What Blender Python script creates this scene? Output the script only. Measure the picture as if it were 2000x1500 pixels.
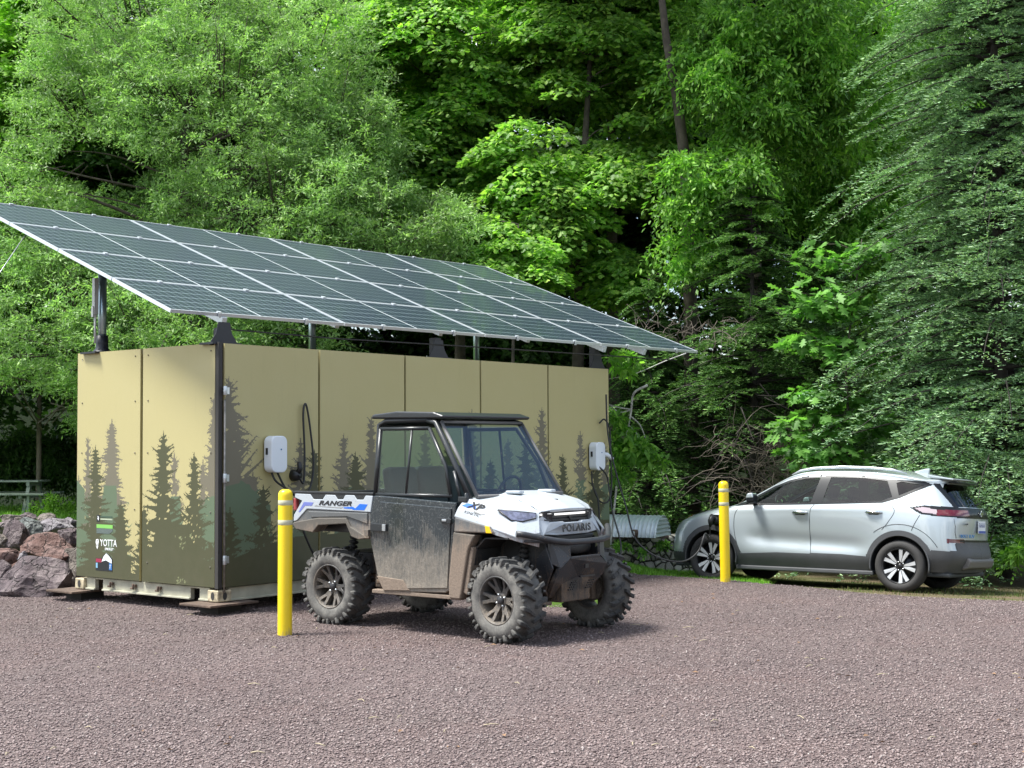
import bpy, bmesh, math, random
import numpy as np
from mathutils import Vector, Matrix
R = math.radians
PI = math.pi
for o in list(bpy.data.objects):
    bpy.data.objects.remove(o)
SC = bpy.context.scene
COL = SC.collection

# ------------------------------------------------------------------ camera
cd = bpy.data.cameras.new('camera')
cam = bpy.data.objects.new('camera', cd)
COL.objects.link(cam)
cd.sensor_width = 36.0
cd.lens = 2773 / 2000 * 36
cd.clip_start = 0.1
cd.clip_end = 2000
cam.matrix_world = Matrix.Translation((0, 0, 1.67)) @ Matrix.Rotation(R(90) + 0.0434, 4, 'X') @ Matrix.Rotation(-0.0056, 4, 'Z')
SC.camera = cam

# ------------------------------------------------------------------ sky and sun
SUN_EL = R(63)
SUN_AZ = R(-97)      # direction towards the sun: measured from +Y clockwise (towards +X)
w = bpy.data.worlds.new('World')
SC.world = w
w.use_nodes = True
wn = w.node_tree.nodes
wl = w.node_tree.links
bg = wn['Background']
sky = wn.new('ShaderNodeTexSky')
sky.sky_type = 'NISHITA'
sky.sun_disc = False
sky.sun_elevation = SUN_EL
sky.sun_rotation = SUN_AZ
sky.air_density = 1.0
sky.dust_density = 1.5
sky.ozone_density = 1.0
# white summer clouds over the blue sky
tc = wn.new('ShaderNodeTexCoord')
mp = wn.new('ShaderNodeMapping')
mp.inputs['Scale'].default_value = (1.6, 1.6, 3.6)
nz = wn.new('ShaderNodeTexNoise')
nz.inputs['Scale'].default_value = 1.5
nz.inputs['Detail'].default_value = 7
nz.inputs['Roughness'].default_value = 0.6
rp = wn.new('ShaderNodeValToRGB')
rp.color_ramp.elements[0].position = 0.46
rp.color_ramp.elements[1].position = 0.62
mx = wn.new('ShaderNodeMix')
mx.data_type = 'RGBA'
mx.inputs[7].default_value = (9.0, 9.2, 9.6, 1)
wl.new(tc.outputs['Generated'], mp.inputs[0])
wl.new(mp.outputs[0], nz.inputs[0])
wl.new(nz.outputs[0], rp.inputs[0])
wl.new(rp.outputs[0], mx.inputs[0])
wl.new(sky.outputs[0], mx.inputs[6])
wl.new(mx.outputs[2], bg.inputs[0])
bg.inputs[1].default_value = 0.11

sl = bpy.data.lights.new('sun', 'SUN')
sl.energy = 3.9
sl.angle = R(15)
sl.color = (1.0, 0.98, 0.93)
sun = bpy.data.objects.new('sun', sl)
COL.objects.link(sun)
sdir = Vector((math.cos(SUN_EL) * math.sin(SUN_AZ), math.cos(SUN_EL) * math.cos(SUN_AZ), math.sin(SUN_EL)))
sun.rotation_euler = sdir.to_track_quat('Z', 'Y').to_euler()
sun.location = sdir * 60

SC.view_settings.view_transform = 'Standard'
SC.view_settings.look = 'None'
SC.view_settings.exposure = 1.2
SC.view_settings.gamma = 1
SC.cycles.max_bounces = 8
SC.cycles.diffuse_bounces = 3
SC.cycles.glossy_bounces = 3
SC.cycles.transmission_bounces = 6
SC.cycles.transparent_max_bounces = 12
SC.cycles.caustics_reflective = False
SC.cycles.caustics_refractive = False

# ------------------------------------------------------------------ helpers
def link(name, me, mats=None, parent=None):
    o = bpy.data.objects.new(name, me)
    COL.objects.link(o)
    if mats is not None:
        for m in (mats if isinstance(mats, (list, tuple)) else [mats]):
            me.materials.append(m)
    if parent is not None:
        o.parent = parent
    return o

def tag(o, label, cat, group=None, kind=None):
    if label: o['label'] = label
    if cat: o['category'] = cat
    if group: o['group'] = group
    if kind: o['kind'] = kind
    return o

def empty(name, loc, rz, label, cat, group=None):
    o = bpy.data.objects.new(name, None)
    o.empty_display_size = 0.2
    COL.objects.link(o)
    o.location = loc
    o.rotation_euler = (0, 0, rz)
    return tag(o, label, cat, group)

class MB:
    """collects shapes, then becomes ONE mesh object"""
    def __init__(s):
        s.v = []; s.f = []; s.m = []; s.sm = []
    def add(s, vs, fs, m=0, smooth=False):
        b = len(s.v)
        s.v += [tuple(map(float, v)) for v in vs]
        for f in fs:
            s.f.append([b + i for i in f]); s.m.append(m); s.sm.append(smooth)
        return s
    def box(s, c, d, m=0, rot=None):
        x, y, z = [q / 2 for q in d]
        vs = [Vector((i, j, k)) for i in (-x, x) for j in (-y, y) for k in (-z, z)]
        if rot is not None: vs = [rot @ v for v in vs]
        vs = [v + Vector(c) for v in vs]
        return s.add(vs, [(0, 1, 3, 2), (4, 6, 7, 5), (0, 4, 5, 1), (2, 3, 7, 6), (0, 2, 6, 4), (1, 5, 7, 3)], m)
    def prism(s, poly, a, b, axis='y', m=0):
        """poly in the two other coordinates, extruded along axis from a to b"""
        if axis == 'y': P = lambda p, t: (p[0], t, p[1])
        elif axis == 'x': P = lambda p, t: (t, p[0], p[1])
        else: P = lambda p, t: (p[0], p[1], t)
        n = len(poly)
        vs = [P(p, a) for p in poly] + [P(p, b) for p in poly]
        fs = [list(range(n))[::-1], list(range(n, 2 * n))] + [(i, (i + 1) % n, n + (i + 1) % n, n + i) for i in range(n)]
        return s.add(vs, fs, m)
    def tube(s, pts, r, n=8, m=0, cap=True, smooth=True):
        pts = [Vector(p) for p in pts]
        rs = r if isinstance(r, (list, tuple)) else [r] * len(pts)
        vs = []; fs = []
        t0 = (pts[1] - pts[0]).normalized()
        up = Vector((0, 0, 1)) if abs(t0.z) < .9 else Vector((1, 0, 0))
        a = t0.cross(up).normalized()
        for i, p in enumerate(pts):
            t = (pts[min(i + 1, len(pts) - 1)] - pts[max(i - 1, 0)])
            t = t.normalized() if t.length > 1e-9 else t0
            a = (a - t * a.dot(t)).normalized()
            b = t.cross(a)
            for k in range(n):
                q = 2 * PI * k / n
                vs.append(p + (a * math.cos(q) + b * math.sin(q)) * rs[i])
        for i in range(len(pts) - 1):
            for k in range(n):
                fs.append((i * n + k, i * n + (k + 1) % n, (i + 1) * n + (k + 1) % n, (i + 1) * n + k))
        s.add(vs, fs, m, smooth)
        if cap:
            L = len(pts) - 1
            b = len(s.v) - len(vs)
            s.f.append([b + k for k in range(n)][::-1]); s.m.append(m); s.sm.append(False)
            s.f.append([b + L * n + k for k in range(n)]); s.m.append(m); s.sm.append(False)
        return s
    def lathe(s, prof, n=32, axis='z', c=(0, 0, 0), m=0, smooth=True, closed=False):
        vs = []
        for (r, h) in prof:
            for k in range(n):
                q = 2 * PI * k / n
                x, y = r * math.cos(q), r * math.sin(q)
                v = {'z': (x, y, h), 'y': (x, h, y), 'x': (h, x, y)}[axis]
                vs.append((v[0] + c[0], v[1] + c[1], v[2] + c[2]))
        fs = []
        N = len(prof)
        for i in range(N if closed else N - 1):
            j = (i + 1) % N
            for k in range(n):
                fs.append((i * n + k, i * n + (k + 1) % n, j * n + (k + 1) % n, j * n + k))
        return s.add(vs, fs, m, smooth)
    def build(s, name, mats, parent=None, bevel=0, seg=2, sub=0, tr=None):
        me = bpy.data.meshes.new(name)
        me.from_pydata(s.v, [], s.f)
        me.polygons.foreach_set('material_index', s.m)
        me.polygons.foreach_set('use_smooth', s.sm)
        me.update()
        bm = bmesh.new(); bm.from_mesh(me)
        bmesh.ops.recalc_face_normals(bm, faces=bm.faces)
        bm.to_mesh(me); bm.free()
        o = link(name, me, mats, parent)
        if bevel:
            b = o.modifiers.new('bevel', 'BEVEL'); b.width = bevel; b.segments = seg; b.limit_method = 'ANGLE'; b.angle_limit = R(25)
            b.harden_normals = False
        if sub:
            b = o.modifiers.new('sub', 'SUBSURF'); b.levels = sub; b.render_levels = sub
        return o

def fast_mesh(name, V, F, smooth=False, midx=None):
    """V (n,3) array, F (m,k) array of k-gons"""
    V = np.ascontiguousarray(V, dtype=np.float32); F = np.ascontiguousarray(F, dtype=np.int32)
    me = bpy.data.meshes.new(name)
    me.vertices.add(len(V)); me.vertices.foreach_set('co', V.ravel())
    k = F.shape[1]
    me.loops.add(F.size); me.loops.foreach_set('vertex_index', F.ravel())
    me.polygons.add(len(F))
    me.polygons.foreach_set('loop_start', np.arange(0, F.size, k, dtype=np.int32))
    if smooth is not False:
        me.polygons.foreach_set('use_smooth', np.ones(len(F), dtype=bool))
    if midx is not None:
        me.polygons.foreach_set('material_index', np.ascontiguousarray(midx, dtype=np.int32))
    me.update(calc_edges=True)
    return me

def text_mesh(name, body, size, mat, parent, M, extrude=0.0015, shear=0, width=1.0, bold=0, spacing=1.0):
    cu = bpy.data.curves.new(name, 'FONT')
    cu.body = body; cu.size = size; cu.extrude = extrude; cu.shear = shear; cu.offset = bold
    cu.align_x = 'CENTER'; cu.align_y = 'CENTER'; cu.space_character = spacing
    cu.resolution_u = 3
    t = bpy.data.objects.new('tmp_text', cu)
    COL.objects.link(t)
    dg = bpy.context.evaluated_depsgraph_get()
    me = bpy.data.meshes.new_from_object(t.evaluated_get(dg))
    bpy.data.objects.remove(t)
    me.transform(M @ Matrix.Diagonal((width, 1, 1, 1)))
    me.materials.clear()
    return link(name, me, mat, parent)

# ---- materials
def mat(name, col, rough=0.6, metal=0.0, spec=0.5, coat=0.0, bump=0.0, bscale=40, var=0.0, vscale=6, emis=None, trans=0, alpha=1, ior=None):
    m = bpy.data.materials.new(name); m.use_nodes = True
    nt = m.node_tree; b = nt.nodes['Principled BSDF']
    b.inputs['Base Color'].default_value = (*col, 1)
    b.inputs['Roughness'].default_value = rough
    b.inputs['Metallic'].default_value = metal
    b.inputs['Specular IOR Level'].default_value = spec
    b.inputs['Coat Weight'].default_value = coat
    b.inputs['Coat Roughness'].default_value = 0.04
    if trans: b.inputs['Transmission Weight'].default_value = trans
    if ior: b.inputs['IOR'].default_value = ior
    if emis:
        b.inputs['Emission Color'].default_value = (*emis[0], 1); b.inputs['Emission Strength'].default_value = emis[1]
    if bump or var:
        tc = nt.nodes.new('ShaderNodeTexCoord')
    if var:
        n = nt.nodes.new('ShaderNodeTexNoise'); n.inputs['Scale'].default_value = vscale; n.inputs['Detail'].default_value = 6
        nt.links.new(tc.outputs['Object'], n.inputs[0])
        r = nt.nodes.new('ShaderNodeMapRange'); r.inputs[1].default_value = .3; r.inputs[2].default_value = .7
        r.inputs[3].default_value = 1 - var; r.inputs[4].default_value = 1 + var
        nt.links.new(n.outputs[0], r.inputs[0])
        v = nt.nodes.new('ShaderNodeVectorMath'); v.operation = 'SCALE'; v.inputs[0].default_value = col
        nt.links.new(r.outputs[0], v.inputs[3]); nt.links.new(v.outputs[0], b.inputs['Base Color'])
    if bump:
        n = nt.nodes.new('ShaderNodeTexNoise'); n.inputs['Scale'].default_value = bscale; n.inputs['Detail'].default_value = 5
        nt.links.new(tc.outputs['Object'], n.inputs[0])
        bp = nt.nodes.new('ShaderNodeBump'); bp.inputs['Strength'].default_value = bump; bp.inputs['Distance'].default_value = 0.01
        nt.links.new(n.outputs[0], bp.inputs['Height']); nt.links.new(bp.outputs[0], b.inputs['Normal'])
    return m

class NT:
    """tiny node builder"""
    def __init__(s, m): s.t = m.node_tree; s.b = s.t.nodes['Principled BSDF']
    def n(s, kind, **kw):
        x = s.t.nodes.new('ShaderNode' + kind)
        for k, v in kw.items():
            if k.startswith('i_'): x.inputs[int(k[2:]) if k[2:].isdigit() else k[2:].replace('_', ' ')].default_value = v
            else: setattr(x, k, v)
        return x
    def l(s, a, b): s.t.links.new(a, b)
    def noise(s, vec, scale, detail=5, rough=.55):
        x = s.n('TexNoise'); x.inputs['Scale'].default_value = scale; x.inputs['Detail'].default_value = detail; x.inputs['Roughness'].default_value = rough
        if vec is not None: s.l(vec, x.inputs[0])
        return x.outputs[0]
    def ramp(s, fac, stops):
        x = s.n('ValToRGB'); e = x.color_ramp.elements
        while len(e) < len(stops): e.new(.5)
        for i, (p, c) in enumerate(stops):
            e[i].position = p; e[i].color = (*c, 1) if len(c) == 3 else c
        s.l(fac, x.inputs[0]); return x.outputs[0]
    def mix(s, fac, a, b, blend='MIX'):
        x = s.n('Mix', data_type='RGBA', blend_type=blend)
        for i, q in ((0, fac), (6, a), (7, b)):
            if isinstance(q, (int, float)): x.inputs[i].default_value = q
            elif isinstance(q, tuple): x.inputs[i].default_value = (*q, 1)
            else: s.l(q, x.inputs[i])
        return x.outputs[2]
    def math(s, op, a, b=None, c=None, clamp=False):
        x = s.n('Math', operation=op, use_clamp=clamp)
        for i, q in enumerate((a, b, c)):
            if q is None: continue
            if isinstance(q, (int, float)): x.inputs[i].default_value = q
            else: s.l(q, x.inputs[i])
        return x.outputs[0]
    def rng(s, v, a, b, c=0., d=1.):
        x = s.n('MapRange'); s.l(v, x.inputs[0])
        for i, q in enumerate((a, b, c, d)): x.inputs[i + 1].default_value = q
        return x.outputs[0]
    def bump(s, h, strength, dist=.01):
        x = s.n('Bump'); x.inputs['Strength'].default_value = strength; x.inputs['Distance'].default_value = dist
        s.l(h, x.inputs['Height']); s.l(x.outputs[0], s.b.inputs['Normal']); return x

def new_mat(name, rough=.6):
    m = bpy.data.materials.new(name); m.use_nodes = True
    m.node_tree.nodes['Principled BSDF'].inputs['Roughness'].default_value = rough
    return m, NT(m)

def smooth(a, b, x):
    t = np.clip((np.asarray(x, dtype=float) - a) / (b - a), 0, 1)
    return t * t * (3 - 2 * t)

def fnoise(x, y, seed=0, sc=1.0, oct=4):
    """cheap smooth value noise on arrays"""
    x = np.asarray(x, float) * sc; y = np.asarray(y, float) * sc
    tot = 0; amp = 1; norm = 0
    for o in range(oct):
        xi = np.floor(x).astype(np.int64); yi = np.floor(y).astype(np.int64)
        fx = x - xi; fy = y - yi
        fx = fx * fx * (3 - 2 * fx); fy = fy * fy * (3 - 2 * fy)
        def h(a, b):
            n = (a * 374761393 + b * 668265263 + (seed + o) * 1274126177) & 0xffffffff
            n = ((n ^ (n >> 13)) * 1274126177) & 0xffffffff
            return ((n ^ (n >> 16)) & 0xffff) / 65535.0
        v = (h(xi, yi) * (1 - fx) + h(xi + 1, yi) * fx) * (1 - fy) + (h(xi, yi + 1) * (1 - fx) + h(xi + 1, yi + 1) * fx) * fy
        tot = tot + v * amp; norm += amp; amp *= .5; x = x * 2.03 + 17; y = y * 2.03 + 31
    return tot / norm
# ------------------------------------------------------------------ ground
EDGE = [(-60, 17.0), (-20, 17.2), (-8, 17.0), (-5.6, 17.3), (-4.4, 19.6), (-2.4, 22.0), (0.5, 22.3), (1.2, 20.6), (1.75, 19.7), (2.6, 19.1), (4.2, 18.05), (5.9, 16.75), (9, 14.9), (14, 12.6), (60, -6)]
def edge_y(x):
    return np.interp(x, [p[0] for p in EDGE], [p[1] for p in EDGE])
def ground_z(x, y):
    x = np.asarray(x, float); y = np.asarray(y, float)
    k = smooth(0.8, 2.4, x + 0 * y)
    slope = np.clip(((x - 4.32) * -.565 + (y - 19.75) * -.825), -4, 1.3) * .062      # the verge falls away behind the car
    low = -0.03 * (1 - k) + (-.285 + slope) * k
    backing_rise = 5.5 * smooth(43, 62, y) + 4 * smooth(60, 140, y)        # added rise: a dark backing that closes sky holes under the trees
    return low + 0.02 * (fnoise(x, y, 5, .6) - .5) + backing_rise
def gravel_z(x, y):
    x = np.asarray(x, float); y = np.asarray(y, float)
    zt = .012 * np.sin(1.1 * (x * .8 + y * .62)) * smooth(.35, .6, fnoise(x, y, 44, .3, 2)) - (0.10 + .09 * smooth(2.6, 5, x)) * smooth(13.0, 18, y) * smooth(-1.5, 1.5, x) + 0.016 * (fnoise(x, y, 9, .8) - .5)
    s = (y - edge_y(x)) + 0.35 * (fnoise(x, y, 3, 2.2) - .5)
    k = smooth(-.35, .25, s)
    return zt * (1 - k) + (ground_z(x, y) - 0.05) * k
def sheet(name, xs, ys, zf, m, keep=None):
    X, Y = np.meshgrid(xs, ys); Z = zf(X, Y)
    V = np.stack([X, Y, Z], -1).reshape(-1, 3)
    ny, nx = X.shape
    I = np.arange(ny * nx).reshape(ny, nx)
    F = np.stack([I[:-1, :-1], I[:-1, 1:], I[1:, 1:], I[1:, :-1]], -1).reshape(-1, 4)
    if keep is not None:
        c = V[F].mean(1); F = F[keep(c[:, 0], c[:, 1])]
        u, inv = np.unique(F, return_inverse=True); V = V[u]; F = inv.reshape(F.shape)
    me = fast_mesh(name, V, F, smooth=True)
    o = link(name, me, m); o['kind'] = 'structure'
    return o
def spaced(a, b, d, far, g=1.25):
    core = list(np.arange(a, b + 1e-6, d)); st = d; q = b; up = []
    while q < far: st *= g; q += st; up.append(q)
    st = d; q = a; dn = []
    while q > -far: st *= g; q -= st; dn.append(q)
    return np.array(dn[::-1] + core + up)

m_ground, t = new_mat('ground_grass_litter_and_shade', .9)
tc = t.n('TexCoord'); P = tc.outputs['Object']
sep = t.n('SeparateXYZ'); t.l(P, sep.inputs[0])
n1 = t.noise(P, 1.2); n2 = t.noise(P, 18, 8, .7); n3 = t.noise(P, 70, 4, .7)
grass = t.ramp(n2, [(.3, (.03, .055, .012)), (.5, (.06, .11, .02)), (.7, (.12, .19, .035))])
dirt = t.ramp(n3, [(.28, (.045, .033, .022)), (.5, (.13, .10, .065)), (.66, (.21, .165, .11)), (.8, (.34, .28, .19))])
right = t.rng(sep.outputs[0], 0.5, 4.5, -1.6, .8)
fac = t.math('ADD', right, t.math('MULTIPLY', t.math('SUBTRACT', n1, .5), 2.2), clamp=True)
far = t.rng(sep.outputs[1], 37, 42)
t.l(t.mix(far, t.mix(fac, grass, dirt), t.ramp(n2, [(.3, (.004, .007, .003)), (.7, (.014, .022, .008))])), t.b.inputs['Base Color'])  # near-black past the clearing: forest shade put into the ground colour
t.b.inputs['Specular IOR Level'].default_value = .05
t.bump(n2, .8, .04)

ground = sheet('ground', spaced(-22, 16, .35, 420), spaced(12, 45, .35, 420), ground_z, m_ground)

m_gravel, t = new_mat('crushed_gravel', .85)
tc = t.n('TexCoord'); P = tc.outputs['Object']
wn_ = t.n('TexNoise'); wn_.inputs['Scale'].default_value = 30; t.l(P, wn_.inputs[0])
warp = t.n('VectorMath', operation='MULTIPLY_ADD'); t.l(wn_.outputs[1], warp.inputs[0]); warp.inputs[1].default_value = (.02, .02, .02); t.l(P, warp.inputs[2])
def vor(scale, feat='F1', out=0):
    v = t.n('TexVoronoi', feature=feat); v.inputs['Scale'].default_value = scale; t.l(warp.outputs[0], v.inputs[0]); return v
v1 = vor(62); v2 = vor(130)
cellr = t.n('SeparateXYZ'); t.l(v1.outputs['Color'], cellr.inputs[0])
cell2 = t.n('SeparateXYZ'); t.l(v2.outputs['Color'], cell2.inputs[0])
c1 = t.ramp(cellr.outputs[0], [(0, (.085, .066, .067)), (.3, (.165, .128, .130)), (.55, (.215, .172, .173)), (.8, (.27, .217, .213)), (.96, (.32, .275, .27)), (1, (.42, .385, .375))])
c2 = t.ramp(cell2.outputs[1], [(0, (.07, .053, .056)), (.4, (.17, .135, .138)), (.8, (.27, .222, .218)), (1, (.45, .40, .38))])
big = t.noise(P, .9, 4)
c = t.mix(.45, c1, c2)
c = t.mix(t.rng(big, .3, .7, 0, .5), c, t.mix(.5, c, (.28, .20, .19)))
# darker gaps between stones
gap = t.rng(v1.outputs['Distance'], .25, .75, 1.0, .45)
pat = t.rng(t.noise(P, .35, 3, .6), .3, .7, .80, 1.16)
c = t.mix(t.rng(t.noise(P, .55, 5, .7), .48, .68, 0, .55), c, t.mix(.5, c, (.26, .145, .125)))
c = t.mix(1.0, c, (.97, .905, .855), 'MULTIPLY')
mtr = t.n('Mapping'); mtr.inputs['Rotation'].default_value = (0, 0, .62); mtr.inputs['Scale'].default_value = (.22, 1.9, 1); t.l(P, mtr.inputs[0])
trk = t.noise(mtr.outputs[0], 1.0, 4, .6)
c = t.mix(t.rng(trk, .50, .66, 0, .34), c, (.185, .145, .128))
gx = t.n('VectorMath', operation='SCALE'); t.l(c, gx.inputs[0]); t.l(t.math('MULTIPLY', t.math('MULTIPLY', gap, pat), .90), gx.inputs[3])
t.l(gx.outputs[0], t.b.inputs['Base Color'])
hh = t.math('SUBTRACT', 1.0, v1.outputs['Distance'])
hh = t.math('ADD', hh, t.math('MULTIPLY', cellr.outputs[2], .9))
hh = t.math('ADD', hh, t.math('MULTIPLY', t.math('SUBTRACT', 1.0, v2.outputs['Distance']), .5))
t.bump(hh, 1.0, .014)
gravel = sheet('gravel_lot', spaced(-9, 9, .12, 60), spaced(5, 23, .12, 40), gravel_z, m_gravel,
               keep=lambda x, y: y < edge_y(x) + .5)
gravel.name = 'gravel_lot'

# loose stones lying on the lot: nobody could count them
def stone_scatter():
    rg = np.random.default_rng(4)
    N = 190000
    yy = 6.6 + (rg.random(N) ** 1.35) * 13.4
    xx = (rg.random(N) - .5) * 2 * (yy * .40 + .3)
    ok = yy < edge_y(xx) - .05
    xx = xx[ok]; yy = yy[ok]; N = len(xx)
    base = np.array([[1, 0, 0], [0, 1, 0], [-1, 0, 0], [0, -1, 0], [0, 0, 1], [0, 0, -1]], float)
    F0 = np.array([[0, 1, 4], [1, 2, 4], [2, 3, 4], [3, 0, 4], [1, 0, 5], [2, 1, 5], [3, 2, 5], [0, 3, 5]])
    V = np.repeat(base[None], N, 0) * (1 + (rg.random((N, 6, 3)) - .5) * .5) + (rg.random((N, 6, 3)) - .5) * .45
    s = .0045 + .0065 * rg.random(N) ** 2.2
    V *= (s[:, None, None] * np.stack([1 + rg.random(N) * .6, np.ones(N), .45 + rg.random(N) * .4], -1)[:, None, :])
    a = rg.random(N) * 2 * PI; ca, sa = np.cos(a)[:, None], np.sin(a)[:, None]
    tilt = (rg.random(N)[:, None] - .5) * 1.2
    x, y, z = V[..., 0], V[..., 1], V[..., 2]
    y, z = y * np.cos(tilt) - z * np.sin(tilt), y * np.sin(tilt) + z * np.cos(tilt)
    V = np.stack([x * ca - y * sa, x * sa + y * ca, z], -1)
    V += np.stack([xx, yy, gravel_z(xx, yy) + s * .35], -1)[:, None, :]
    F = (F0[None] + (np.arange(N) * 6)[:, None, None]).reshape(-1, 3)
    me = fast_mesh('gravel_stones', V.reshape(-1, 3), F)
    m, t = new_mat('loose_stone', .8)
    g = t.n('NewGeometry')
    t.l(t.ramp(g.outputs['Random Per Island'], [(0, (.078, .056, .054)), (.35, (.160, .119, .113)), (.7, (.225, .172, .162)), (.97, (.27, .22, .205)), (1, (.34, .30, .28))]), t.b.inputs['Base Color'])
    o = link('gravel_stones', me, m)
    tag(o, 'loose purplish grey crushed stones covering the gravel lot', 'gravel', kind='stuff')
stone_scatter()

def litter():
    rg = random.Random(8)
    m = mat('straw_twig', (.42, .36, .24), .8); m2 = mat('dead_leaf_litter', (.22, .13, .07), .8)
    q = MB()
    for k in range(150):
        y = 7 + 11 * rg.random() ** 1.2; x = rg.uniform(-.38, .38) * y
        if y > float(edge_y(x)) - .3: continue
        z = float(gravel_z(x, y)) + .012; a = rg.uniform(0, 6.3)
        if rg.random() < .45:
            L = rg.uniform(.03, .11); b = a + rg.uniform(-.5, .5)
            q.tube([(x, y, z), (x + L * .5 * math.cos(a), y + L * .5 * math.sin(a), z + .008), (x + L * .5 * math.cos(a) + L * .5 * math.cos(b), y + L * .5 * math.sin(a) + L * .5 * math.sin(b), z)], .0028, 4)
        else:
            s_ = rg.uniform(.012, .028); c, d = math.cos(a) * s_, math.sin(a) * s_
            q.add([(x - c, y - d, z), (x - d * .5, y + c * .5, z + .010), (x + c, y + d, z), (x + d * .5, y - c * .5, z + .004)], [(0, 1, 2), (0, 2, 3)], m=1)
    tag(q.build('ground_litter', [m, m2]), 'scattered straw bits, twigs and dead leaves on the gravel', 'litter', kind='stuff')
litter()
# ------------------------------------------------------------------ container
KX, KY, KZ, KA = -2.949, 14.284, 0.12, 0.8965
CL, CW, CH = 6.82, 2.37, 2.60
ZB = 0.146
cont = empty('equipment_container', (KX, KY, KZ), KA, 'khaki container clad in panels printed with dark spruce silhouettes, on rusty plates', 'container')
m_frame = mat('container_frame_dark', (.035, .033, .03), .7)
m_rail = mat('cream_rail_paint', (.38, .37, .28), .6, var=.25, vscale=5, bump=.2)
m_rust = mat('rusty_steel', (.105, .072, .052), .85, var=.5, vscale=14, bump=.5)
m_zinc = mat('zinc', (.55, .58, .6), .35, metal=.9)

# body behind the cladding
MB().box((CL / 2, CW / 2, (ZB + CH) / 2 - .01), (CL - .10, CW - .10, CH - ZB - .06)).build('body', m_frame, cont)

m_tree, t = new_mat('mural_print', .55)
a = t.n('Attribute', attribute_name='mural')
tc_ = t.n('TexCoord')
fn = t.noise(tc_.outputs['Object'], 260, 2)
sc_ = t.n('VectorMath', operation='SCALE'); t.l(a.outputs['Color'], sc_.inputs[0]); t.l(t.rng(fn, .3, .7, .94, 1.06), sc_.inputs[3])
sz_ = t.n('SeparateXYZ'); t.l(tc_.outputs['Object'], sz_.inputs[0])
stz = t.n('Mapping'); stz.inputs['Scale'].default_value = (9, 9, 1.0); t.l(tc_.outputs['Object'], stz.inputs[0])
strk = t.noise(stz.outputs[0], 1.6, 5, .65)
dust = t.math('MULTIPLY', t.rng(sz_.outputs[2], .75, .12), t.rng(t.noise(tc_.outputs['Object'], 7, 6, .7), .35, .7), clamp=True)
dirty = t.mix(t.math('MULTIPLY', dust, .12), sc_.outputs[0], (.20, .16, .12))
dirty = t.mix(t.rng(strk, .58, .8, 0, .07), dirty, (.10, .09, .06))
t.l(dirty, t.b.inputs['Base Color'])
t.l(t.rng(t.noise(tc_.outputs['Object'], 2.2, 3), .3, .7, .42, .62), t.b.inputs['Roughness'])
t.bump(t.noise(tc_.outputs['Object'], 1.0, 1), .12, .02)

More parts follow.
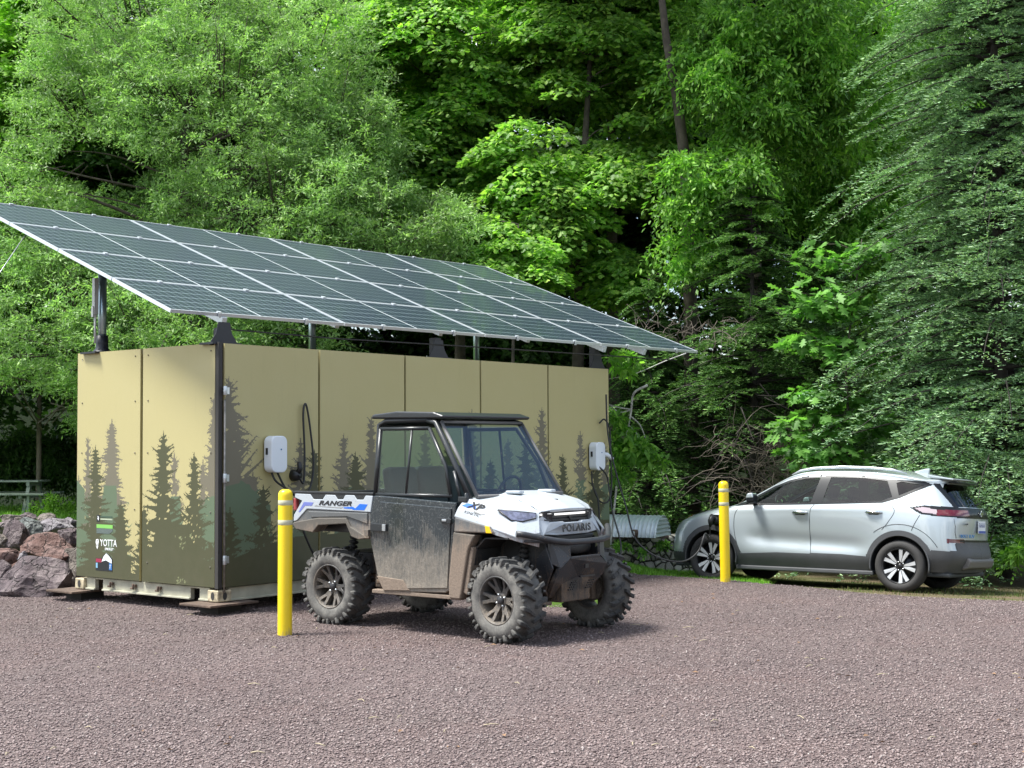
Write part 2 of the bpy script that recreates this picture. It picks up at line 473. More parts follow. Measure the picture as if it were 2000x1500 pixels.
CELL = .0075
class Mural:
    """a printed picture of layered spruces, painted on a grid of 7.5 mm cells"""
    def __init__(s, W, seed):
        s.W = W; s.H = CH - ZB
        s.nx = int(round(W / CELL)); s.nz = int(round(s.H / CELL))
        s.a = np.zeros((s.nz, s.nx), np.int8)
        s.u = (np.arange(s.nx) + .5) * CELL; s.z = (np.arange(s.nz) + .5) * CELL
        s.rg = random.Random(seed)
    def tri(s, pts, c):
        pts = np.array(pts)
        x0, z0 = pts.min(0); x1, z1 = pts.max(0)
        i0 = max(0, int(x0 / CELL)); i1 = min(s.nx, int(x1 / CELL) + 2)
        j0 = max(0, int(z0 / CELL)); j1 = min(s.nz, int(z1 / CELL) + 2)
        if i0 >= i1 or j0 >= j1: return
        X = s.u[i0:i1][None, :]; Z = s.z[j0:j1][:, None]
        pos = np.ones((j1 - j0, i1 - i0), bool); neg = pos.copy()
        n = len(pts)
        for k in range(n):
            ax, az = pts[k]; bx, bz = pts[(k + 1) % n]
            d = (bx - ax) * (Z - az) - (bz - az) * (X - ax)
            pos &= d >= 0; neg &= d <= 0
        s.a[j0:j1, i0:i1][pos | neg] = c
    def spruce(s, cx, zt, zb, hw, c, up=.1, fill=.62, holes=None, hole_n=0):
        r = s.rg; H = zt - zb
        s.tri([(cx - .006, zt), (cx + .006, zt), (cx + .03, zb), (cx - .03, zb)], c)
        # bare leader with a few upright shoots
        for k in range(3):
            z0_ = zt - .03 - .04 * k; l = .05 + .02 * k; d_ = r.choice((-1, 1)) * (.012 + .02 * k)
            s.tri([(cx - .004, z0_ - .03), (cx + .004, z0_ - .03), (cx + d_ * 2, z0_ + l * .6)], c)
        z = zt - .07; ph1, ph2 = r.uniform(0, 6), r.uniform(0, 6)
        while z > zb:
            t = (zt - z) / H
            env = hw * (t ** .85) * (.78 + .34 * math.sin(z * 17 + ph1) * math.sin(z * 7.3 + ph2)) + .012
            for sd in (-1, 1):
                L = env * r.uniform(.62, 1.25) + .02
                th = (.018 + .05 * t) * r.uniform(.7, 1.2)
                sl = up * L * r.uniform(-.6, 1.3)
                tip = (cx + sd * L, z + sl - .03 * t)
                s.tri([(cx, z + th), (cx, z - th * 1.4), tip], c)
                # needle sprays along the bough
                nb = int(3 + L * 26)
                for k in range(nb):
                    f = r.uniform(.3, 1)
                    px, pz = cx + sd * L * f, z + (tip[1] - z) * f
                    l = r.uniform(.02, .055) * (.6 + t)
                    an = r.choice((1, -1)) * r.uniform(.3, 1.1)
                    q = (px + sd * l * math.cos(an), pz + l * math.sin(an))
                    s.tri([(px - sd * .012, pz + .006), (px - sd * .012, pz - .008), q], c)
            # body of the crown
            s.tri([(cx - env * fill, z - .03), (cx + env * fill, z - .03), (cx + env * fill * .8, z + .02), (cx - env * fill * .8, z + .02)], c)
            z -= (.030 + .028 * t) * r.uniform(.7, 1.3)
        for k in range(hole_n):
            t = r.uniform(.2, .95); z = zt - t * H; x = cx + r.uniform(-1, 1) * hw * t * .8
            l = r.uniform(.012, .035); hgt = r.uniform(.008, .018)
            s.tri([(x - l, z - hgt), (x, z + hgt), (x + l, z + hgt * .4), (x + l * .2, z - hgt)], holes)
    def leaves(s, n, x0, x1, z0, z1, c, k=7):
        r = s.rg
        for i in range(n):
            cx, cz = r.uniform(x0, x1), r.uniform(z0, z1)
            for q in range(k):
                x = cx + r.gauss(0, .05); z = cz + r.gauss(0, .022); l = r.uniform(.015, .04)
                s.tri([(x, z), (x + l, z + l * .5), (x + l * .4, z - .014)], c)
    def field(s, c, top):
        for i in range(s.nx):
            h = top(s.u[i]); s.a[:max(0, int(h / CELL)), i] = c
    def build(s, name, x0, x1, place, parent):
        """panel = columns x0..x1 as run-length quads; place(u,z) -> 3-D"""
        i0, i1 = int(round(x0 / CELL)), int(round(x1 / CELL))
        A = s.a[:, i0:i1]
        V = []; F = []; C = []
        cols = {0: (.44, .39, .185), 1: (.155, .140, .096), 2: (.105, .148, .085), 3: (.062, .064, .026), 4: (.21, .23, .11)}
        rows = list(range(0, s.nz, 1))
        prev = None
        j = 0
        while j < s.nz:
            row = A[j]; j2 = j + 1
            while j2 < s.nz and np.array_equal(A[j2], row): j2 += 1
            ch = np.flatnonzero(np.diff(row)) + 1
            st = np.concatenate([[0], ch]); en = np.concatenate([ch, [len(row)]])
            for a_, b_ in zip(st, en):
                n = len(V)
                u0, u1, z0, z1 = (i0 + a_) * CELL, (i0 + b_) * CELL, j * CELL, j2 * CELL
                V += [place(u0, z0), place(u1, z0), place(u1, z1), place(u0, z1)]
                F.append((n, n + 1, n + 2, n + 3)); C.append(cols[int(row[a_])])
            j = j2
        me = bpy.data.meshes.new(name)
        th = .028
        # edges and back of the panel
        c00, c10, c11, c01 = place(x0, 0), place(x1, 0), place(x1, s.nz * CELL), place(x0, s.nz * CELL)
        nrm = (Vector(c10) - Vector(c00)).cross(Vector(c01) - Vector(c00)).normalized() * -th
        bk = [Vector(q) + nrm for q in (c00, c10, c11, c01)]
        n = len(V); V += [Vector(q) for q in (c00, c10, c11, c01)] + bk
        F += [(n + 7, n + 6, n + 5, n + 4), (n, n + 4, n + 5, n + 1), (n + 1, n + 5, n + 6, n + 2), (n + 2, n + 6, n + 7, n + 3), (n + 3, n + 7, n + 4, n)]
        C += [cols[0]] * 5
        me.from_pydata([tuple(v) for v in V], [], F)
        at = me.color_attributes.new('mural', 'FLOAT_COLOR', 'CORNER')
        buf = np.ones((len(me.loops), 4), np.float32); k = 0
        for f, c in zip(F, C):
            buf[k:k + len(f), :3] = c; k += len(f)
        at.data.foreach_set('color', buf.ravel())
        return link(name, me, m_tree, parent)

# short face (x = 0), u runs from the far corner (image left) to the near corner
ML = Mural(CW, 3)
ML.spruce(.20, 1.53, -.3, .22, 1, up=1.1, fill=.5)
ML.spruce(.03, 1.1, -.3, .12, 1, up=.6)
ML.spruce(.63, 1.72, .0, .50, 1, up=-.05, fill=.5)
ML.spruce(1.70, 1.36, -.2, .25, 1, up=1.4, fill=.45)
ML.spruce(2.34, 1.95, -.2, .42, 1, up=.8, fill=.7)
ML.spruce(2.16, 1.28, -.2, .25, 1, up=.4, fill=.7)
lo = ML.a == 1
zz = (ML.z[:, None] + .5 * (fnoise(ML.u[None, :] + 0 * ML.z[:, None], ML.z[:, None] + 0 * ML.u[None, :], 2, 3.5) - .5)) < .88 - .12 * np.sin(ML.u * 4)[None, :]
ML.a[lo & zz] = 2
ML.tri([(0, 0), (.18, 0), (.14, .95), (0, 1.05)], 2)
ML.tri([(.35, .3), (.75, .3), (.72, 1.0), (.5, 1.0)], 2)
ML.tri([(1.58, .2), (1.85, .2), (1.8, .9), (1.64, .9)], 2)
ML.tri([(2.2, .1), (2.37, .1), (2.37, .75), (2.25, .6)], 2)
ML.spruce(.34, 1.44, -.55, .60, 3, up=.15, fill=.38)
ML.spruce(.80, .84, -.35, .50, 3, up=.3, fill=.6)
ML.spruce(1.52, 1.58, -.45, .72, 3, up=.5, fill=.45, holes=0, hole_n=26)
ML.spruce(2.02, 1.36, -.6, .50, 3, up=.5, fill=.55, holes=0, hole_n=12)
ML.spruce(1.20, .80, -.3, .3, 3, up=.3)
ML.field(3, lambda u: .16 + .13 * math.sin(u * 3.1 + .6) + .05 * math.sin(u * 11)) if False else None
m_ = (ML.z[:, None] < (.10 + .10 * np.clip(np.sin(ML.u * 2.6 - .1), 0, 1) + .5 * smooth(1.15, 1.5, ML.u) * (1 - .3 * smooth(1.9, 2.3, ML.u)))[None, :]) & (ML.u[None, :] > .0)
m_ &= ~((ML.u[None, :] > .98) & (ML.u[None, :] < 1.14) & (ML.z[:, None] > .05))
ML.a[m_] = 3
ML.leaves(9, .02, .24, .12, .95, 2)
ML.leaves(7, .02, .26, .5, 1.1, 1, 5)
ML.leaves(4, 1.9, 2.2, .35, .75, 0, 4)
ML.leaves(3, 1.7, 2.0, .4, .75, 4, 6)
ML.leaves(3, 1.65, 1.9, .02, .08, 4, 4)
ML.leaves(3, 2.15, 2.35, .25, .5, 2, 5)
G = .014
pl = lambda u, z: (-.030, CW - u, ZB + z)
ML.build('end_panel', .0, 1.125, pl, cont)
ML.build('end_panel', 1.17, CW - .03, pl, cont)

# long face (y = 0), u runs away from the near corner
MR = Mural(CL, 8)
sp = MR.spruce
sp(.10, 2.12, -.1, .86, 1, up=.8, fill=.5, holes=0, hole_n=24)
sp(.42, 1.15, -.1, .42, 1, up=.5, fill=.8)
for x, zt, hw in ((1.08, 1.5, .42), (1.72, 1.55, .45), (2.15, 1.75, .40), (3.05, 1.6, .5), (3.9, 1.85, .45), (4.6, 1.5, .5), (5.3, 1.9, .5), (6.15, 1.6, .4), (6.72, 1.45, .35)):
    sp(x, zt, -.2, hw, 1, up=.7, fill=.5, holes=0, hole_n=8)
lo = MR.a == 1
zz = MR.z[:, None] + .5 * (fnoise(MR.u[None, :] + 0 * MR.z[:, None], MR.z[:, None] + 0 * MR.u[None, :], 4, 3.5) - .5) < (.85 + .12 * np.sin(MR.u * 3.3))[None, :]
MR.a[lo & zz] = 2
MR.tri([(0, .1), (.7, .1), (.66, .8), (.3, 1.05), (0, 1.0)], 2)
for x, zt, hw in ((.12, .80, .32), (.56, 1.02, .52), (1.28, 1.38, .5), (1.9, 1.35, .6), (2.75, 1.2, .55), (3.45, 1.5, .6), (4.25, 1.25, .55), (4.95, 1.55, .6), (5.75, 1.3, .5), (6.5, 1.42, .55)):
    sp(x, zt, -.4, hw, 3, up=.55, fill=.45, holes=2, hole_n=10)
hgt = .30 + .16 * np.clip(np.sin(MR.u * 1.7 - .4), -.6, 1) + .18 * smooth(1.2, 2.5, MR.u)
MR.a[(MR.z[:, None] < hgt[None, :])] = 3
MR.leaves(5, .55, .75, .45, .62, 4, 6)
MR.leaves(6, .15, .6, .3, .6, 2, 4)
MR.leaves(16, 1.3, 6.7, .35, .85, 4, 7)
MR.leaves(14, 5.6, 6.75, .6, 1.35, 0, 5)
prr = lambda u, z: (u, -.030, ZB + z)
edges = [(.045, 1.335), (1.365, 2.69), (2.72, 4.05), (4.08, 5.42), (5.45, CL)]
for a_, b_ in edges:
    MR.build('side_panel', a_, b_, prr, cont)
# roof skin
MB().box((CL / 2, CW / 2, CH - .035), (CL - .06, CW - .06, .05)).build('roof', m_rail, cont)

# dark steel corner post with hinge rods
q = MB()
q.box((-.004, .0, (ZB + CH) / 2), (.05, .05, CH - ZB + .02))
q.build('corner_post', m_frame, cont)
MB().tube([(.035, -.045, ZB - .05), (.035, -.045, CH * .78)], .011, 8).build('hinge_rod', mat('worn_rod', (.22, .21, .19), .5, metal=.5, var=.4, vscale=20), cont)
for hz in (.42, 1.24, 2.12):
    MB().tube([(.035, -.05, hz - .045), (.035, -.05, hz + .045)], .022, 10).tube([(.035, -.05, hz - .004), (.035, -.05, hz + .004)], .026, 10).box((.07, -.036, hz), (.06, .012, .07)).build('hinge', m_zinc, cont, bevel=.002)
# panel screws
m_scr = mat('screw', (.12, .11, .08), .6)
for ux in (.09, 1.04, 1.26, 2.28):
    for zz_ in (.2, .75, 1.35, 1.9, 2.38):
        MB().lathe([(.0001, -.006), (.008, -.006), (.008, .0)], 8, 'x', (-.030, CW - ux, ZB + zz_)).build('screw', m_scr, cont)

# base rails with fork pockets, castings
q = MB()
def rail(axis, L):
    pocket = [(.30, .44), (L - .44, L - .30)] if axis == 'y' else [(L * .5 - 1.1, L * .5 - .8), (L * .5 + .8, L * .5 + 1.1)]
    cur = .14
    segs = []
    for a_, b_ in pocket: segs.append((cur, a_)); cur = b_
    segs.append((cur, L - .14))
    for a_, b_ in segs:
        c = (a_ + b_) / 2
        if axis == 'x': q.box((c, .03, .068), (b_ - a_, .05, .135)); q.box((c, .012, .012), (b_ - a_, .05, .02))
        else: q.box((.03, c, .068), (.05, b_ - a_, .135)); q.box((.012, c, .012), (.05, b_ - a_, .02))
    for a_, b_ in pocket:
        c = (a_ + b_) / 2
        if axis == 'x': q.box((c, .03, .128), (b_ - a_ + .01, .047, .018))
        else: q.box((.03, c, .128), (.047, b_ - a_ + .01, .018))
rail('x', CL); rail('y', CW)
q.box((CL - .03, CW / 2, .068), (.05, CW - .28, .135)); q.box((CL / 2, CW - .03, .068), (CL - .28, .05, .135))
q.build('base_rail', m_rail, cont, bevel=.004)
def casting(cx, cy):
    bm = bmesh.new()
    q = MB(); q.box((cx, cy, .06), (.178, .162, .118))
    o = q.build('corner_casting', [mat('casting_paint_worn', (.42, .36, .24), .75, var=.55, vscale=16, bump=.5), m_frame], cont, bevel=.01)
    # oval openings as recessed dark slots
    h = MB()
    sx = -1 if cx < 1 else 1; sy = -1 if cy < 1 else 1
    pr = []
    for k in range(20):
        an = 2 * PI * k / 20; pr.append((.026 * math.cos(an), .040 * math.sin(an)))
    h.prism([(cx + a_, .06 + b_) for a_, b_ in pr], cy + sy * .0835, cy + sy * .04, 'y')
    h.prism([(cy + a_, .06 + b_) for a_, b_ in pr], cx + sx * .0915, cx + sx * .05, 'x')
    h.build('casting_hole', m_frame, o)
for cx in (.06, CL - .06):
    for cy in (.055, CW - .055):
        casting(cx, cy)
for yy in (.93, 1.35, 1.75):
    q = MB(); q.box((-.012, yy, .09), (.03, .05, .03)); q.tube([(-.03, yy, .06), (-.03, yy, .11)], .013, 8); q.box((-.02, yy + .03, .06), (.02, .05, .02))
    q.build('latch', m_rust, cont, bevel=.003)

# stickers on the end panel; M maps text xy into the wall: x -> -Y(local), y -> Z, normal -> -X
def on_end(u, z, d=.0315):
    M = Matrix(((0, 0, -1, -d), (-1, 0, 0, CW - u), (0, 1, 0, ZB + z), (0, 0, 0, 1)))
    return M
m_white = mat('white_vinyl', (.8, .82, .82), .5)
def stick(name, shapes, mats, u, z, k=1.0, d=.0315, parent=None):
    q = MB()
    for pts, mi, dz in shapes: q.prism([(x * k, y * k) for x, y in pts], dz, dz + .001, 'z', m=mi)
    o = q.build(name, mats, parent or cont); o.data.transform(on_end(u, z, d)); return o
o = stick('sticker_emblem', [([(-.035, .075), (0, .085), (.035, .075), (.043, .03), (.028, -.04), (0, -.085), (-.028, -.04), (-.043, .03)], 0, 0)], [m_white], .385, .360, .66)
stick('emblem_lines', [([(-.02, .055), (.0, .068), (.02, .055), (0, .04)], 0, .0015), ([(-.032, .02), (-.014, -.01), (-.012, -.045), (-.026, -.02)], 0, .0015), ([(.032, .03), (.014, .0), (.012, -.04), (.026, -.015)], 0, .0015)], [mat('olive_line', (.12, .13, .08), .5)], .385, .360, .66, parent=o)
text_mesh('yotta_lettering', 'YOTTA', .105, m_white, cont, on_end(.585, .375), width=.86, bold=.0005).name = 'wall_lettering'
text_mesh('energy_lettering', 'ENERGY', .036, m_white, cont, on_end(.60, .312), bold=.0006, spacing=1.2).name = 'wall_lettering'
stick('green_sticker', [([(-.15, .0), (.14, .0), (.14, .040), (-.15, .040)], 0, 0)], [mat('green_vinyl', (.20, .50, .10), .5)], .52, .535)
stick('slate_sticker', [([(-.15, -.055), (.08, -.055), (.14, -.025), (.14, .0), (-.15, .0)], 0, 0)], [mat('slate_vinyl', (.10, .13, .12), .5, var=.35, vscale=90)], .52, .533)
o = stick('black_sticker', [([(-.04, -.05), (.04, -.05), (.04, .05), (-.04, .05)], 0, 0)], [mat('black_vinyl', (.015, .017, .02), .5)], .40, .64, .72)
stick('sticker_mark', [([(-.02, .0), (.012, -.035), (.02, .0), (.008, .034), (-.022, .03), (.0, .018)], 0, .0015)], [m_white], .40, .64, .72, parent=o)
stick('line_sticker', [([(0, 0), (.25, 0), (.25, .018), (0, .018)], 0, 0), ([(0, .03), (.25, .03), (.25, .05), (0, .05)], 1, 0)], [mat('pale_sticker', (.42, .48, .34), .5), mat('dark_sticker', (.05, .09, .06), .5)], .44, .625, .85)
o = stick('mountain_sticker', [([(-.17, -.10), (.17, -.10), (.17, .05), (.12, .09), (.05, .12), (-.02, .08), (-.05, .05), (-.17, .05)], 0, 0), ([(-.165, .0), (-.05, .0), (-.05, .045), (-.165, .045)], 1, .001),
   ([(-.05, .01), (.04, .03), (.155, -.005), (.155, .04), (.10, .085), (.045, .115), (-.01, .075)], 2, .001), ([(.105, -.085), (.16, -.085), (.16, -.012), (.105, .0)], 3, .001), ([(-.165, -.07), (-.13, -.07), (-.13, -.008), (-.165, -.008)], 4, .001)],
   [mat('sticker_black', (.01, .012, .016), .4), mat('sticker_maroon', (.30, .02, .06), .4), mat('sticker_snow', (.75, .8, .85), .4), mat('sticker_blue', (.03, .16, .45), .4), mat('sticker_sky', (.2, .42, .6), .4)], .51, .165, .88)
text_mesh('sticker_letters', 'ST', .055, m_white, o, on_end(.625, .125, .0338), width=.5)

# ---- plates the container stands on
def plate(u, v, label):
    c = Matrix.Rotation(KA, 3, 'Z') @ Vector((u, v, 0))
    q = MB(); q.box((0, 0, .105), (.62, .48, .022)); q.box((.06, .05, .045), (.30, .28, .10), m=1)  # near-black block stands in for the shadow gap below the plate
    o = q.build('support_plate', [m_rust, mat('under_plate_shadow', (.04, .035, .03), .9)], None, bevel=.004)
    o.location = (KX + c.x, KY + c.y, 0); o.rotation_euler = (0, 0, KA)
    tag(o, label, 'plate', 'rusty plates under the container corners')
plate(.06, .06, 'rusty steel plate under the container corner nearest the camera')
plate(.06, CW + .0, 'rusty steel plate under the left rear container corner, beside the rocks')

# ------------------------------------------------------------------ solar array
AX, AY, AZ, AA, AT = -3.389, 14.063, 3.043, 0.836, 0.365
NL, NS = 2.29, 1.145
arr = empty('solar_array', (AX, AY, AZ), AA, 'tilted solar array of sixteen framed modules standing over the khaki container', 'solar array')
rotT = Matrix.Rotation(AT, 4, 'X')
m_alu = mat('aluminium_frame', (.62, .66, .68), .38, metal=.55)
m_pv, t = new_mat('solar_glass', .5)
tc = t.n('TexCoord'); sp_ = t.n('SeparateXYZ'); t.l(tc.outputs['Object'], sp_.inputs[0])
def lines(sock, period, width, off=0):
    f = t.math('FRACT', t.math('MULTIPLY', t.math('ADD', sock, off), 1 / period))
    d = t.math('ABSOLUTE', t.math('SUBTRACT', f, .5))
    return t.math('GREATER_THAN', d, .5 - width / period / 2)
lx = lines(sp_.outputs[0], .0935, .0075); ly = lines(sp_.outputs[1], .1852, .010)
bb = lines(sp_.outputs[1], .0185, .0022, .009)
k = t.math('MAXIMUM', t.math('MULTIPLY', ly, .8), t.math('MAXIMUM', t.math('MULTIPLY', lx, .55), t.math('MULTIPLY', bb, .16)))
t.l(t.mix(k, t.mix(t.rng(t.noise(tc.outputs['Object'], .8, 3), .3, .7), (.006, .014, .024), (.010, .020, .030)), (.27, .35, .38)), t.b.inputs['Base Color'])
t.b.inputs['Roughness'].default_value = .4
t.b.inputs['Coat Weight'].default_value = .22; t.b.inputs['Coat Roughness'].default_value = .05; t.b.inputs['Specular IOR Level'].default_value = .15
t.l(t.rng(t.noise(tc.outputs['Object'], 6, 6, .7), .4, .75, 0.03, .16), t.b.inputs['Coat Roughness'])
arr_first = None
for r_ in range(4):
    for c_ in range(4):
        ox, oy = c_ * NL + .006, r_ * NS + .006
        Wm, Hm = NL - .018, NS - .018
        if arr_first is None:
            q = MB()
            b = .016; th = .035
            q.box((Wm / 2, b / 2, -th / 2), (Wm, b, th)); q.box((Wm / 2, Hm - b / 2, -th / 2), (Wm, b, th))
            q.box((b / 2, Hm / 2, -th / 2), (b, Hm - 2 * b, th)); q.box((Wm - b / 2, Hm / 2, -th / 2), (b, Hm - 2 * b, th))
            g = MB(); g.box((Wm / 2, Hm / 2, -.008), (Wm - 2 * b + .002, Hm - 2 * b + .002, .006))
            mod = g.build('solar_module', [m_pv], arr)
            fr = q.build('module_frame', [m_alu], mod)
            cl = MB().box((Wm / 2, Hm / 2, -.0035), (.010, Hm - 2 * b, .002)).build('centre_gap', mat('white_backsheet', (.6, .65, .65), .4), mod)
            arr_first = (mod, fr, cl)
        else:
            mod = arr_first[0].copy(); COL.objects.link(mod); mod.parent = arr
            for ch in (arr_first[1], arr_first[2]):
                d = ch.copy(); COL.objects.link(d); d.parent = mod
        mod.matrix_local = rotT @ Matrix.Translation((ox, oy, 0))
def inA(x, y, z): return rotT @ Vector((x, y, z))
# clamps on the seams
cl_src = {}
for r_ in range(0, 5):
    for c_ in range(4):
        for fx in (.26, .76):
            x = c_ * NL + NL * fx; y = r_ * NS; kind_ = 0 if r_ == 0 else 2 if r_ == 4 else 1
            if kind_ in cl_src:
                s_o, sx_, sy_ = cl_src[kind_]; o = s_o.copy(); COL.objects.link(o); o.parent = arr; o.matrix_local = rotT @ Matrix.Translation((x - sx_, y - sy_, 0)); continue
            q = MB(); q.box((x, y + (.02 if r_ == 0 else -.02 if r_ == 4 else 0), .006), (.05, .045 if r_ not in (0, 4) else .03, .012))
            if r_ == 0: q.box((x, -.008, -.02), (.035, .01, .05))
            o = q.build('clamp', m_alu, arr); o.matrix_local = rotT; cl_src[kind_] = (o, x, y)
# rafters (box tubes cut square, ends show under the low edge)
for x in (.62, 2.1, 3.9, 5.7, 7.05, 7.95, 8.75)[0:0] or (.66, 2.35, 4.0, 5.6, 6.95, 7.85):
    ln = 4.60 if x in (.66, 6.95, 7.85) else 4.4
    q = MB(); q.box((x, 4.58 - ln / 2, -.075), (.058, ln, .078))
    o = q.build('rafter', m_alu, arr, bevel=.004); o.matrix_local = rotT
# purlins below rafters
for y in (1.15, 3.9):
    q = MB(); q.box((4.6, y, -.20), (8.0, .08, .09)); o = q.build('purlin', mat('dark_beam', (.05, .06, .065), .5, metal=.4), arr); o.matrix_local = rotT
# thin conduit below the low edge
q = MB(); q.tube([(.7, .02, -.17), (2.2, .02, -.19), (4.5, .02, -.175), (8.7, .02, -.165)], .008, 6)
o = q.build('conduit', m_frame, arr); o.matrix_local = rotT
# posts: from the container roof (world z = KZ+CH) to the array underside
def k2a(u, v):
    p = Matrix.Rotation(KA, 3, 'Z') @ Vector((u, v, 0)) + Vector((KX, KY, 0)) - Vector((AX, AY, 0))
    return Matrix.Rotation(-AA, 3, 'Z') @ p
m_galv = mat('galvanised_post', (.40, .50, .52), .32, metal=.85)
m_blk = mat('black_steel', (.012, .014, .02), .45)
top = KZ + CH - AZ
def a_under(y): return y * math.tan(AT) - .20 / math.cos(AT)
for u, v, short in ((.10, CW - .26, 0), (CL - .12, CW - .12, 0), (.10, .10, 1), (CL - .12, .12, 1), (3.4, .12, 1), (3.4, CW - .12, 0)):
    p = k2a(u, v); zt = a_under(p.y)
    q = MB()
    if short:
        q.box((p.x, p.y, (top + zt) / 2 + .03), (.10, .10, zt - top + .10))
        q.prism([(p.x - .19, top - .02), (p.x + .19, top - .02), (p.x + .10, top + .10), (p.x + .07, top + .22), (p.x - .07, top + .22), (p.x - .10, top + .10)], p.y - .052, p.y - .060, 'y')
        q.box((p.x, p.y, top), (.36, .22, .02))
        q.build('short_post', m_blk, arr)
    else:
        q.tube([(p.x, p.y, top), (p.x, p.y, zt + .03)], .047, 20, cap=True)
        po = q.build('post', m_galv, arr)
        b = MB(); b.lathe([(.0, top + .19), (.066, top + .19), (.066, top + .10), (.07, top + .05), (.12, top - .01)], 24, 'z', (p.x, p.y, 0)); b.box((p.x, p.y, top - .005), (.36, .30, .02))
        b.build('post_foot', m_blk, arr)
# pale conduit box beside the visible far post
p = k2a(.10, CW - .26)
q = MB(); q.box((p.x - .10, p.y - .02, top + .62), (.05, .05, .40)); q.tube([(p.x - .10, p.y - .02, top + .1), (p.x - .10, p.y - .02, top + .5)], .014, 8); q.box((p.x - .115, p.y - .02, top + .45), (.05, .03, .12))
q.build('conduit_box', mat('pale_pvc', (.5, .52, .5), .5), arr)
# guy wire at the far left
q = MB(); q.tube([inA(.05, 3.1, -.05), (inA(.05, 3.1, -.05) + Vector((-1.0, .3, -1.7)))], .006, 5)
q.build('stay_wire', m_zinc, arr)

# ------------------------------------------------------------------ EV chargers and cables
def K2W(u, v, z):
    p = Matrix.Rotation(KA, 3, 'Z') @ Vector((u, v, 0)); return Vector((KX + p.x, KY + p.y, KZ + z))
m_wb = mat('white_plastic_casing', (.72, .78, .84), .3, coat=.3)
m_black = mat('black_plastic', (.012, .013, .015), .42)
m_rub = mat('black_rubber', (.018, .019, .02), .55)
def charger(u, z, label):
    e = empty('charger', K2W(u, -.03, z), KA, label, 'charger', 'white wall chargers on the container')
    q = MB()
    def rr(w_, h_, r_):
        out = []
        for cx, cy, a0 in ((w_ - r_, h_ - r_, 0), (-w_ + r_, h_ - r_, 90), (-w_ + r_, -h_ + r_, 180), (w_ - r_, -h_ + r_, 270)):
            for k in range(7):
                an = R(a0 + k * 15); out.append((cx + r_ * math.cos(an), cy + r_ * math.sin(an)))
        return out
    q.prism(rr(.108, .19, .068), -.02, -.145, 'y')
    q.build('casing', m_wb, e, bevel=.012, seg=3)
    MB().prism(rr(.09, .16, .06), 0, -.03, 'y').build('back_plate', m_black, e)
    MB().box((-.1115, -.07, .03), (.006, .03, .07)).build('side_slot', m_black, e)
    MB().lathe([(.0001, -.150), (.008, -.150), (.008, -.14)], 12, 'y', (.02, 0, .05)).build('indicator', mat('blue_indicator', (.02, .15, .35), .3), e)
    return e
charger(.655, 1.475, 'white wall charger with rounded corners beside the near container corner')
charger(6.42, 1.40, 'white wall charger at the far right end of the container')
def holder(u, z, label):
    e = empty('plug_holder', K2W(u, -.03, z), KA, label, 'plug holder')
    MB().lathe([(.001, 0), (.065, 0), (.06, -.04), (.045, -.09), (.0001, -.10)], 20, 'y').build('cup', m_black, e)
    MB().tube([(0, -.06, .02), (0, -.10, .07), (0, -.085, .14)], [.035, .03, .022], 10).build('plug_handle', m_black, e)
holder(.98, 1.25, 'black cable plug resting in a round holder right of the white charger')
def spline(pts, n=14):
    P = [Vector(p) for p in pts]; out = []
    P = [P[0] * 2 - P[1]] + P + [P[-1] * 2 - P[-2]]
    for i in range(1, len(P) - 2):
        for k in range(n):
            t_ = k / n
            out.append(.5 * ((2 * P[i]) + (P[i + 1] - P[i - 1]) * t_ + (2 * P[i - 1] - 5 * P[i] + 4 * P[i + 1] - P[i + 2]) * t_ ** 2 + (3 * P[i] - P[i - 1] - 3 * P[i + 1] + P[i + 2]) * t_ ** 3))
    out.append(P[-2]); return out
def cable(name, pts, label, r_=.0115):
    o = MB().tube(spline(pts), r_, 8).build(name, m_rub)
    return tag(o, label, 'cable')
k_ = lambda u, v, z: tuple(K2W(u, v, z))
cable('charging_cable', [k_(.62, -.08, 1.30), k_(.64, -.13, 1.20), k_(.78, -.13, 1.12), k_(.98, -.12, 1.02), k_(1.14, -.10, 1.10), k_(1.22, -.08, 1.35), k_(1.18, -.07, 1.75), k_(1.12, -.07, 2.0), k_(1.08, -.07, 1.9), k_(1.10, -.07, 1.5), k_(1.06, -.10, 1.18), k_(.98, -.12, 1.22)],
      'black charging cable looping between white charger and holder at the near corner')
cable('charging_cable', [k_(.70, -.08, 1.30), k_(.76, -.12, 1.15), k_(.90, -.18, .90), k_(.98, -.22, .6), k_(1.2, -.2, .3), k_(1.5, -.15, .05)],
      'black cable dropping from the white charger behind the left yellow bollard')
CX, CY, CZg, CA, CRl = 4.325, 19.74, -.285, R(145.6), R(3.55)
CARM = Matrix.Translation((CX, CY, CZg)) @ Matrix.Rotation(CA, 4, 'Z') @ Matrix.Rotation(CRl, 4, 'X')
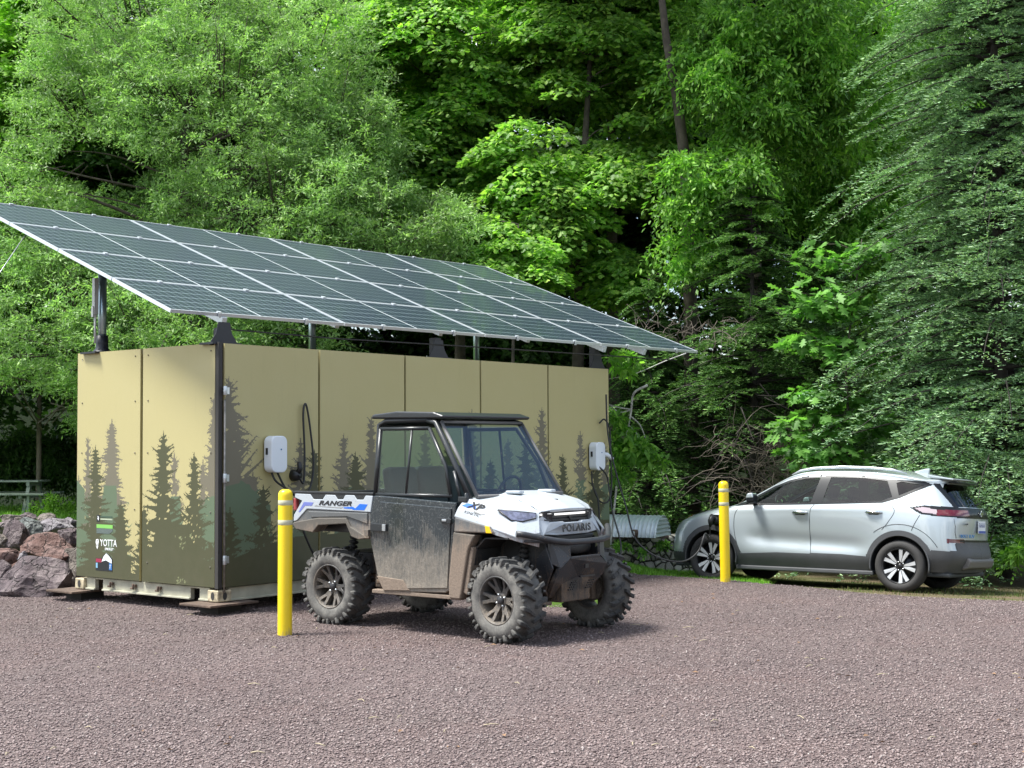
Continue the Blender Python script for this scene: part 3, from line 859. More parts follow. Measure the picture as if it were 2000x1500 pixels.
# cables running to the car and to the ground
cable('charging_cable', [(1.28, 19.32, 2.36), (1.29, 19.3, 1.94), (1.33, 19.25, 1.6), (1.41, 19.2, 1.25), (1.52, 19.1, .84), (1.6, 18.9, .48), (1.75, 18.75, .29), (1.98, 18.7, .17), (2.25, 18.75, .14), (2.45, 18.85, .26), (2.56, 18.98, .48), tuple(CARM @ Vector((1.27, 1.05, .60))), tuple(CARM @ Vector((1.27, 1.04, .78)))],
      'long black cable sagging from the container end to the front fender of the silver car')
cable('charging_cable', [(1.12, 19.15, 1.42), (1.26, 19.2, 1.28), (1.30, 19.2, 1.11), (1.33, 19.0, .78), (1.39, 18.8, .52), (1.41, 18.6, .33), (1.35, 18.5, .15), (1.1, 18.3, .02), (.5, 18.0, .01)],
      'black cable from the white handle at the container end down behind the front tyre')
cable('charging_cable', [k_(6.55, -.06, 1.85), k_(6.62, -.10, 1.90), k_(6.74, -.10, 1.75), k_(6.76, -.10, 1.3), k_(6.74, -.12, .95), k_(6.62, -.14, .78), k_(6.45, -.12, .80), k_(6.36, -.08, 1.0), k_(6.36, -.06, 1.2)],
      'black cable hanging in a loop on the container wall at its far right end')
cable('charging_cable', [k_(6.40, -.08, .95), k_(6.42, -.12, .8), k_(6.42, -.14, .5), k_(6.3, -.2, .1)],
      'black cable hanging straight down the wall below the loop at the container end')
q = MB(); q.tube([K2W(6.50, -.10, 1.42), K2W(6.60, -.14, 1.42), K2W(6.70, -.17, 1.36)], [.03, .035, .028], 10)
tag(q.build('charging_plug', m_wb), 'white charging handle hung at the far right end of the container', 'charging plug')

def mud_mat(name, base, rough, z0, z1, amt=1.0, metal=0, coat=0, streak=True, speck=.5, mud=(.20, .135, .085), scr=0, lo=.25, hi=.75):
    """real dried mud on the lower body: more of it towards the ground (object height), plus splashes"""
    m, t = new_mat(name, rough)
    tc = t.n('TexCoord'); P = tc.outputs['Object']; s = t.n('SeparateXYZ'); t.l(P, s.inputs[0])
    hz = t.rng(s.outputs[2], z1, z0)
    big = t.noise(P, 5, 6, .65); fine = t.noise(P, 55, 5, .75)
    st = t.n('Mapping'); st.inputs['Scale'].default_value = (30, 30, 4); st.inputs['Rotation'].default_value = (0, .5, 0); t.l(P, st.inputs[0])
    stn = t.noise(st.outputs[0], 2.2, 4, .7)
    f = t.math('ADD', t.math('MULTIPLY', hz, 1.25 * amt), t.math('MULTIPLY', t.math('SUBTRACT', big, .5), 1.3))
    f = t.math('ADD', f, t.math('MULTIPLY', t.math('SUBTRACT', stn if streak else fine, .5), 1.1))
    f = t.rng(f, lo, hi)
    sp = t.n('TexVoronoi'); sp.inputs['Scale'].default_value = 42; t.l(P, sp.inputs[0])
    spk = t.math('MULTIPLY', t.rng(sp.outputs['Distance'], .22, .10), t.rng(big, .42, .6))
    f2 = t.math('MAXIMUM', t.math('MULTIPLY', f, .92), t.math('MULTIPLY', spk, speck), clamp=True)
    mcol = t.ramp(fine, [(.3, tuple(q * .75 for q in mud)), (.7, tuple(q * 1.25 for q in mud))])
    base_s = base
    if scr:
        w_ = t.n('TexWave'); w_.inputs['Scale'].default_value = 3.2; w_.inputs['Distortion'].default_value = 26; w_.inputs['Detail'].default_value = 5; w_.inputs['Detail Scale'].default_value = 3
        t.l(P, w_.inputs[0])
        base_s = t.mix(t.math('MULTIPLY', t.rng(w_.outputs[1], .97, 1.0), scr), base, (.32, .34, .33))
    t.l(t.mix(f2, base_s, mcol), t.b.inputs['Base Color'])
    t.l(t.rng(f2, 0, 1, rough, .9), t.b.inputs['Roughness'])
    t.b.inputs['Metallic'].default_value = metal
    if coat:
        t.l(t.rng(f2, 0, .5, coat, 0), t.b.inputs['Coat Weight'])
    t.bump(t.math('ADD', t.math('MULTIPLY', fine, f2), t.math('MULTIPLY', spk, .5)), .6, .006)
    return m
# ------------------------------------------------------------------ bollards (built after the dirt material)
if 1:
    pass

m_refl = mat('reflective_band', (.50, .49, .34), .4)
m_yel = mud_mat('yellow_bollard_sleeve', (.80, .58, .010), .36, -.25, .30, .55, speck=.06, mud=(.34, .26, .12))
def bollard(x, y, z, lean, label):
    e = empty('bollard', (x, y, z), 0, label, 'bollard', 'yellow bollards')
    e.rotation_euler = (0, lean, .6)
    prof = [(.0001, 1.295), (.03, 1.292), (.05, 1.28), (.061, 1.262), (.064, 1.24), (.064, -.08)]
    MB().lathe(prof, 40).build('sleeve', m_yel, e)
    for zb in (1.175, 1.0):
        MB().lathe([(.0642, zb + .022), (.0656, zb + .020), (.0656, zb - .020), (.0642, zb - .022)], 40).build('band', m_refl, e)
    # ragged gravel collar
    rg = random.Random(3); q = MB()
    for k in range(26):
        a_ = rg.uniform(0, 6.3); r_ = rg.uniform(.066, .09); s_ = rg.uniform(.008, .018)
        q.box((r_ * math.cos(a_), r_ * math.sin(a_), .004), (s_, s_ * 1.3, s_ * .8), rot=Matrix.Rotation(rg.uniform(0, 3), 3, 'Z') @ Matrix.Rotation(.5, 3, 'X'))
    return e
bollard(-2.025, 12.66, 0, .004, 'tall yellow bollard left of the muddy utility vehicle')
bollard(2.73, 18.35, float(gravel_z(2.73, 18.35)), -.012, 'yellow bollard in front of the silver car')

# ------------------------------------------------------------------ utility vehicle
UX, UY, UA = -.43, 13.285, -.66846
utv = empty('utility_vehicle', (UX, UY, 0), UA, 'muddy white and black utility vehicle with knobbly tyres parked before the container', 'utility vehicle')

u_white = mud_mat('white_panel', (.42, .46, .49), .38, .78, 1.0, .55, coat=.35, speck=.35, mud=(.24, .14, .10))
u_grey = mud_mat('grey_plastic', (.10, .105, .105), .5, .84, 1.06, .8, mud=(.22, .18, .145))
u_mud = mud_mat('muddy_plastic', (.10, .09, .075), .7, .5, 1.0, 1.3, mud=(.215, .165, .125))
u_door = mud_mat('black_door_plastic', (.022, .030, .034), .22, .30, 1.02, 1.0, coat=.5, speck=.2, scr=.30, lo=.15, hi=1.15, mud=(.26, .225, .18))
u_black = mud_mat('black_cab_plastic', (.018, .021, .023), .35, .2, .5, .4, speck=.25)
u_bar = mud_mat('black_bumper_steel', (.028, .030, .034), .45, .3, .7, .5, speck=.9)
u_chas = mud_mat('chassis', (.02, .02, .02), .7, .2, .9, .5)
u_blue = mat('blue_decal', (.01, .13, .62), .35)
u_violet = mat('violet_decal', (.14, .17, .45), .4)
u_gd = mat('grey_decal', (.28, .29, .29), .4)
u_ink = mat('black_ink', (.012, .012, .014), .4)
m_glassd = bpy.data.materials.new('tinted_glass')
def glass(name, tint, alpha_mix, rough=.02, dirt=0):
    m = bpy.data.materials.new(name); m.use_nodes = True; nt = m.node_tree
    for n in list(nt.nodes): nt.nodes.remove(n)
    o = nt.nodes.new('ShaderNodeOutputMaterial'); tr = nt.nodes.new('ShaderNodeBsdfTransparent'); gl = nt.nodes.new('ShaderNodeBsdfGlossy')
    lw_ = nt.nodes.new('ShaderNodeLayerWeight'); lw_.inputs[0].default_value = .5
    fr = nt.nodes.new('ShaderNodeMath'); fr.operation = 'POWER'; fr.inputs[1].default_value = 4.0; nt.links.new(lw_.outputs['Facing'], fr.inputs[0])
    tr.inputs[0].default_value = (*tint, 1); gl.inputs[1].default_value = rough
    mm = nt.nodes.new('ShaderNodeMath'); mm.operation = 'MULTIPLY_ADD'; mm.inputs[1].default_value = 1.0; mm.inputs[2].default_value = alpha_mix; mm.use_clamp = True
    mx_ = nt.nodes.new('ShaderNodeMixShader')
    nt.links.new(fr.outputs[0], mm.inputs[0]); nt.links.new(mm.outputs[0], mx_.inputs[0])
    nt.links.new(tr.outputs[0], mx_.inputs[1]); nt.links.new(gl.outputs[0], mx_.inputs[2])
    last = mx_.outputs[0]
    if dirt:
        tc = nt.nodes.new('ShaderNodeTexCoord'); n = nt.nodes.new('ShaderNodeTexVoronoi'); n.inputs['Scale'].default_value = 48
        n2 = nt.nodes.new('ShaderNodeTexNoise'); n2.inputs['Scale'].default_value = 3.5; n2.inputs['Detail'].default_value = 6
        nt.links.new(tc.outputs['Object'], n.inputs[0]); nt.links.new(tc.outputs['Object'], n2.inputs[0])
        r = nt.nodes.new('ShaderNodeMapRange'); r.inputs[1].default_value = .17; r.inputs[2].default_value = .08
        r2 = nt.nodes.new('ShaderNodeMapRange'); r2.inputs[1].default_value = .42; r2.inputs[2].default_value = .62
        nt.links.new(n.outputs['Distance'], r.inputs[0]); nt.links.new(n2.outputs[0], r2.inputs[0])
        mu = nt.nodes.new('ShaderNodeMath'); mu.operation = 'MULTIPLY'; nt.links.new(r.outputs[0], mu.inputs[0]); nt.links.new(r2.outputs[0], mu.inputs[1])
        mu2 = nt.nodes.new('ShaderNodeMath'); mu2.operation = 'MULTIPLY_ADD'; mu2.inputs[1].default_value = dirt; mu2.inputs[2].default_value = .008; nt.links.new(mu.outputs[0], mu2.inputs[0])
        df = nt.nodes.new('ShaderNodeBsdfDiffuse'); df.inputs[0].default_value = (.42, .30, .26, 1)
        m2 = nt.nodes.new('ShaderNodeMixShader'); nt.links.new(mu2.outputs[0], m2.inputs[0]); nt.links.new(last, m2.inputs[1]); nt.links.new(df.outputs[0], m2.inputs[2]); last = m2.outputs[0]
    nt.links.new(last, o.inputs[0]); return m
g_side = glass('muddy_side_glass', (.72, .82, .78), .018, dirt=.14)
g_wind = glass('dirty_windscreen', (.78, .86, .86), .045, dirt=.6)
bpy.data.materials.remove(m_glassd)

# ---- wheel
m_tyre, t = new_mat('dusty_tyre', .85)
tc = t.n('TexCoord'); P = tc.outputs['Object']
tn = t.noise(P, 9, 6, .7); tf = t.noise(P, 70, 3)
s_ = t.n('VectorMath', operation='LENGTH'); mp_ = t.n('Mapping'); mp_.inputs['Scale'].default_value = (1, 0, 1); t.l(P, mp_.inputs[0]); t.l(mp_.outputs[0], s_.inputs[0])
rad = t.rng(s_.outputs['Value'], .36, .31, .15, 1)
d_ = t.math('MULTIPLY', rad, t.rng(tn, .3, .65, .25, 1.0), clamp=True)
t.l(t.mix(d_, (.022, .023, .024), t.ramp(tf, [(.3, (.15, .145, .13)), (.7, (.21, .20, .18))])), t.b.inputs['Base Color'])
t.bump(tf, .3, .004)
m_rim = mud_mat('dusty_alloy', (.07, .068, .065), .45, -.3, .3, .55, metal=.2, streak=False, speck=.2, mud=(.24, .20, .155))
m_hub = mat('hub_cap', (.03, .03, .032), .35)
TR, TW, RR = .368, .27, .205
def utv_wheel():
    q = MB(); h = TW / 2
    prof = [(RR - .01, -h * .80), (RR + .01, -h * .93), (RR + .05, -h * 1.0), (.285, -h * .99), (.320, -h * .86), (.332, -h * .66), (.336, 0)]
    prof = prof + [(r_, -y_) for r_, y_ in prof[-2::-1]]
    q.lathe(prof, 56, 'y')
    nl = 17
    for k in range(nl):
        for side in (-1, 1):
            a0 = 2 * PI * (k + (.5 if side > 0 else 0)) / nl
            def P_(r_, a_, y_): return Vector((r_ * math.cos(a_), y_, r_ * math.sin(a_)))
            def block(a1, y1, a2, y2, wa, r0, r1, wa2=None):
                wa2 = wa2 or wa
                vs = []
                for (a_, y_, ww) in ((a1, y1, wa), (a2, y2, wa2)):
                    for da in (-ww, ww):
                        vs.append(P_(r0, a_ + da * 1.15, y_)); vs.append(P_(r1, a_ + da * .85, y_))
                q.add(vs, [(0, 1, 3, 2), (4, 6, 7, 5), (0, 4, 5, 1), (2, 3, 7, 6), (1, 5, 7, 3), (0, 2, 6, 4)])
            d = .12
            block(a0, side * .008, a0 + d * .8, side * .065, .048, .325, TR)
            block(a0 + d * .9, side * .066, a0 + d * 1.5, side * .128, .050, .320, TR - .003, .058)
            # shoulder lug wraps on to the sidewall
            vs = []
            for (r_, y_, ww) in ((TR - .004, .126, .056), (.352, .141, .05), (.300, .143, .032), (.300, .130, .04), (.33, .118, .056)):
                for da in (-ww, ww):
                    vs.append(P_(r_, a0 + d * 1.5 + da, side * y_))
            fs = [(2 * i, 2 * i + 1, 2 * i + 3, 2 * i + 2) for i in range(4)] + [(8, 9, 1, 0), (0, 2, 4, 6, 8), (1, 9, 7, 5, 3)]
            q.add(vs, fs)
            q.add([P_(.350, a0 + d * 1.5 + .19 + da, side * y_) for da in (-.03, .03) for y_ in (.105, .135)] + [P_(.318, a0 + d * 1.5 + .19 + da, side * y_) for da in (-.034, .034) for y_ in (.105, .139)],
                  [(0, 1, 3, 2), (4, 6, 7, 5), (0, 4, 5, 1), (2, 3, 7, 6), (1, 5, 7, 3)])
    w_ = MB()
    ri = RR
    w_.lathe([(ri + .004, -h * .80), (ri + .006, -h * .90), (ri - .006, -h * .93), (ri - .014, -h * .82), (ri - .022, -h * .3), (ri - .026, h * .75), (ri + .004, h * .8)], 44, 'y')
    w_.lathe([(.0001, -.062), (.050, -.064), (.062, -.055), (.064, .0), (.0001, .0)], 28, 'y')
    for k in range(6):
        a_ = 2 * PI * k / 6 + .25
        c_, s__ = math.cos(a_), math.sin(a_)
        for sgn in (-1, 1):
            def Q(r_, off, y_): return (r_ * c_ - off * s__, y_, r_ * s__ + off * c_)
            o1, o2, hw1, hw2 = sgn * .012, sgn * .040, .014, .016
            vs = []
            for (r_, off, hw, y0, y1) in ((.05, o1, hw1, -.058, -.02), (.115, sgn * .015, .017, -.074, -.035), (.150, sgn * .030, .015, -.088, -.045), (ri - .012, o2, hw2, -h * .80, -.05)):
                vs += [Q(r_, off - hw, y0), Q(r_, off + hw, y0), Q(r_, off + hw, y1), Q(r_, off - hw, y1)]
            fs = []
            for i in range(3):
                for j in range(4): fs.append((4 * i + j, 4 * i + (j + 1) % 4, 4 * i + 4 + (j + 1) % 4, 4 * i + 4 + j))
            w_.add(vs, fs)
        if k % 2 == 0 or True:
            pass
    # brake drum and disc behind
    w_.lathe([(.0001, .01), (.11, .01), (.12, .03), (.12, .07), (.0001, .075)], 28, 'y')
    hub = MB(); hub.lathe([(.0001, -.088), (.026, -.088), (.036, -.080), (.038, -.06)], 24, 'y')
    for k in range(4):
        a_ = PI / 4 + k * PI / 2; hub.lathe([(.0001, -.078), (.008, -.078), (.009, -.055)], 8, 'y', (.052 * math.cos(a_), 0, .052 * math.sin(a_)), m=1)
    return q, w_, hub
tq, wq, hq = utv_wheel()
wheel0 = wq.build('wheel', m_rim, utv, bevel=.002, seg=1)
tyre0 = tq.build('tyre', m_tyre, wheel0, bevel=.004, seg=1)
hub0 = hq.build('hub_cap', [m_hub, m_zinc], wheel0)
def place_wheel(x, y, steer, spin, first=False):
    if first: w_ = wheel0
    else:
        w_ = wheel0.copy(); COL.objects.link(w_); w_.parent = utv
        for ch in (tyre0, hub0):
            d = ch.copy(); COL.objects.link(d); d.parent = w_
    w_.location = (x, y, .362)
    w_.rotation_euler = Matrix.Rotation(steer + (PI if y > 0 else 0), 4, 'Z').to_3x3().to_4x4().to_euler() if spin == 0 else (Matrix.Rotation(steer + (PI if y > 0 else 0), 4, 'Z') @ Matrix.Rotation(spin, 4, 'Y')).to_euler()
place_wheel(1.0, -.665, R(-7), .3, True)
place_wheel(1.0, .665, R(-7), .9)
place_wheel(-1.06, -.625, 0, 1.4)
place_wheel(-1.06, .625, 0, .2)

def both(fn):
    for sg in (-1, 1): fn(sg)
# ---- cargo bed
wb = [(-1.525, 1.225), (-1.316, 1.222), (-1.27, 1.174), (-1.148, 1.175), (-1.11, 1.220), (-.983, 1.219), (-.946, 1.180), (-.879, 1.180), (-.85, 1.222), (-.733, 1.222), (-.697, 1.182), (-.617, 1.182), (-.588, 1.221), (-.495, 1.219), (-.524, 1.068), (-1.362, 1.080), (-1.501, .966), (-1.548, .955), (-1.540, 1.02), (-1.43, 1.155), (-1.53, 1.185)]
gf = [(-1.362, 1.079), (-.524, 1.067), (-.539, .841), (-.567, .820), (-.668, .826), (-.748, .849), (-.821, .972), (-1.193, .945), (-1.27, .874), (-1.501, .890), (-1.548, .948), (-1.501, .965)]
gf_out = [(-1.335, 1.060), (-.535, 1.050), (-.540, .95), (-.80, 1.0), (-1.19, 1.0), (-1.30, .955)]
def bed_side(sg):
    p = MB().prism(wb, sg * .70, sg * .742).build('bed_panel', u_white, utv, bevel=.006)
    MB().prism(gf, sg * .60, sg * .735).prism([(-.56, 1.06), (-1.34, 1.06), (-1.30, 1.0), (-.82, 1.02), (-.56, .96)], sg * .735, sg * .748).build('bed_fender', u_grey, utv, bevel=.01)
    # mud-caked wheel-arch lip
    lip = [(-1.53, .95), (-1.30, .985), (-1.20, 1.0), (-.83, 1.01), (-.77, .93), (-.60, .86), (-.56, .83), (-.668, .815), (-.76, .84), (-.83, .955), (-1.193, .93), (-1.27, .86), (-1.50, .885), (-1.552, .93)]
    MB().prism(lip, sg * .66, sg * .757).build('fender_lip', u_mud, utv, bevel=.008)
    MB().box((-1.02, sg * .715, 1.238), (1.06, .06, .022)).box((-1.02, sg * .733, 1.205), (1.03, .012, .06)).build('bed_rail', u_black, utv, bevel=.006)
    d = MB()
    for poly, mi in (([(-.872, 1.106), (-.80, 1.110), (-.747, 1.114), (-.718, 1.099), (-.66, 1.142), (-.56, 1.139), (-.603, 1.085), (-.747, 1.085), (-.762, 1.093), (-.865, 1.096)], 0),
                     ([(-1.40, 1.145), (-1.27, 1.143), (-1.293, 1.112), (-1.385, 1.110), (-1.46, 1.045), (-1.475, 1.05)], 1),
                     ([(-1.232, 1.125), (-1.26, 1.108), (-.90, 1.096), (-.88, 1.106), (-1.194, 1.112)], 2)):
        d.prism(poly, sg * .742, sg * .7435, m=mi)
    dd = d.build('decal', [u_blue, u_violet, u_gd], p)
    M = Matrix(((1, 0, 0, -.985), (0, 0, -1, -.744), (0, 1, 0, 1.140), (0, 0, 0, 1))) if sg < 0 else Matrix(((-1, 0, 0, -.985), (0, 0, 1, .744), (0, 1, 0, 1.140), (0, 0, 0, 1)))
    text_mesh('range_lettering', 'RANGER', .058, u_ink, p, M, shear=.35, width=1.85, bold=.0016, spacing=1.05).name = 'side_lettering'
    # red tail lamp on the rear corner
    MB().box((-1.55, sg * .68, 1.12), (.04, .09, .12)).build('tail_lamp', mat('tail_lamp_lens', (.30, .05, .05), .3), utv, bevel=.01)
both(bed_side)
q = MB(); q.box((-1.02, 0, 1.0), (1.0, 1.38, .04)); q.box((-.50, 0, 1.11), (.04, 1.40, .24)); q.box((-1.535, 0, 1.09), (.04, 1.34, .28)); q.box((-1.02, 0, .92), (.8, 1.1, .12))
for sg in (-1, 1): q.box((-1.02, sg * .69, 1.10), (1.0, .02, .22))
q.build('cargo_bed', u_black, utv, bevel=.006)

# ---- chassis, suspension
q = MB(); q.box((0, 0, .36), (1.7, .56, .12)); q.box((-1.0, 0, .50), (.9, .5, .3)); q.box((.9, 0, .48), (.7, .42, .34)); q.box((-.55, 0, .62), (.1, 1.2, .5)); q.box((0, 0, .43), (1.1, 1.30, .04)); q.box((.62, 0, .72), (.05, 1.1, .5))
q.build('chassis', u_chas, utv, bevel=.01)
def susp(sg):
    for x in (1.0, -1.06):
        y1 = .56
        q = MB()
        for z0, z1 in ((.30, .30), (.46, .44)):
            q.tube([(x - .12, sg * .22, z1), (x, sg * y1, z0)], .018, 8); q.tube([(x + .14, sg * .22, z1), (x, sg * y1, z0)], .018, 8)
        q.tube([(x, sg * .2, .38), (x, sg * .6, .365)], .024, 10)
        q.lathe([(.05, sg * .30), (.062, sg * .33), (.05, sg * .36), (.06, sg * .39), (.045, sg * .42)], 14, 'y', (x, 0, .37))
        q.box((x, sg * .56, .38), (.10, .06, .22))
        q.build('suspension_arm', u_mud, utv)
        s = MB(); xs = x - .02
        A_, B_ = Vector((xs, sg * .50, .34)), Vector((xs, sg * .36, .90))
        s.tube([A_, B_], .020, 10)
        for k in range(9):
            f = .22 + k * .075; c_ = A_.lerp(B_, f); dd_ = (B_ - A_).normalized() * .016
            s.tube([c_ - dd_, c_, c_ + dd_], [.036, .050, .036], 12, cap=False)
        s.build('shock_absorber', u_chas, utv)
both(susp)
# inner wheel-arch liners
def liner(sg):
    q = MB()
    pts = [(.50, .36), (.60, .42), (.70, .78), (.80, .87), (1.05, .875)]
    for i in range(len(pts) - 1):
        (x0, z0), (x1, z1) = pts[i], pts[i + 1]
        q.add([(x0, sg * .36, z0), (x1, sg * .36, z1), (x1, sg * .70, z1), (x0, sg * .70, z0)], [(0, 1, 2, 3)])
    q.add([(.5, sg * .36, .4), (1.2, sg * .36, .5), (1.2, sg * .36, .86), (.5, sg * .36, .88)], [(0, 1, 2, 3)])
    o = q.build('wheel_liner', u_chas, utv); s = o.modifiers.new('s', 'SOLIDIFY'); s.thickness = .012
both(liner)

# ---- doors
dl = [(-.488, 1.222), (-.40, 1.222), (.513, 1.178), (.499, 1.019), (.455, .70), (.425, .41), (.38, .388), (-.36, .359), (-.385, .38), (-.447, .502), (-.539, .826), (-.531, 1.052)]
def door(sg):
    d = MB().prism([(x * .985, z) for x, z in dl], sg * .695, sg * .742).build('door', u_door, utv, bevel=.01)
    # outer skins with the diagonal crease
    MB().prism([(-.40, 1.17), (.46, 1.13), (.45, 1.0), (.41, .43), (-.06, .40), (-.16, .62), (-.36, 1.02)], sg * .742, sg * .754).build('outer_skin', u_door, d, bevel=.008)
    MB().prism([(-.44, .495), (-.12, .475), (-.03, .385), (-.355, .368)], sg * .742, sg * .752).build('sill_skin', u_mud, d, bevel=.006)
    MB().prism([(.33, 1.045), (.475, 1.035), (.47, .995), (.36, 1.0)], sg * .752, sg * .778).box((.40, sg * .781, 1.022), (.05, .008, .02), m=1).build('door_handle', [u_black, m_zinc], d, bevel=.004)
    MB().box((-.40, sg * .758, .935), (.20, .03, .065)).box((-.325, sg * .776, .935), (.04, .012, .06), m=1).build('hinge', [u_black, m_zinc], d, bevel=.003)
    MB().box((-.545, sg * .765, .88), (.05, .03, .06)).build('striker', u_mud, utv, bevel=.003)
    # upper door: frame tubes and glass
    up = [(-.49, 1.225), (-.50, 1.83), (.10, 1.83), (.33, 1.50), (.42, 1.24)]
    fr = MB()
    yb = lambda z: sg * (.715 - (z - 1.22) * .14)
    ring = up + [up[0]]
    fr.tube([(x, yb(z), z) for x, z in [up[0], up[1]]], .020, 8); fr.tube([(x, yb(z), z) for x, z in up[1:3]], .018, 8)
    fr.tube([(x, yb(z), z) for x, z in up[2:5]], .018, 8); fr.tube([(up[4][0] + .02, yb(1.235), 1.232), (up[0][0], yb(1.235), 1.232)], .016, 8)
    fr.tube([(-.11, yb(1.23), 1.23), (-.11, yb(1.82), 1.82)], .012, 8)
    fr.build('window_frame', u_black, d)
    g = MB(); n = len(up)
    g.add([(x, yb(z), z) for x, z in up], [tuple(range(n))]); 
    go = g.build('side_window', g_side, d); s = go.modifiers.new('s', 'SOLIDIFY'); s.thickness = .004
both(door)
# rocker / sill and flare
def sides(sg):
    MB().box((.02, sg * .70, .352), (1.06, .08, .035)).build('sill', u_mud, utv, bevel=.006)
    fl = [(.488, .925), (.735, .905), (.665, .80), (.648, .76), (.575, .40), (.56, .345), (.435, .345), (.432, .50)]
    MB().prism(fl, sg * .66, sg * .762).prism([(.66, .80), (.70, .80), (.63, .38), (.575, .40)], sg * .50, sg * .74).build('front_flare', u_mud, utv, bevel=.012)
    MB().prism([(.511, 1.056), (.845, .993), (.905, .985), (.94, .925), (.499, .922)], sg * .68, sg * .766).build('front_fender', u_grey, utv, bevel=.012)
    MB().prism([(.850, .990), (.895, .984), (.925, .925), (.862, .925)], sg * .75, sg * .772).build('marker_lamp', mat('amber_marker', (.85, .50, .005), .25, coat=.5), utv, bevel=.005)
both(sides)

# ---- front clip: white fender shells (mirror), faceted
def shell(sg):
    a = [(.62, .33, 1.232), (.85, .34, 1.20), (1.0, .35, 1.158), (1.13, .36, 1.098)]
    b = [(.575, .70, 1.218), (.80, .685, 1.168), (.99, .56, 1.128), (1.145, .385, 1.090)]
    c = [(.53, .750, 1.13), (.84, .735, 1.062), (1.06, .60, 1.015), (1.175, .425, 1.010)]
    d = [(.500, .762, 1.060), (.90, .760, .975), (1.11, .665, .895), (1.215, .47, .925)]
    e = [(.500, .735, 1.03), (.95, .735, .905), (1.13, .64, .850), (1.20, .46, .80)]
    q = MB(); rows = [a, b, c, d, e]
    vs = [(x, sg * y, z) for r_ in rows for (x, y, z) in r_]
    fs = [(i * 4 + j, i * 4 + j + 1, i * 4 + 5 + j, i * 4 + 4 + j) for i in range(4) for j in range(3)]
    q.add(vs, fs)
    o = q.build('fender_shell', u_white, utv)
    s = o.modifiers.new('s', 'SOLIDIFY'); s.thickness = .012; s.offset = -1
    bv = o.modifiers.new('b', 'BEVEL'); bv.width = .010; bv.segments = 3; bv.limit_method = 'ANGLE'; bv.angle_limit = R(12)
    # headlight lens set into the angled cheek
    nrm = Vector((.42, sg * .9, .12)).normalized() * .006
    L = [Vector(p) for p in ((.905, sg * .655, 1.120), (1.132, sg * .412, 1.085), (1.140, sg * .432, 1.045), (1.085, sg * .545, 1.020), (1.02, sg * .615, 1.030))]
    def onsurf(p):
        return p + nrm
    L = [onsurf(p) for p in L]
    m_lens = mat('smoked_headlight_lens', (.10, .11, .17), .12, coat=1, var=.5, vscale=30)
    q = MB(); q.add(L, [tuple(range(5))])
    ho = q.build('headlight', m_lens, utv); s = ho.modifiers.new('s', 'SOLIDIFY'); s.thickness = .012; s.offset = 0
    q = MB(); pts = L + [L[0]]; q.tube([p + nrm * .2 for p in pts], .007, 6); q.build('lens_rim', u_ink, ho)
    # XP decal and lettering on the shell flank
    A_ = Vector((.53, sg * .756, 1.13)); B_ = Vector((.84, sg * .743, 1.062)); T_ = Vector((.575, sg * .706, 1.218))
    ex = (B_ - A_); ex.normalize(); ez = (T_ - A_); ez -= ex * ez.dot(ex); ez.normalize()
    n_ = ex.cross(ez) if sg < 0 else ez.cross(ex)
    n_ = n_ if n_.y * sg > 0 else -n_
    X_ = ex if sg < 0 else -ex
    def MM(p): 
        return Matrix(((X_.x, ez.x, n_.x, p.x), (X_.y, ez.y, n_.y, p.y), (X_.z, ez.z, n_.z, p.z), (0, 0, 0, 1)))
    base = A_ + ex * .165 + ez * .050 + n_ * .020
    dq = MB(); dq.prism([(-.135, -.012), (-.08, .022), (-.02, .026), (.01, .012), (.02, -.008), (-.03, -.002), (-.07, -.02)], 0, .002, 'z', m=0).prism([(.0, -.028), (.02, -.008), (.14, -.004), (.125, -.028), (.10, -.042), (.02, -.042)], 0, .002, 'z', m=1)
    dd = dq.build('decal', [u_blue, u_gd], o); dd.data.transform(MM(base))
    t1 = text_mesh('side_lettering', 'XP', .088, u_ink, o, MM(base + n_ * .004 + ez * .014), shear=.4, width=1.35, bold=.002)
    t2 = text_mesh('side_lettering', 'KINETIC', .034, u_ink, o, MM(base + n_ * .003 - ez * .058), shear=.3, width=1.35)
    from mathutils.bvhtree import BVHTree
    bv_ = BVHTree.FromPolygons([Vector(v) for v in vs], fs)
    for ob_, off_ in ((dd, .004), (t1, .008), (t2, .006)):
        for v in ob_.data.vertices:
            hit = bv_.ray_cast(v.co + n_ * .15, -n_, .4)
            if hit[0] is not None: v.co = hit[0] + n_ * off_
both(shell)
# rust-red mud splash on the near fender is part of the mud material of the shell
# ---- hood
q = MB()
ca = [(.66, -.345, 1.236), (.66, -.22, 1.262), (.66, 0, 1.266), (.66, .22, 1.262), (.66, .345, 1.236)]
cb = [(.90, -.35, 1.198), (.90, -.23, 1.226), (.90, 0, 1.232), (.90, .23, 1.226), (.90, .35, 1.198)]
cc = [(1.06, -.36, 1.145), (1.08, -.25, 1.17), (1.09, 0, 1.178), (1.08, .25, 1.17), (1.06, .36, 1.145)]
ce = [(1.14, -.37, 1.098), (1.175, -.26, 1.112), (1.19, 0, 1.118), (1.175, .26, 1.112), (1.14, .37, 1.098)]
cf = [(1.14, -.37, 1.08), (1.17, -.26, 1.09), (1.185, 0, 1.096), (1.17, .26, 1.09), (1.14, .37, 1.08)]
rows = [ca, cb, cc, ce, cf]
q.add([v for r_ in rows for v in r_], [(i * 5 + j, i * 5 + j + 1, i * 5 + 6 + j, i * 5 + 5 + j) for i in range(4) for j in range(4)], smooth=False)
hood = q.build('hood', u_white, utv)
s = hood.modifiers.new('s', 'SOLIDIFY'); s.thickness = .012; s.offset = -1
bv = hood.modifiers.new('b', 'BEVEL'); bv.width = .008; bv.segments = 2; bv.limit_method = 'ANGLE'; bv.angle_limit = R(10)
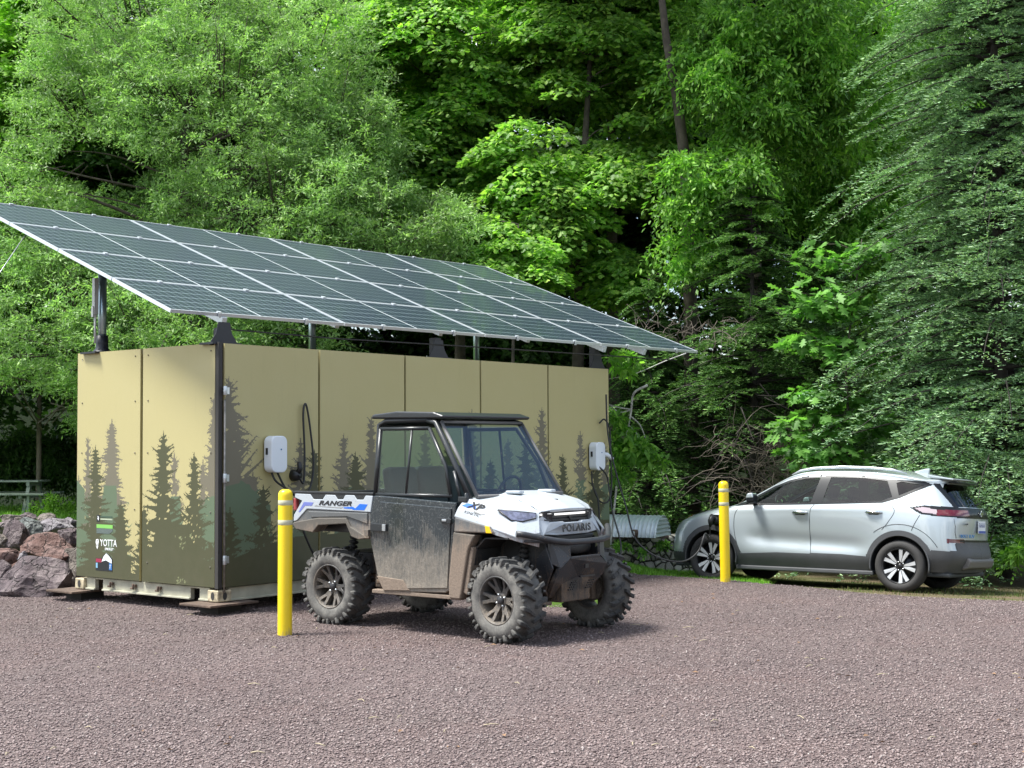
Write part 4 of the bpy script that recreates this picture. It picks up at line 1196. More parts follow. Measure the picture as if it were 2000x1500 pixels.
MB().prism([(.70, -.30), (.84, -.27), (.84, -.20), (.70, -.17)], 1.245, 1.272, 'z').prism([(.70, .30), (.84, .27), (.84, .20), (.70, .17)], 1.245, 1.272, 'z').build('hood_ridge', u_white, hood, bevel=.01)
MB().prism([(1.02, -.02), (1.06, .0), (1.03, .025), (1.0, .01)], 1.183, 1.196, 'z').build('hood_badge', u_ink, hood)
# dark cavity, light bar, grille, fascia
q = MB(); q.box((1.02, 0, .98), (.30, .72, .24)); q.box((1.05, 0, .80), (.22, .66, .18))
q.build('nose_core', u_chas, utv)
q = MB(); q.prism([(1.155, -.365), (1.185, -.25), (1.195, 0), (1.185, .25), (1.155, .365), (1.12, .36), (1.12, -.36)], 1.062, 1.080, 'z')
lb = q.build('light_bar', mat('light_bar_lens', (.75, .75, .72), .2, coat=.5, emis=((1, .97, .92), .45)), utv, bevel=.003)
q = MB()
for y in (-.25, .25): q.box((1.185, y, 1.071), (.025, .022, .026))
q.box((1.16, 0, 1.045), (.05, .66, .014)); q.box((1.165, 0, 1.022), (.05, .60, .016)); q.prism([(-.03, 1.05), (.03, 1.05), (0, 1.01)], 1.18, 1.20, 'x')
q.build('upper_grille', u_black, utv, bevel=.002)
f0 = [(-.30, 1.008), (-.14, 1.008), (-.12, .998), (.12, .998), (.14, 1.008), (.30, 1.008), (.415, .905), (.22, .890), (-.22, .890), (-.415, .905)]
vs = [(1.185 + .06 * (1 - abs(y) / .42) + (1.0 - z) * .10, y, z) for y, z in f0]
q = MB(); q.add(vs, [tuple(range(10))]); q.add([(x - .03, y * .98, z - .03) for x, y, z in vs], [tuple(range(10))])
n = 10
fa = MB(); V2 = vs + [(x - .04, y, z) for x, y, z in vs]
fa.add(V2, [tuple(range(10)), tuple(range(19, 9, -1))] + [(i, (i + 1) % 10, 10 + (i + 1) % 10, 10 + i) for i in range(10)])
fas = fa.build('front_fascia', u_white, utv, bevel=.008)
ny = Vector((1, 0, .10)).normalized()
xx_ = Vector((0, 1, 0)); zz_ = Vector((-.10, 0, 1)).normalized()
p = Vector((1.262, .0, .948))
M = Matrix(((xx_.x, zz_.x, ny.x, p.x), (xx_.y, zz_.y, ny.y, p.y), (xx_.z, zz_.z, ny.z, p.z), (0, 0, 0, 1)))
text_mesh('front_lettering', 'POLARIS', .088, u_ink, fas, M, width=1.12, bold=.0022, extrude=.003, spacing=1.16)
# curved cheeks between fascia and shell
def cheek(sg):
    q = MB()
    q.add([(1.165, sg * .37, 1.06), (1.19, sg * .30, 1.01), (1.215, sg * .415, .90), (1.20, sg * .47, .82), (1.17, sg * .50, .90), (1.15, sg * .43, 1.03)], [(0, 1, 2, 3, 4, 5)])
    o = q.build('nose_cheek', u_white, utv); s = o.modifiers.new('s', 'SOLIDIFY'); s.thickness = .02
    q = MB(); q.add([(1.16, sg * .36, 1.078), (1.20, sg * .28, 1.078), (1.20, sg * .27, 1.012), (1.175, sg * .355, 1.02)], [(0, 1, 2, 3)])
    o = q.build('daytime_lamp', u_ink, utv); s = o.modifiers.new('s', 'SOLIDIFY'); s.thickness = .02
both(cheek)
MB().prism([(-.36, .885), (.36, .885), (.28, .80), (-.28, .80)], 1.12, 1.20, 'x').build('lower_grille', u_black, utv, bevel=.01)

# ---- front bumper
q = MB()
pl_ = [(-.35, .625), (-.22, .70), (.22, .70), (.35, .62), (.35, .52), (.27, .345), (-.27, .345), (-.35, .50)]
for (ya, za), (yb_, zb_) in [((0, 0), (0, 0))][0:0]: pass
def px_(y, z): return 1.15 + .20 * smooth(.33, .62, z) + .0
V = [(float(px_(y, z)), y, z) for y, z in pl_]; V2 = V + [(x - .05, y, z) for x, y, z in V]
q.add(V2, [tuple(range(8)), tuple(range(15, 7, -1))] + [(i, (i + 1) % 8, 8 + (i + 1) % 8, 8 + i) for i in range(8)])
bump = q.build('front_bumper', u_bar, utv, bevel=.006)
q = MB()
for sg in (-1, 1):
    # bracket wings rising to the tube
    pts = [(1.35, sg * .22, .845), (1.36, sg * .22, .70), (1.34, sg * .35, .625), (1.28, sg * .40, .66), (1.27, sg * .40, .87)]
    q.add([(x, y, z) for x, y, z in pts] + [(x - .03, y, z) for x, y, z in pts], [tuple(range(5)), tuple(range(9, 4, -1))] + [(i, (i + 1) % 5, 5 + (i + 1) % 5, 5 + i) for i in range(5)])
    pts = [(1.15, sg * .28, .36), (1.17, sg * .34, .42), (1.30, sg * .41, .62), (1.24, sg * .42, .80), (1.12, sg * .40, .70), (1.05, sg * .33, .42)]
    q.add(pts + [(x, y - sg * .02, z) for x, y, z in pts], [tuple(range(6)), tuple(range(11, 5, -1))] + [(i, (i + 1) % 6, 6 + (i + 1) % 6, 6 + i) for i in range(6)])
    q.tube([(1.27, sg * .40, .84), (1.16, sg * .62, .86)], .012, 6)
q.box((1.345, 0, .70), (.03, .44, .02))
q.build('bumper_bracket', u_bar, bump, bevel=.004)
MB().tube([(1.12, -.68, .925), (1.17, -.62, .915), (1.32, -.40, .858), (1.36, -.24, .838), (1.365, 0, .835), (1.36, .24, .838), (1.32, .40, .850), (1.17, .62, .905), (1.12, .68, .93)], .026, 14).build('bumper_tube', u_bar, bump)
q = MB()
q.box((1.37, 0, .535), (.02, .22, .014))
for sx in (-1, 1):
    for r_ in range(4):
        for c_ in range(3): q.box((1.20 + .012 * r_ + .09, sx * .13 + (c_ - 1) * .03, .42 + r_ * .022), (.014, .018, .010))
q.box((1.365, 0, .62), (.012, .05, .035))
q.build('bumper_vents', u_ink, bump)
MB().tube([(1.22, -.2, .775), (1.24, 0, .765), (1.22, .2, .775)], .05, 10).build('winch', u_chas, utv)

# ---- cab
q = MB()
for sg in (-1, 1):
    q.tube([(.60, sg * .66, 1.20), (.42, sg * .645, 1.50), (.16, sg * .61, 1.88), (.05, sg * .60, 1.905)], .027, 10)
    q.tube([(-.53, sg * .66, .9), (-.53, sg * .66, 1.25), (-.53, sg * .61, 1.87), (-.45, sg * .60, 1.905), (.05, sg * .60, 1.905)], .027, 10)
    q.tube([(.53, sg * .70, 1.19), (.44, sg * .69, 1.45)], .016, 8)
q.tube([(-.53, -.61, 1.87), (-.53, .61, 1.87)], .024, 10); q.tube([(-.53, -.63, 1.26), (-.53, .63, 1.26)], .022, 10)
q.tube([(.13, -.61, 1.89), (.13, .61, 1.89)], .024, 10)
q.build('roll_cage', u_black, utv)
q = MB(); q.prism([(-.62, 1.925), (-.60, 1.965), (-.3, 1.99), (.15, 1.975), (.27, 1.94), (.25, 1.915)], -.64, .64, 'y')
q.build('roof', u_black, utv, bevel=.02, seg=3)
q = MB(); q.add([(.645, -.62, 1.225), (.645, .62, 1.225), (.20, .58, 1.885), (.20, -.58, 1.885)], [(0, 1, 2, 3)])
ws = q.build('windscreen', g_wind, utv); s = ws.modifiers.new('s', 'SOLIDIFY'); s.thickness = .005
q = MB(); q.tube([(.645, -.625, 1.225), (.65, 0, 1.222), (.645, .625, 1.225)], .018, 8); q.tube([(.20, -.58, 1.885), (.2, .58, 1.885)], .016, 8)
for sg in (-1, 1): q.tube([(.645, sg * .62, 1.225), (.20, sg * .58, 1.885)], .017, 8)
q.build('windscreen_frame', mud_mat('dusty_frame', (.12, .12, .12), .6, 1.0, 2.0, .2), utv)
q = MB(); q.add([(-.545, -.60, 1.28), (-.545, .60, 1.28), (-.545, .57, 1.85), (-.545, -.57, 1.85)], [(0, 1, 2, 3)])
o = q.build('rear_window', g_side, utv); s = o.modifiers.new('s', 'SOLIDIFY'); s.thickness = .004
q = MB(); q.box((.52, 0, 1.13), (.20, 1.26, .18)); q.box((.42, 0, 1.02), (.1, 1.2, .3)); q.build('dashboard', u_black, utv, bevel=.02)
m_seat = mat('seat_vinyl', (.045, .05, .055), .6)
q = MB(); q.box((-.22, 0, .86), (.48, 1.22, .14))
for y in (-.40, 0, .40): q.box((-.44, y, 1.20), (.12, .38, .56), rot=Matrix.Rotation(R(-10), 3, 'Y'))
q.build('bench_seat', m_seat, utv, bevel=.04, seg=3)
q = MB()
ring = [Vector((.22 + .05 * math.sin(a_), .36 + .17 * math.cos(a_), 1.22 + .16 * math.sin(a_))) for a_ in [2 * PI * k / 24 for k in range(25)]]
q.tube(ring, .014, 8, cap=False); q.tube([(.22, .36, 1.22), (.45, .36, 1.12)], .02, 8); q.tube([ring[0], ring[12]], .012, 6)
q.build('steering_wheel', u_black, utv)
q = MB(); q.box((.56, -.705, 1.205), (.10, .04, .05)); q.tube([(.60, -.70, 1.20), (.585, -.70, 1.26)], .02, 8)
q.build('mirror_mount', u_black, utv, bevel=.01)
# ------------------------------------------------------------------ car
car = empty('parked_car', (CX, CY, CZg), CA, 'pale silver blue electric crossover car plugged in at its front fender', 'car')
car.rotation_euler = (CRl, 0, CA)
c_paint, t = new_mat('silver_paint', .32)
t.b.inputs['Base Color'].default_value = (.41, .465, .485, 1); t.b.inputs['Metallic'].default_value = .35
t.b.inputs['Coat Weight'].default_value = 1; t.b.inputs['Coat Roughness'].default_value = .03
tc = t.n('TexCoord'); fl = t.noise(tc.outputs['Object'], 400, 2)
t.l(t.rng(fl, .3, .7, .30, .40), t.b.inputs['Roughness'])
c_clad = mat('dark_cladding', (.065, .068, .072), .55, bump=.15, bscale=300, var=.15, vscale=3)
c_gloss = mat('gloss_black', (.010, .012, .014), .30, spec=.25)
c_seam = mat('panel_gap', (.03, .035, .038), .6)
c_chrome = mat('satin_chrome', (.70, .73, .75), .15, metal=1)
g_car = glass('car_glass', (.50, .60, .56), .03)
g_carr = glass('rear_door_glass', (.25, .31, .30), .06)
g_rear = glass('privacy_glass', (.10, .12, .12), .05)
# control net: rows from the sill up to the roof centre; columns from rear centre round to front centre
def row(*p): return list(p)
cols_ = [
 # R0 bottom        R1 lower         R2 mid          R3 shoulder      R4 belt/hood edge  R5 window top   R6 roof edge     R7 centre
 [(-2.04, 0, .27), (-2.13, 0, .45), (-2.10, 0, .66), (-2.12, 0, .94), (-2.10, 0, 1.08), (-1.90, 0, 1.37), (-1.88, 0, 1.46), (-1.88, 0, 1.485)],
 [(-2.01, .42, .27), (-2.11, .44, .45), (-2.08, .44, .66), (-2.09, .44, .94), (-2.06, .42, 1.08), (-1.86, .38, 1.37), (-1.85, .34, 1.46), (-1.86, .20, 1.484)],
 [(-1.90, .70, .27), (-2.00, .74, .45), (-1.97, .76, .66), (-1.96, .74, .94), (-1.92, .70, 1.08), (-1.76, .60, 1.36), (-1.76, .54, 1.45), (-1.76, .30, 1.49)],
 [(-1.72, .78, .27), (-1.78, .845, .45), (-1.76, .865, .68), (-1.72, .85, .95), (-1.68, .80, 1.10), (-1.58, .67, 1.38), (-1.60, .60, 1.46), (-1.60, .0, 1.525)],
 [(-1.50, .79, .24), (-1.52, .865, .45), (-1.52, .885, .70), (-1.48, .872, .96), (-1.42, .825, 1.13), (-1.34, .68, 1.42), (-1.36, .60, 1.50), (-1.40, 0, 1.56)],
 [(-1.25, .79, .22), (-1.25, .868, .45), (-1.25, .890, .70), (-1.22, .880, .96), (-1.16, .840, 1.13), (-1.10, .685, 1.455), (-1.12, .60, 1.53), (-1.15, 0, 1.585)],
 [(-.90, .78, .20), (-.90, .860, .42), (-.90, .868, .66), (-.90, .878, .96), (-.88, .850, 1.12), (-.85, .69, 1.475), (-.86, .60, 1.55), (-.86, 0, 1.60)],
 [(-.45, .78, .20), (-.45, .855, .42), (-.45, .852, .64), (-.45, .874, .96), (-.45, .850, 1.11), (-.45, .69, 1.485), (-.45, .60, 1.56), (-.45, 0, 1.612)],
 [(0, .78, .20), (0, .855, .42), (0, .852, .64), (0, .874, .96), (0, .850, 1.10), (-.03, .69, 1.47), (-.04, .60, 1.55), (-.04, 0, 1.61)],
 [(.45, .78, .20), (.45, .858, .42), (.45, .858, .64), (.46, .872, .94), (.50, .845, 1.075), (.30, .68, 1.40), (.24, .60, 1.49), (.22, 0, 1.575)],
 [(.90, .78, .20), (.90, .865, .43), (.90, .873, .66), (.92, .868, .92), (.96, .83, 1.045), (.72, .68, 1.20), (.62, .60, 1.30), (.55, 0, 1.43)],
 [(1.15, .79, .22), (1.15, .87, .45), (1.15, .882, .68), (1.16, .865, .90), (1.18, .80, 1.005), (1.08, .70, 1.065), (1.02, .60, 1.085), (.98, 0, 1.13)],
 [(1.38, .79, .23), (1.38, .872, .46), (1.38, .882, .70), (1.38, .86, .89), (1.38, .78, .975), (1.34, .68, 1.02), (1.30, .58, 1.035), (1.30, 0, 1.07)],
 [(1.70, .76, .22), (1.73, .845, .42), (1.72, .848, .68), (1.68, .82, .85), (1.64, .74, .925), (1.60, .64, .965), (1.56, .55, .98), (1.58, 0, 1.025)],
 [(1.88, .68, .20), (1.94, .74, .38), (1.93, .745, .62), (1.88, .72, .80), (1.82, .66, .875), (1.78, .58, .91), (1.74, .50, .925), (1.78, 0, .985)],
 [(2.00, .50, .20), (2.07, .54, .36), (2.06, .54, .58), (2.02, .52, .75), (1.97, .48, .82), (1.92, .44, .86), (1.88, .40, .88), (1.92, .0, .94)],
 [(2.08, 0, .20), (2.16, 0, .35), (2.15, 0, .55), (2.12, 0, .72), (2.08, 0, .79), (2.03, 0, .84), (2.0, 0, .87), (1.98, 0, .90)],
]
NET = np.array(cols_, float)      # (ncol, 8, 3)
def cr(P, n_per):
    """Catmull-Rom along axis 0, n_per samples per span"""
    Pp = np.concatenate([2 * P[:1] - P[1:2], P, 2 * P[-1:] - P[-2:-1]], 0)
    out = []
    for i in range(1, len(Pp) - 2):
        n = n_per[i - 1]
        t_ = (np.arange(n) / n)[:, None]
        t_ = t_.reshape((-1,) + (1,) * (P.ndim - 1))
        a_, b_, c_, d_ = Pp[i - 1], Pp[i], Pp[i + 1], Pp[i + 2]
        out.append(.5 * (2 * b_ + (c_ - a_) * t_ + (2 * a_ - 5 * b_ + 4 * c_ - d_) * t_ ** 2 + (3 * b_ - a_ - 3 * c_ + d_) * t_ ** 3))
    out.append(Pp[-2][None]); return np.concatenate(out, 0)
seglen = [max(6, int(np.linalg.norm(NET[i + 1, 3] - NET[i, 3]) / .0105)) for i in range(len(NET) - 1)]
G1 = cr(NET, seglen)                                   # along the car
G2 = cr(np.transpose(G1, (1, 0, 2)), [20, 22, 28, 16, 36, 10, 26])    # up the ring
S = np.transpose(G2, (1, 0, 2))                        # (nu, nv, 3)
# body-side light catcher: scoop the lower doors inwards
x_, y_, z_ = S[..., 0], S[..., 1], S[..., 2]
dent = .022 * np.exp(-((z_ - .60 - .05 * x_) / .10) ** 2) * smooth(-1.05, -.7, x_) * (1 - smooth(.55, .9, x_)) * (y_ > .5)
S[..., 1] -= dent
nu, nv = S.shape[:2]
I = np.arange(nu * nv).reshape(nu, nv)
Fq = np.stack([I[:-1, :-1], I[1:, :-1], I[1:, 1:], I[:-1, 1:]], -1).reshape(-1, 4)
V = S.reshape(-1, 3)
Cc = V[Fq].mean(1)
uu = np.repeat(np.arange(nu - 1), nv - 1) / (nu - 1); vv = np.tile(np.arange(nv - 1), nu - 1)
rowid = np.array([0, 20, 42, 70, 86, 122, 132, 158])
X, Y, Z = Cc[:, 0], Cc[:, 1], Cc[:, 2]
def inpoly(px, pz, poly):
    r_ = np.zeros(len(px), bool); n = len(poly)
    for i in range(n):
        x0, z0 = poly[i]; x1, z1 = poly[(i + 1) % n]
        if z0 == z1: continue
        c = ((z0 > pz) != (z1 > pz)) & (px < (x1 - x0) * (pz - z0) / (z1 - z0) + x0)
        r_ ^= c
    return r_
side = Y > .55
part = np.zeros(len(Fq), np.int8)     # 0 paint
# 1 cladding 2 front side glass 3 rear side glass 4 gloss black 5 windscreen 6 rear glass 7 headlight 8 tail lamp 9 removed 10 seam 11 red lens 12 quarter glass 13 clear tail lens 14 orange
WF, WR = (1.3375, .335), (-1.3375, .335)
def dist(c, k=1.0): return np.hypot(X - c[0], (Z - c[1]) * k)
part[(Z < .40 + .0 * X) & side] = 1
clad_top = np.where(X > -.12, .445 - .06 * np.clip(X - .35, 0, 1), .455 - .05 * np.clip(-X - .55, 0, 1))
part[side & (X < .98) & (X > -.98) & (Z < clad_top)] = 1
part[side & (dist(WF) < .452)] = 1
part[side & (dist(WR) < .452)] = 1
# nose and tail lower cladding
part[(X < -1.60) & (Z < .545)] = 1
part[(X < -1.93) & (Z < .66) & (Y < .70)] = 1
part[(X > 1.70) & (Z < .34)] = 1
part[(X > 2.0) & (Z > .36) & (Z < .60) & (Y < .42)] = 1
# glass
fw = [(.86, 1.085), (-.115, 1.125), (-.20, 1.462), (.02, 1.448), (.24, 1.398), (.45, 1.315), (.62, 1.225)]
rw = [(-.275, 1.13), (-1.08, 1.160), (-1.22, 1.215), (-1.12, 1.425), (-.80, 1.462), (-.345, 1.470)]
dlo = [(1.02, 1.055), (-.115, 1.095), (-1.10, 1.135), (-1.32, 1.20), (-1.70, 1.385), (-1.60, 1.425), (-1.12, 1.452), (-.80, 1.488), (-.2, 1.492), (.04, 1.475), (.27, 1.422), (.48, 1.338), (.68, 1.235)]
part[side & inpoly(X, Z, dlo)] = 4
part[side & inpoly(X, Z, fw)] = 2
part[side & inpoly(X, Z, rw)] = 3
part[side & inpoly(X, Z, [(-1.30, 1.235), (-1.60, 1.375), (-1.30, 1.420), (-1.24, 1.40)])] = 12
# windscreen: rows above window top between cowl and roof
scr = (Y < .615 - .10 * (Z - 1.1)) & (X > .26) & (X < .96) & (Z > 1.12 + .02 * Y)
part[scr] = 5
# rear glass, tailgate black band, lamps
rear = X < -1.66
part[rear & (Y < .56) & (Z > 1.105) & (Z < 1.405) & (X < -1.80)] = 6
part[rear & (Y >= .56) & (Y < .63) & (Z > 1.10) & (Z < 1.40) & (X < -1.70)] = 4
part[rear & (X < -1.86) & (Y < .66) & (Z > .965) & (Z <= 1.10)] = 8
part[(X < -1.55) & (Y >= .60) & (Z > .985 + .04 * (X + 2.0)) & (Z < 1.10)] = 13
part[(X < -1.50) & (Y > .45) & (Z > .985) & (Z < 1.10) & (X > -1.52)] = 0
lamp = inpoly(X, Z, [(-1.46, 1.085), (-1.60, 1.005), (-1.75, .985), (-2.2, .955), (-2.2, 1.095), (-1.62, 1.115)]) & (Y > .40)
part[(part == 13) | ((part == 8) & (Y > .40))] = 0
part[lamp] = 4
part[lamp & inpoly(X, Z, [(-1.53, 1.078), (-1.63, 1.025), (-1.80, 1.005), (-1.80, 1.06), (-1.64, 1.096)])] = 13
part[lamp & (X < -1.80) & (Z > .99) & (Z < 1.065)] = 11
part[(part == 0) & rear & (Y <= .66) & (X < -1.86) & (Z > .965) & (Z < 1.10)] = 8
part[(X < -1.80) & (Y > .52) & (Y < .80) & (Z > .645) & (Z < .70) & (X < -1.86)] = 11
part[(X < -1.93) & (Y <= .62) & (Z > .655) & (Z < .69)] = 4
# headlamps, grille
part[(X > 1.50) & (Y > .30) & inpoly(X, Z, [(1.46, .985), (1.72, .905), (2.0, .83), (2.0, .885), (1.75, .965), (1.48, 1.0)])] = 7
part[(X > 1.70) & (X < 1.80) & (Y > .5) & inpoly(X, Z, [(1.68, .91), (1.82, .865), (1.84, .90), (1.70, .95)])] = 14
part[(X > 1.9) & (Y < .45) & (Z > .70) & (Z < .80)] = 4
# wheel openings
part[side & (dist(WF) < .385)] = 9
part[side & (dist(WR) < .385)] = 9
part[(part != 9) & side & (Z < .30) & (np.abs(X - 1.3375) < .36)] = 9
part[(part != 9) & side & (Z < .30) & (np.abs(X + 1.3375) < .36)] = 9
# let the borders between parts follow the drawn outlines exactly
def snap(poly, closed=True, tol=.0085, cond=None):
    P = V[:, [0, 2]]; best = np.full(len(V), 9.); tgt = P.copy(); n = len(poly)
    for i in range(n if closed else n - 1):
        a0 = np.array(poly[i]); b0 = np.array(poly[(i + 1) % n]); d = b0 - a0
        t_ = np.clip(((P - a0) @ d) / (d @ d), 0, 1); q_ = a0 + t_[:, None] * d; dd = np.hypot(*(P - q_).T)
        m = dd < best; best[m] = dd[m]; tgt[m] = q_[m]
    bnd = np.zeros(len(V), bool)
    vp = np.full(len(V), -1); 
    lo = np.full(len(V), 99); hi = np.full(len(V), -1)
    for k in range(4):
        np.minimum.at(lo, Fq[:, k], part); np.maximum.at(hi, Fq[:, k], part)
    m = (lo != hi) & (best < tol) & (V[:, 1] > .45) & (np.abs(V[:, 0]) < 1.62)
    dl_ = tgt[m] - P[m]
    V[m, 0] += dl_[:, 0]; V[m, 2] += dl_[:, 1]
circ = lambda c, r_: [(c[0] + r_ * math.cos(2 * PI * k / 72), c[1] + r_ * math.sin(2 * PI * k / 72)) for k in range(72)]
for pl_s in (fw, rw, dlo, [(-1.30, 1.235), (-1.60, 1.375), (-1.30, 1.420), (-1.24, 1.40)]): snap(pl_s)
for c_s in (WF, WR):
    snap(circ(c_s, .452)); snap(circ(c_s, .385))
snap([(-.98, .4335), (-.55, .455), (-.12, .455), (-.12, .445), (.35, .445), (.98, .407)], closed=False)
# seams: thin dark lines
seam_lines = [[(.93, 1.05), (.985, .92), (.98, .70), (.93, .52), (.88, .42), (.80, .345), (.3, .325), (-.14, .33)], [(-.17, 1.095), (-.12, 1.0), (-.115, .60), (-.14, .33)],
              [(-.14, .33), (-.78, .335), (-.88, .40), (-.90, .47)], [(-1.17, 1.15), (-1.27, 1.04), (-1.20, .90), (-1.11, .79)], [(-1.60, .99), (-1.53, .86), (-1.50, .79)],
              [(1.06, 1.035), (1.25, 1.01), (1.45, .975), (1.66, .92)],
              [(-1.3375 + .55 * math.cos(a_), .335 + .53 * math.sin(a_)) for a_ in [R(100 + 4 * k) for k in range(-12, 14)]]]
tail_seam = [(-1.99, .70, .95), (-2.0, .70, .86), (-2.01, .70, .78), (-2.02, .69, .71)]
mats_c = {0: ('body', c_paint), 1: ('cladding', c_clad), 2: ('front_side_window', g_car), 3: ('rear_side_window', g_carr), 4: ('black_trim', c_gloss), 5: ('windscreen', g_car), 6: ('rear_window', g_rear),
          7: ('headlight', mat('headlight_lens', (.12, .14, .16), .1, coat=1)), 8: ('tailgate_band', c_gloss), 
          11: ('red_lens', mat('red_lens', (.10, .008, .014), .15, coat=.5)), 12: ('quarter_window', g_rear), 13: ('tail_light', mat('clear_tail_lens', (.36, .30, .32), .12, coat=.6)), 14: ('indicator_lens', mat('orange_lens', (.75, .16, .02), .2, coat=1))}
lens_names = {2, 3, 4, 7, 11, 12, 13, 14}
# vertex normals of the whole skin, to shade all parts as one surface
dU = np.gradient(S, axis=0); dV = np.gradient(S, axis=1)
Nn = np.cross(dV, dU); Nn /= np.linalg.norm(Nn, axis=-1, keepdims=True) + 1e-9
Nn = Nn.reshape(-1, 3)
c0 = np.array([0, 0, .6]); ii = nu // 2 * nv + nv // 3
if ((V - c0) * Nn).sum(1)[I[nu // 2, nv // 3]] < 0: Nn = -Nn
a3 = V[Fq]; fn_ = np.cross(a3[:, 2] - a3[:, 0], a3[:, 3] - a3[:, 1])
if (fn_ * Nn[Fq[:, 0]]).sum() < 0: Fq = Fq[:, ::-1]
body_parts = {}
for pid, (nm, mm) in mats_c.items():
    sel = part == pid
    if not sel.any(): continue
    groups = [(1, -1)] if pid not in lens_names else [(1,), (-1,)]
    for gset in groups:
        Vs = []; Fs = []; Ns = []
        for sg in gset:
            F = Fq[sel]; u_, inv = np.unique(F, return_inverse=True); F = inv.reshape(F.shape)
            v = V[u_].copy(); n_ = Nn[u_].copy()
            if pid in (2, 3, 5, 6, 12): v -= n_ * .006
            if pid == 10: v -= n_ * .004
            if pid == 1: v += n_ * .006
            v[:, 1] *= sg; n_[:, 1] *= sg
            if sg < 0: F = F[:, ::-1]
            off = sum(len(q) for q in Vs)
            Vs.append(v); Fs.append(F + off); Ns.append(n_)
        me = fast_mesh(nm, np.concatenate(Vs), np.concatenate(Fs), smooth=True)
        me.normals_split_custom_set_from_vertices(np.concatenate(Ns).tolist())
        body_parts.setdefault(pid, []).append(link(nm, me, mm, car))

# panel gaps as thin dark beads lying in the skin
Vn = V.copy()
selv = Vn[:, 1] > .55
def on_skin(x, z):
    d = np.hypot(Vn[:, 0] - x, Vn[:, 2] - z) + (~selv) * 9
    i = int(np.argmin(d)); n_ = Nn[i]
    y = Vn[i, 1] - (n_[0] * (x - Vn[i, 0]) + n_[2] * (z - Vn[i, 2])) / max(.3, n_[1])
    return Vector((x, y, z))
for ln in seam_lines:
    pts = spline([on_skin(x, z) for x, z in ln], 5)
    for sg in (-1, 1):
        q = MB(); q.tube([(p.x, p.y * sg, p.z) for p in [on_skin(p.x, p.z) for p in pts]], .0042, 5); q.build('panel_gap', c_seam, car)
for ln, sgs in ((tail_seam, (-1, 1)),):
    for sg in sgs:
        q = MB(); pts = []
        for x, y, z in ln:
            d = np.hypot(Vn[:, 1] - y, Vn[:, 2] - z) + (Vn[:, 0] > -1.6) * 9; i = int(np.argmin(d)); pts.append((Vn[i, 0], Vn[i, 1] * sg, Vn[i, 2]))
        q.tube(pts, .0042, 5); q.build('panel_gap', c_seam, car)
# cladding lip rings round the arches, and inner wells
for cxw in (1.3375, -1.3375):
    for sg in (-1, 1):
        q = MB()
        pts = [(cxw + .388 * math.cos(a_), sg * .872, .335 + .388 * math.sin(a_)) for a_ in [R(-12 + 204 * k / 30) for k in range(31)]]
        q.tube(pts, .011, 6)
        q.build('arch_lip', c_clad, car)
        q = MB(); n = 24; vs = []
        for k in range(n + 1):
            a_ = R(-12 + 204 * k / n)
            for yy in (.86, .50): vs.append((cxw + .386 * math.cos(a_), sg * yy, .335 + .386 * math.sin(a_)))
        q.add(vs, [(2 * k, 2 * k + 1, 2 * k + 3, 2 * k + 2) for k in range(n)])
        vs = [(cxw + .386 * math.cos(R(-12 + 204 * k / n)), sg * .50, .335 + .386 * math.sin(R(-12 + 204 * k / n))) for k in range(n + 1)]
        q.add(vs, [tuple(range(n + 1))])
        q.build('wheel_well', c_seam, car)
MB().box((0, 0, .235), (3.9, 1.48, .06)).box((-1.0, 0, .30), (1.6, 1.0, .10)).build('floor_pan', c_seam, car, bevel=.02)
for sg in (-1, 1): MB().box((0, sg * .775, .225), (1.95, .09, .06)).build('rocker', c_clad, car, bevel=.015)

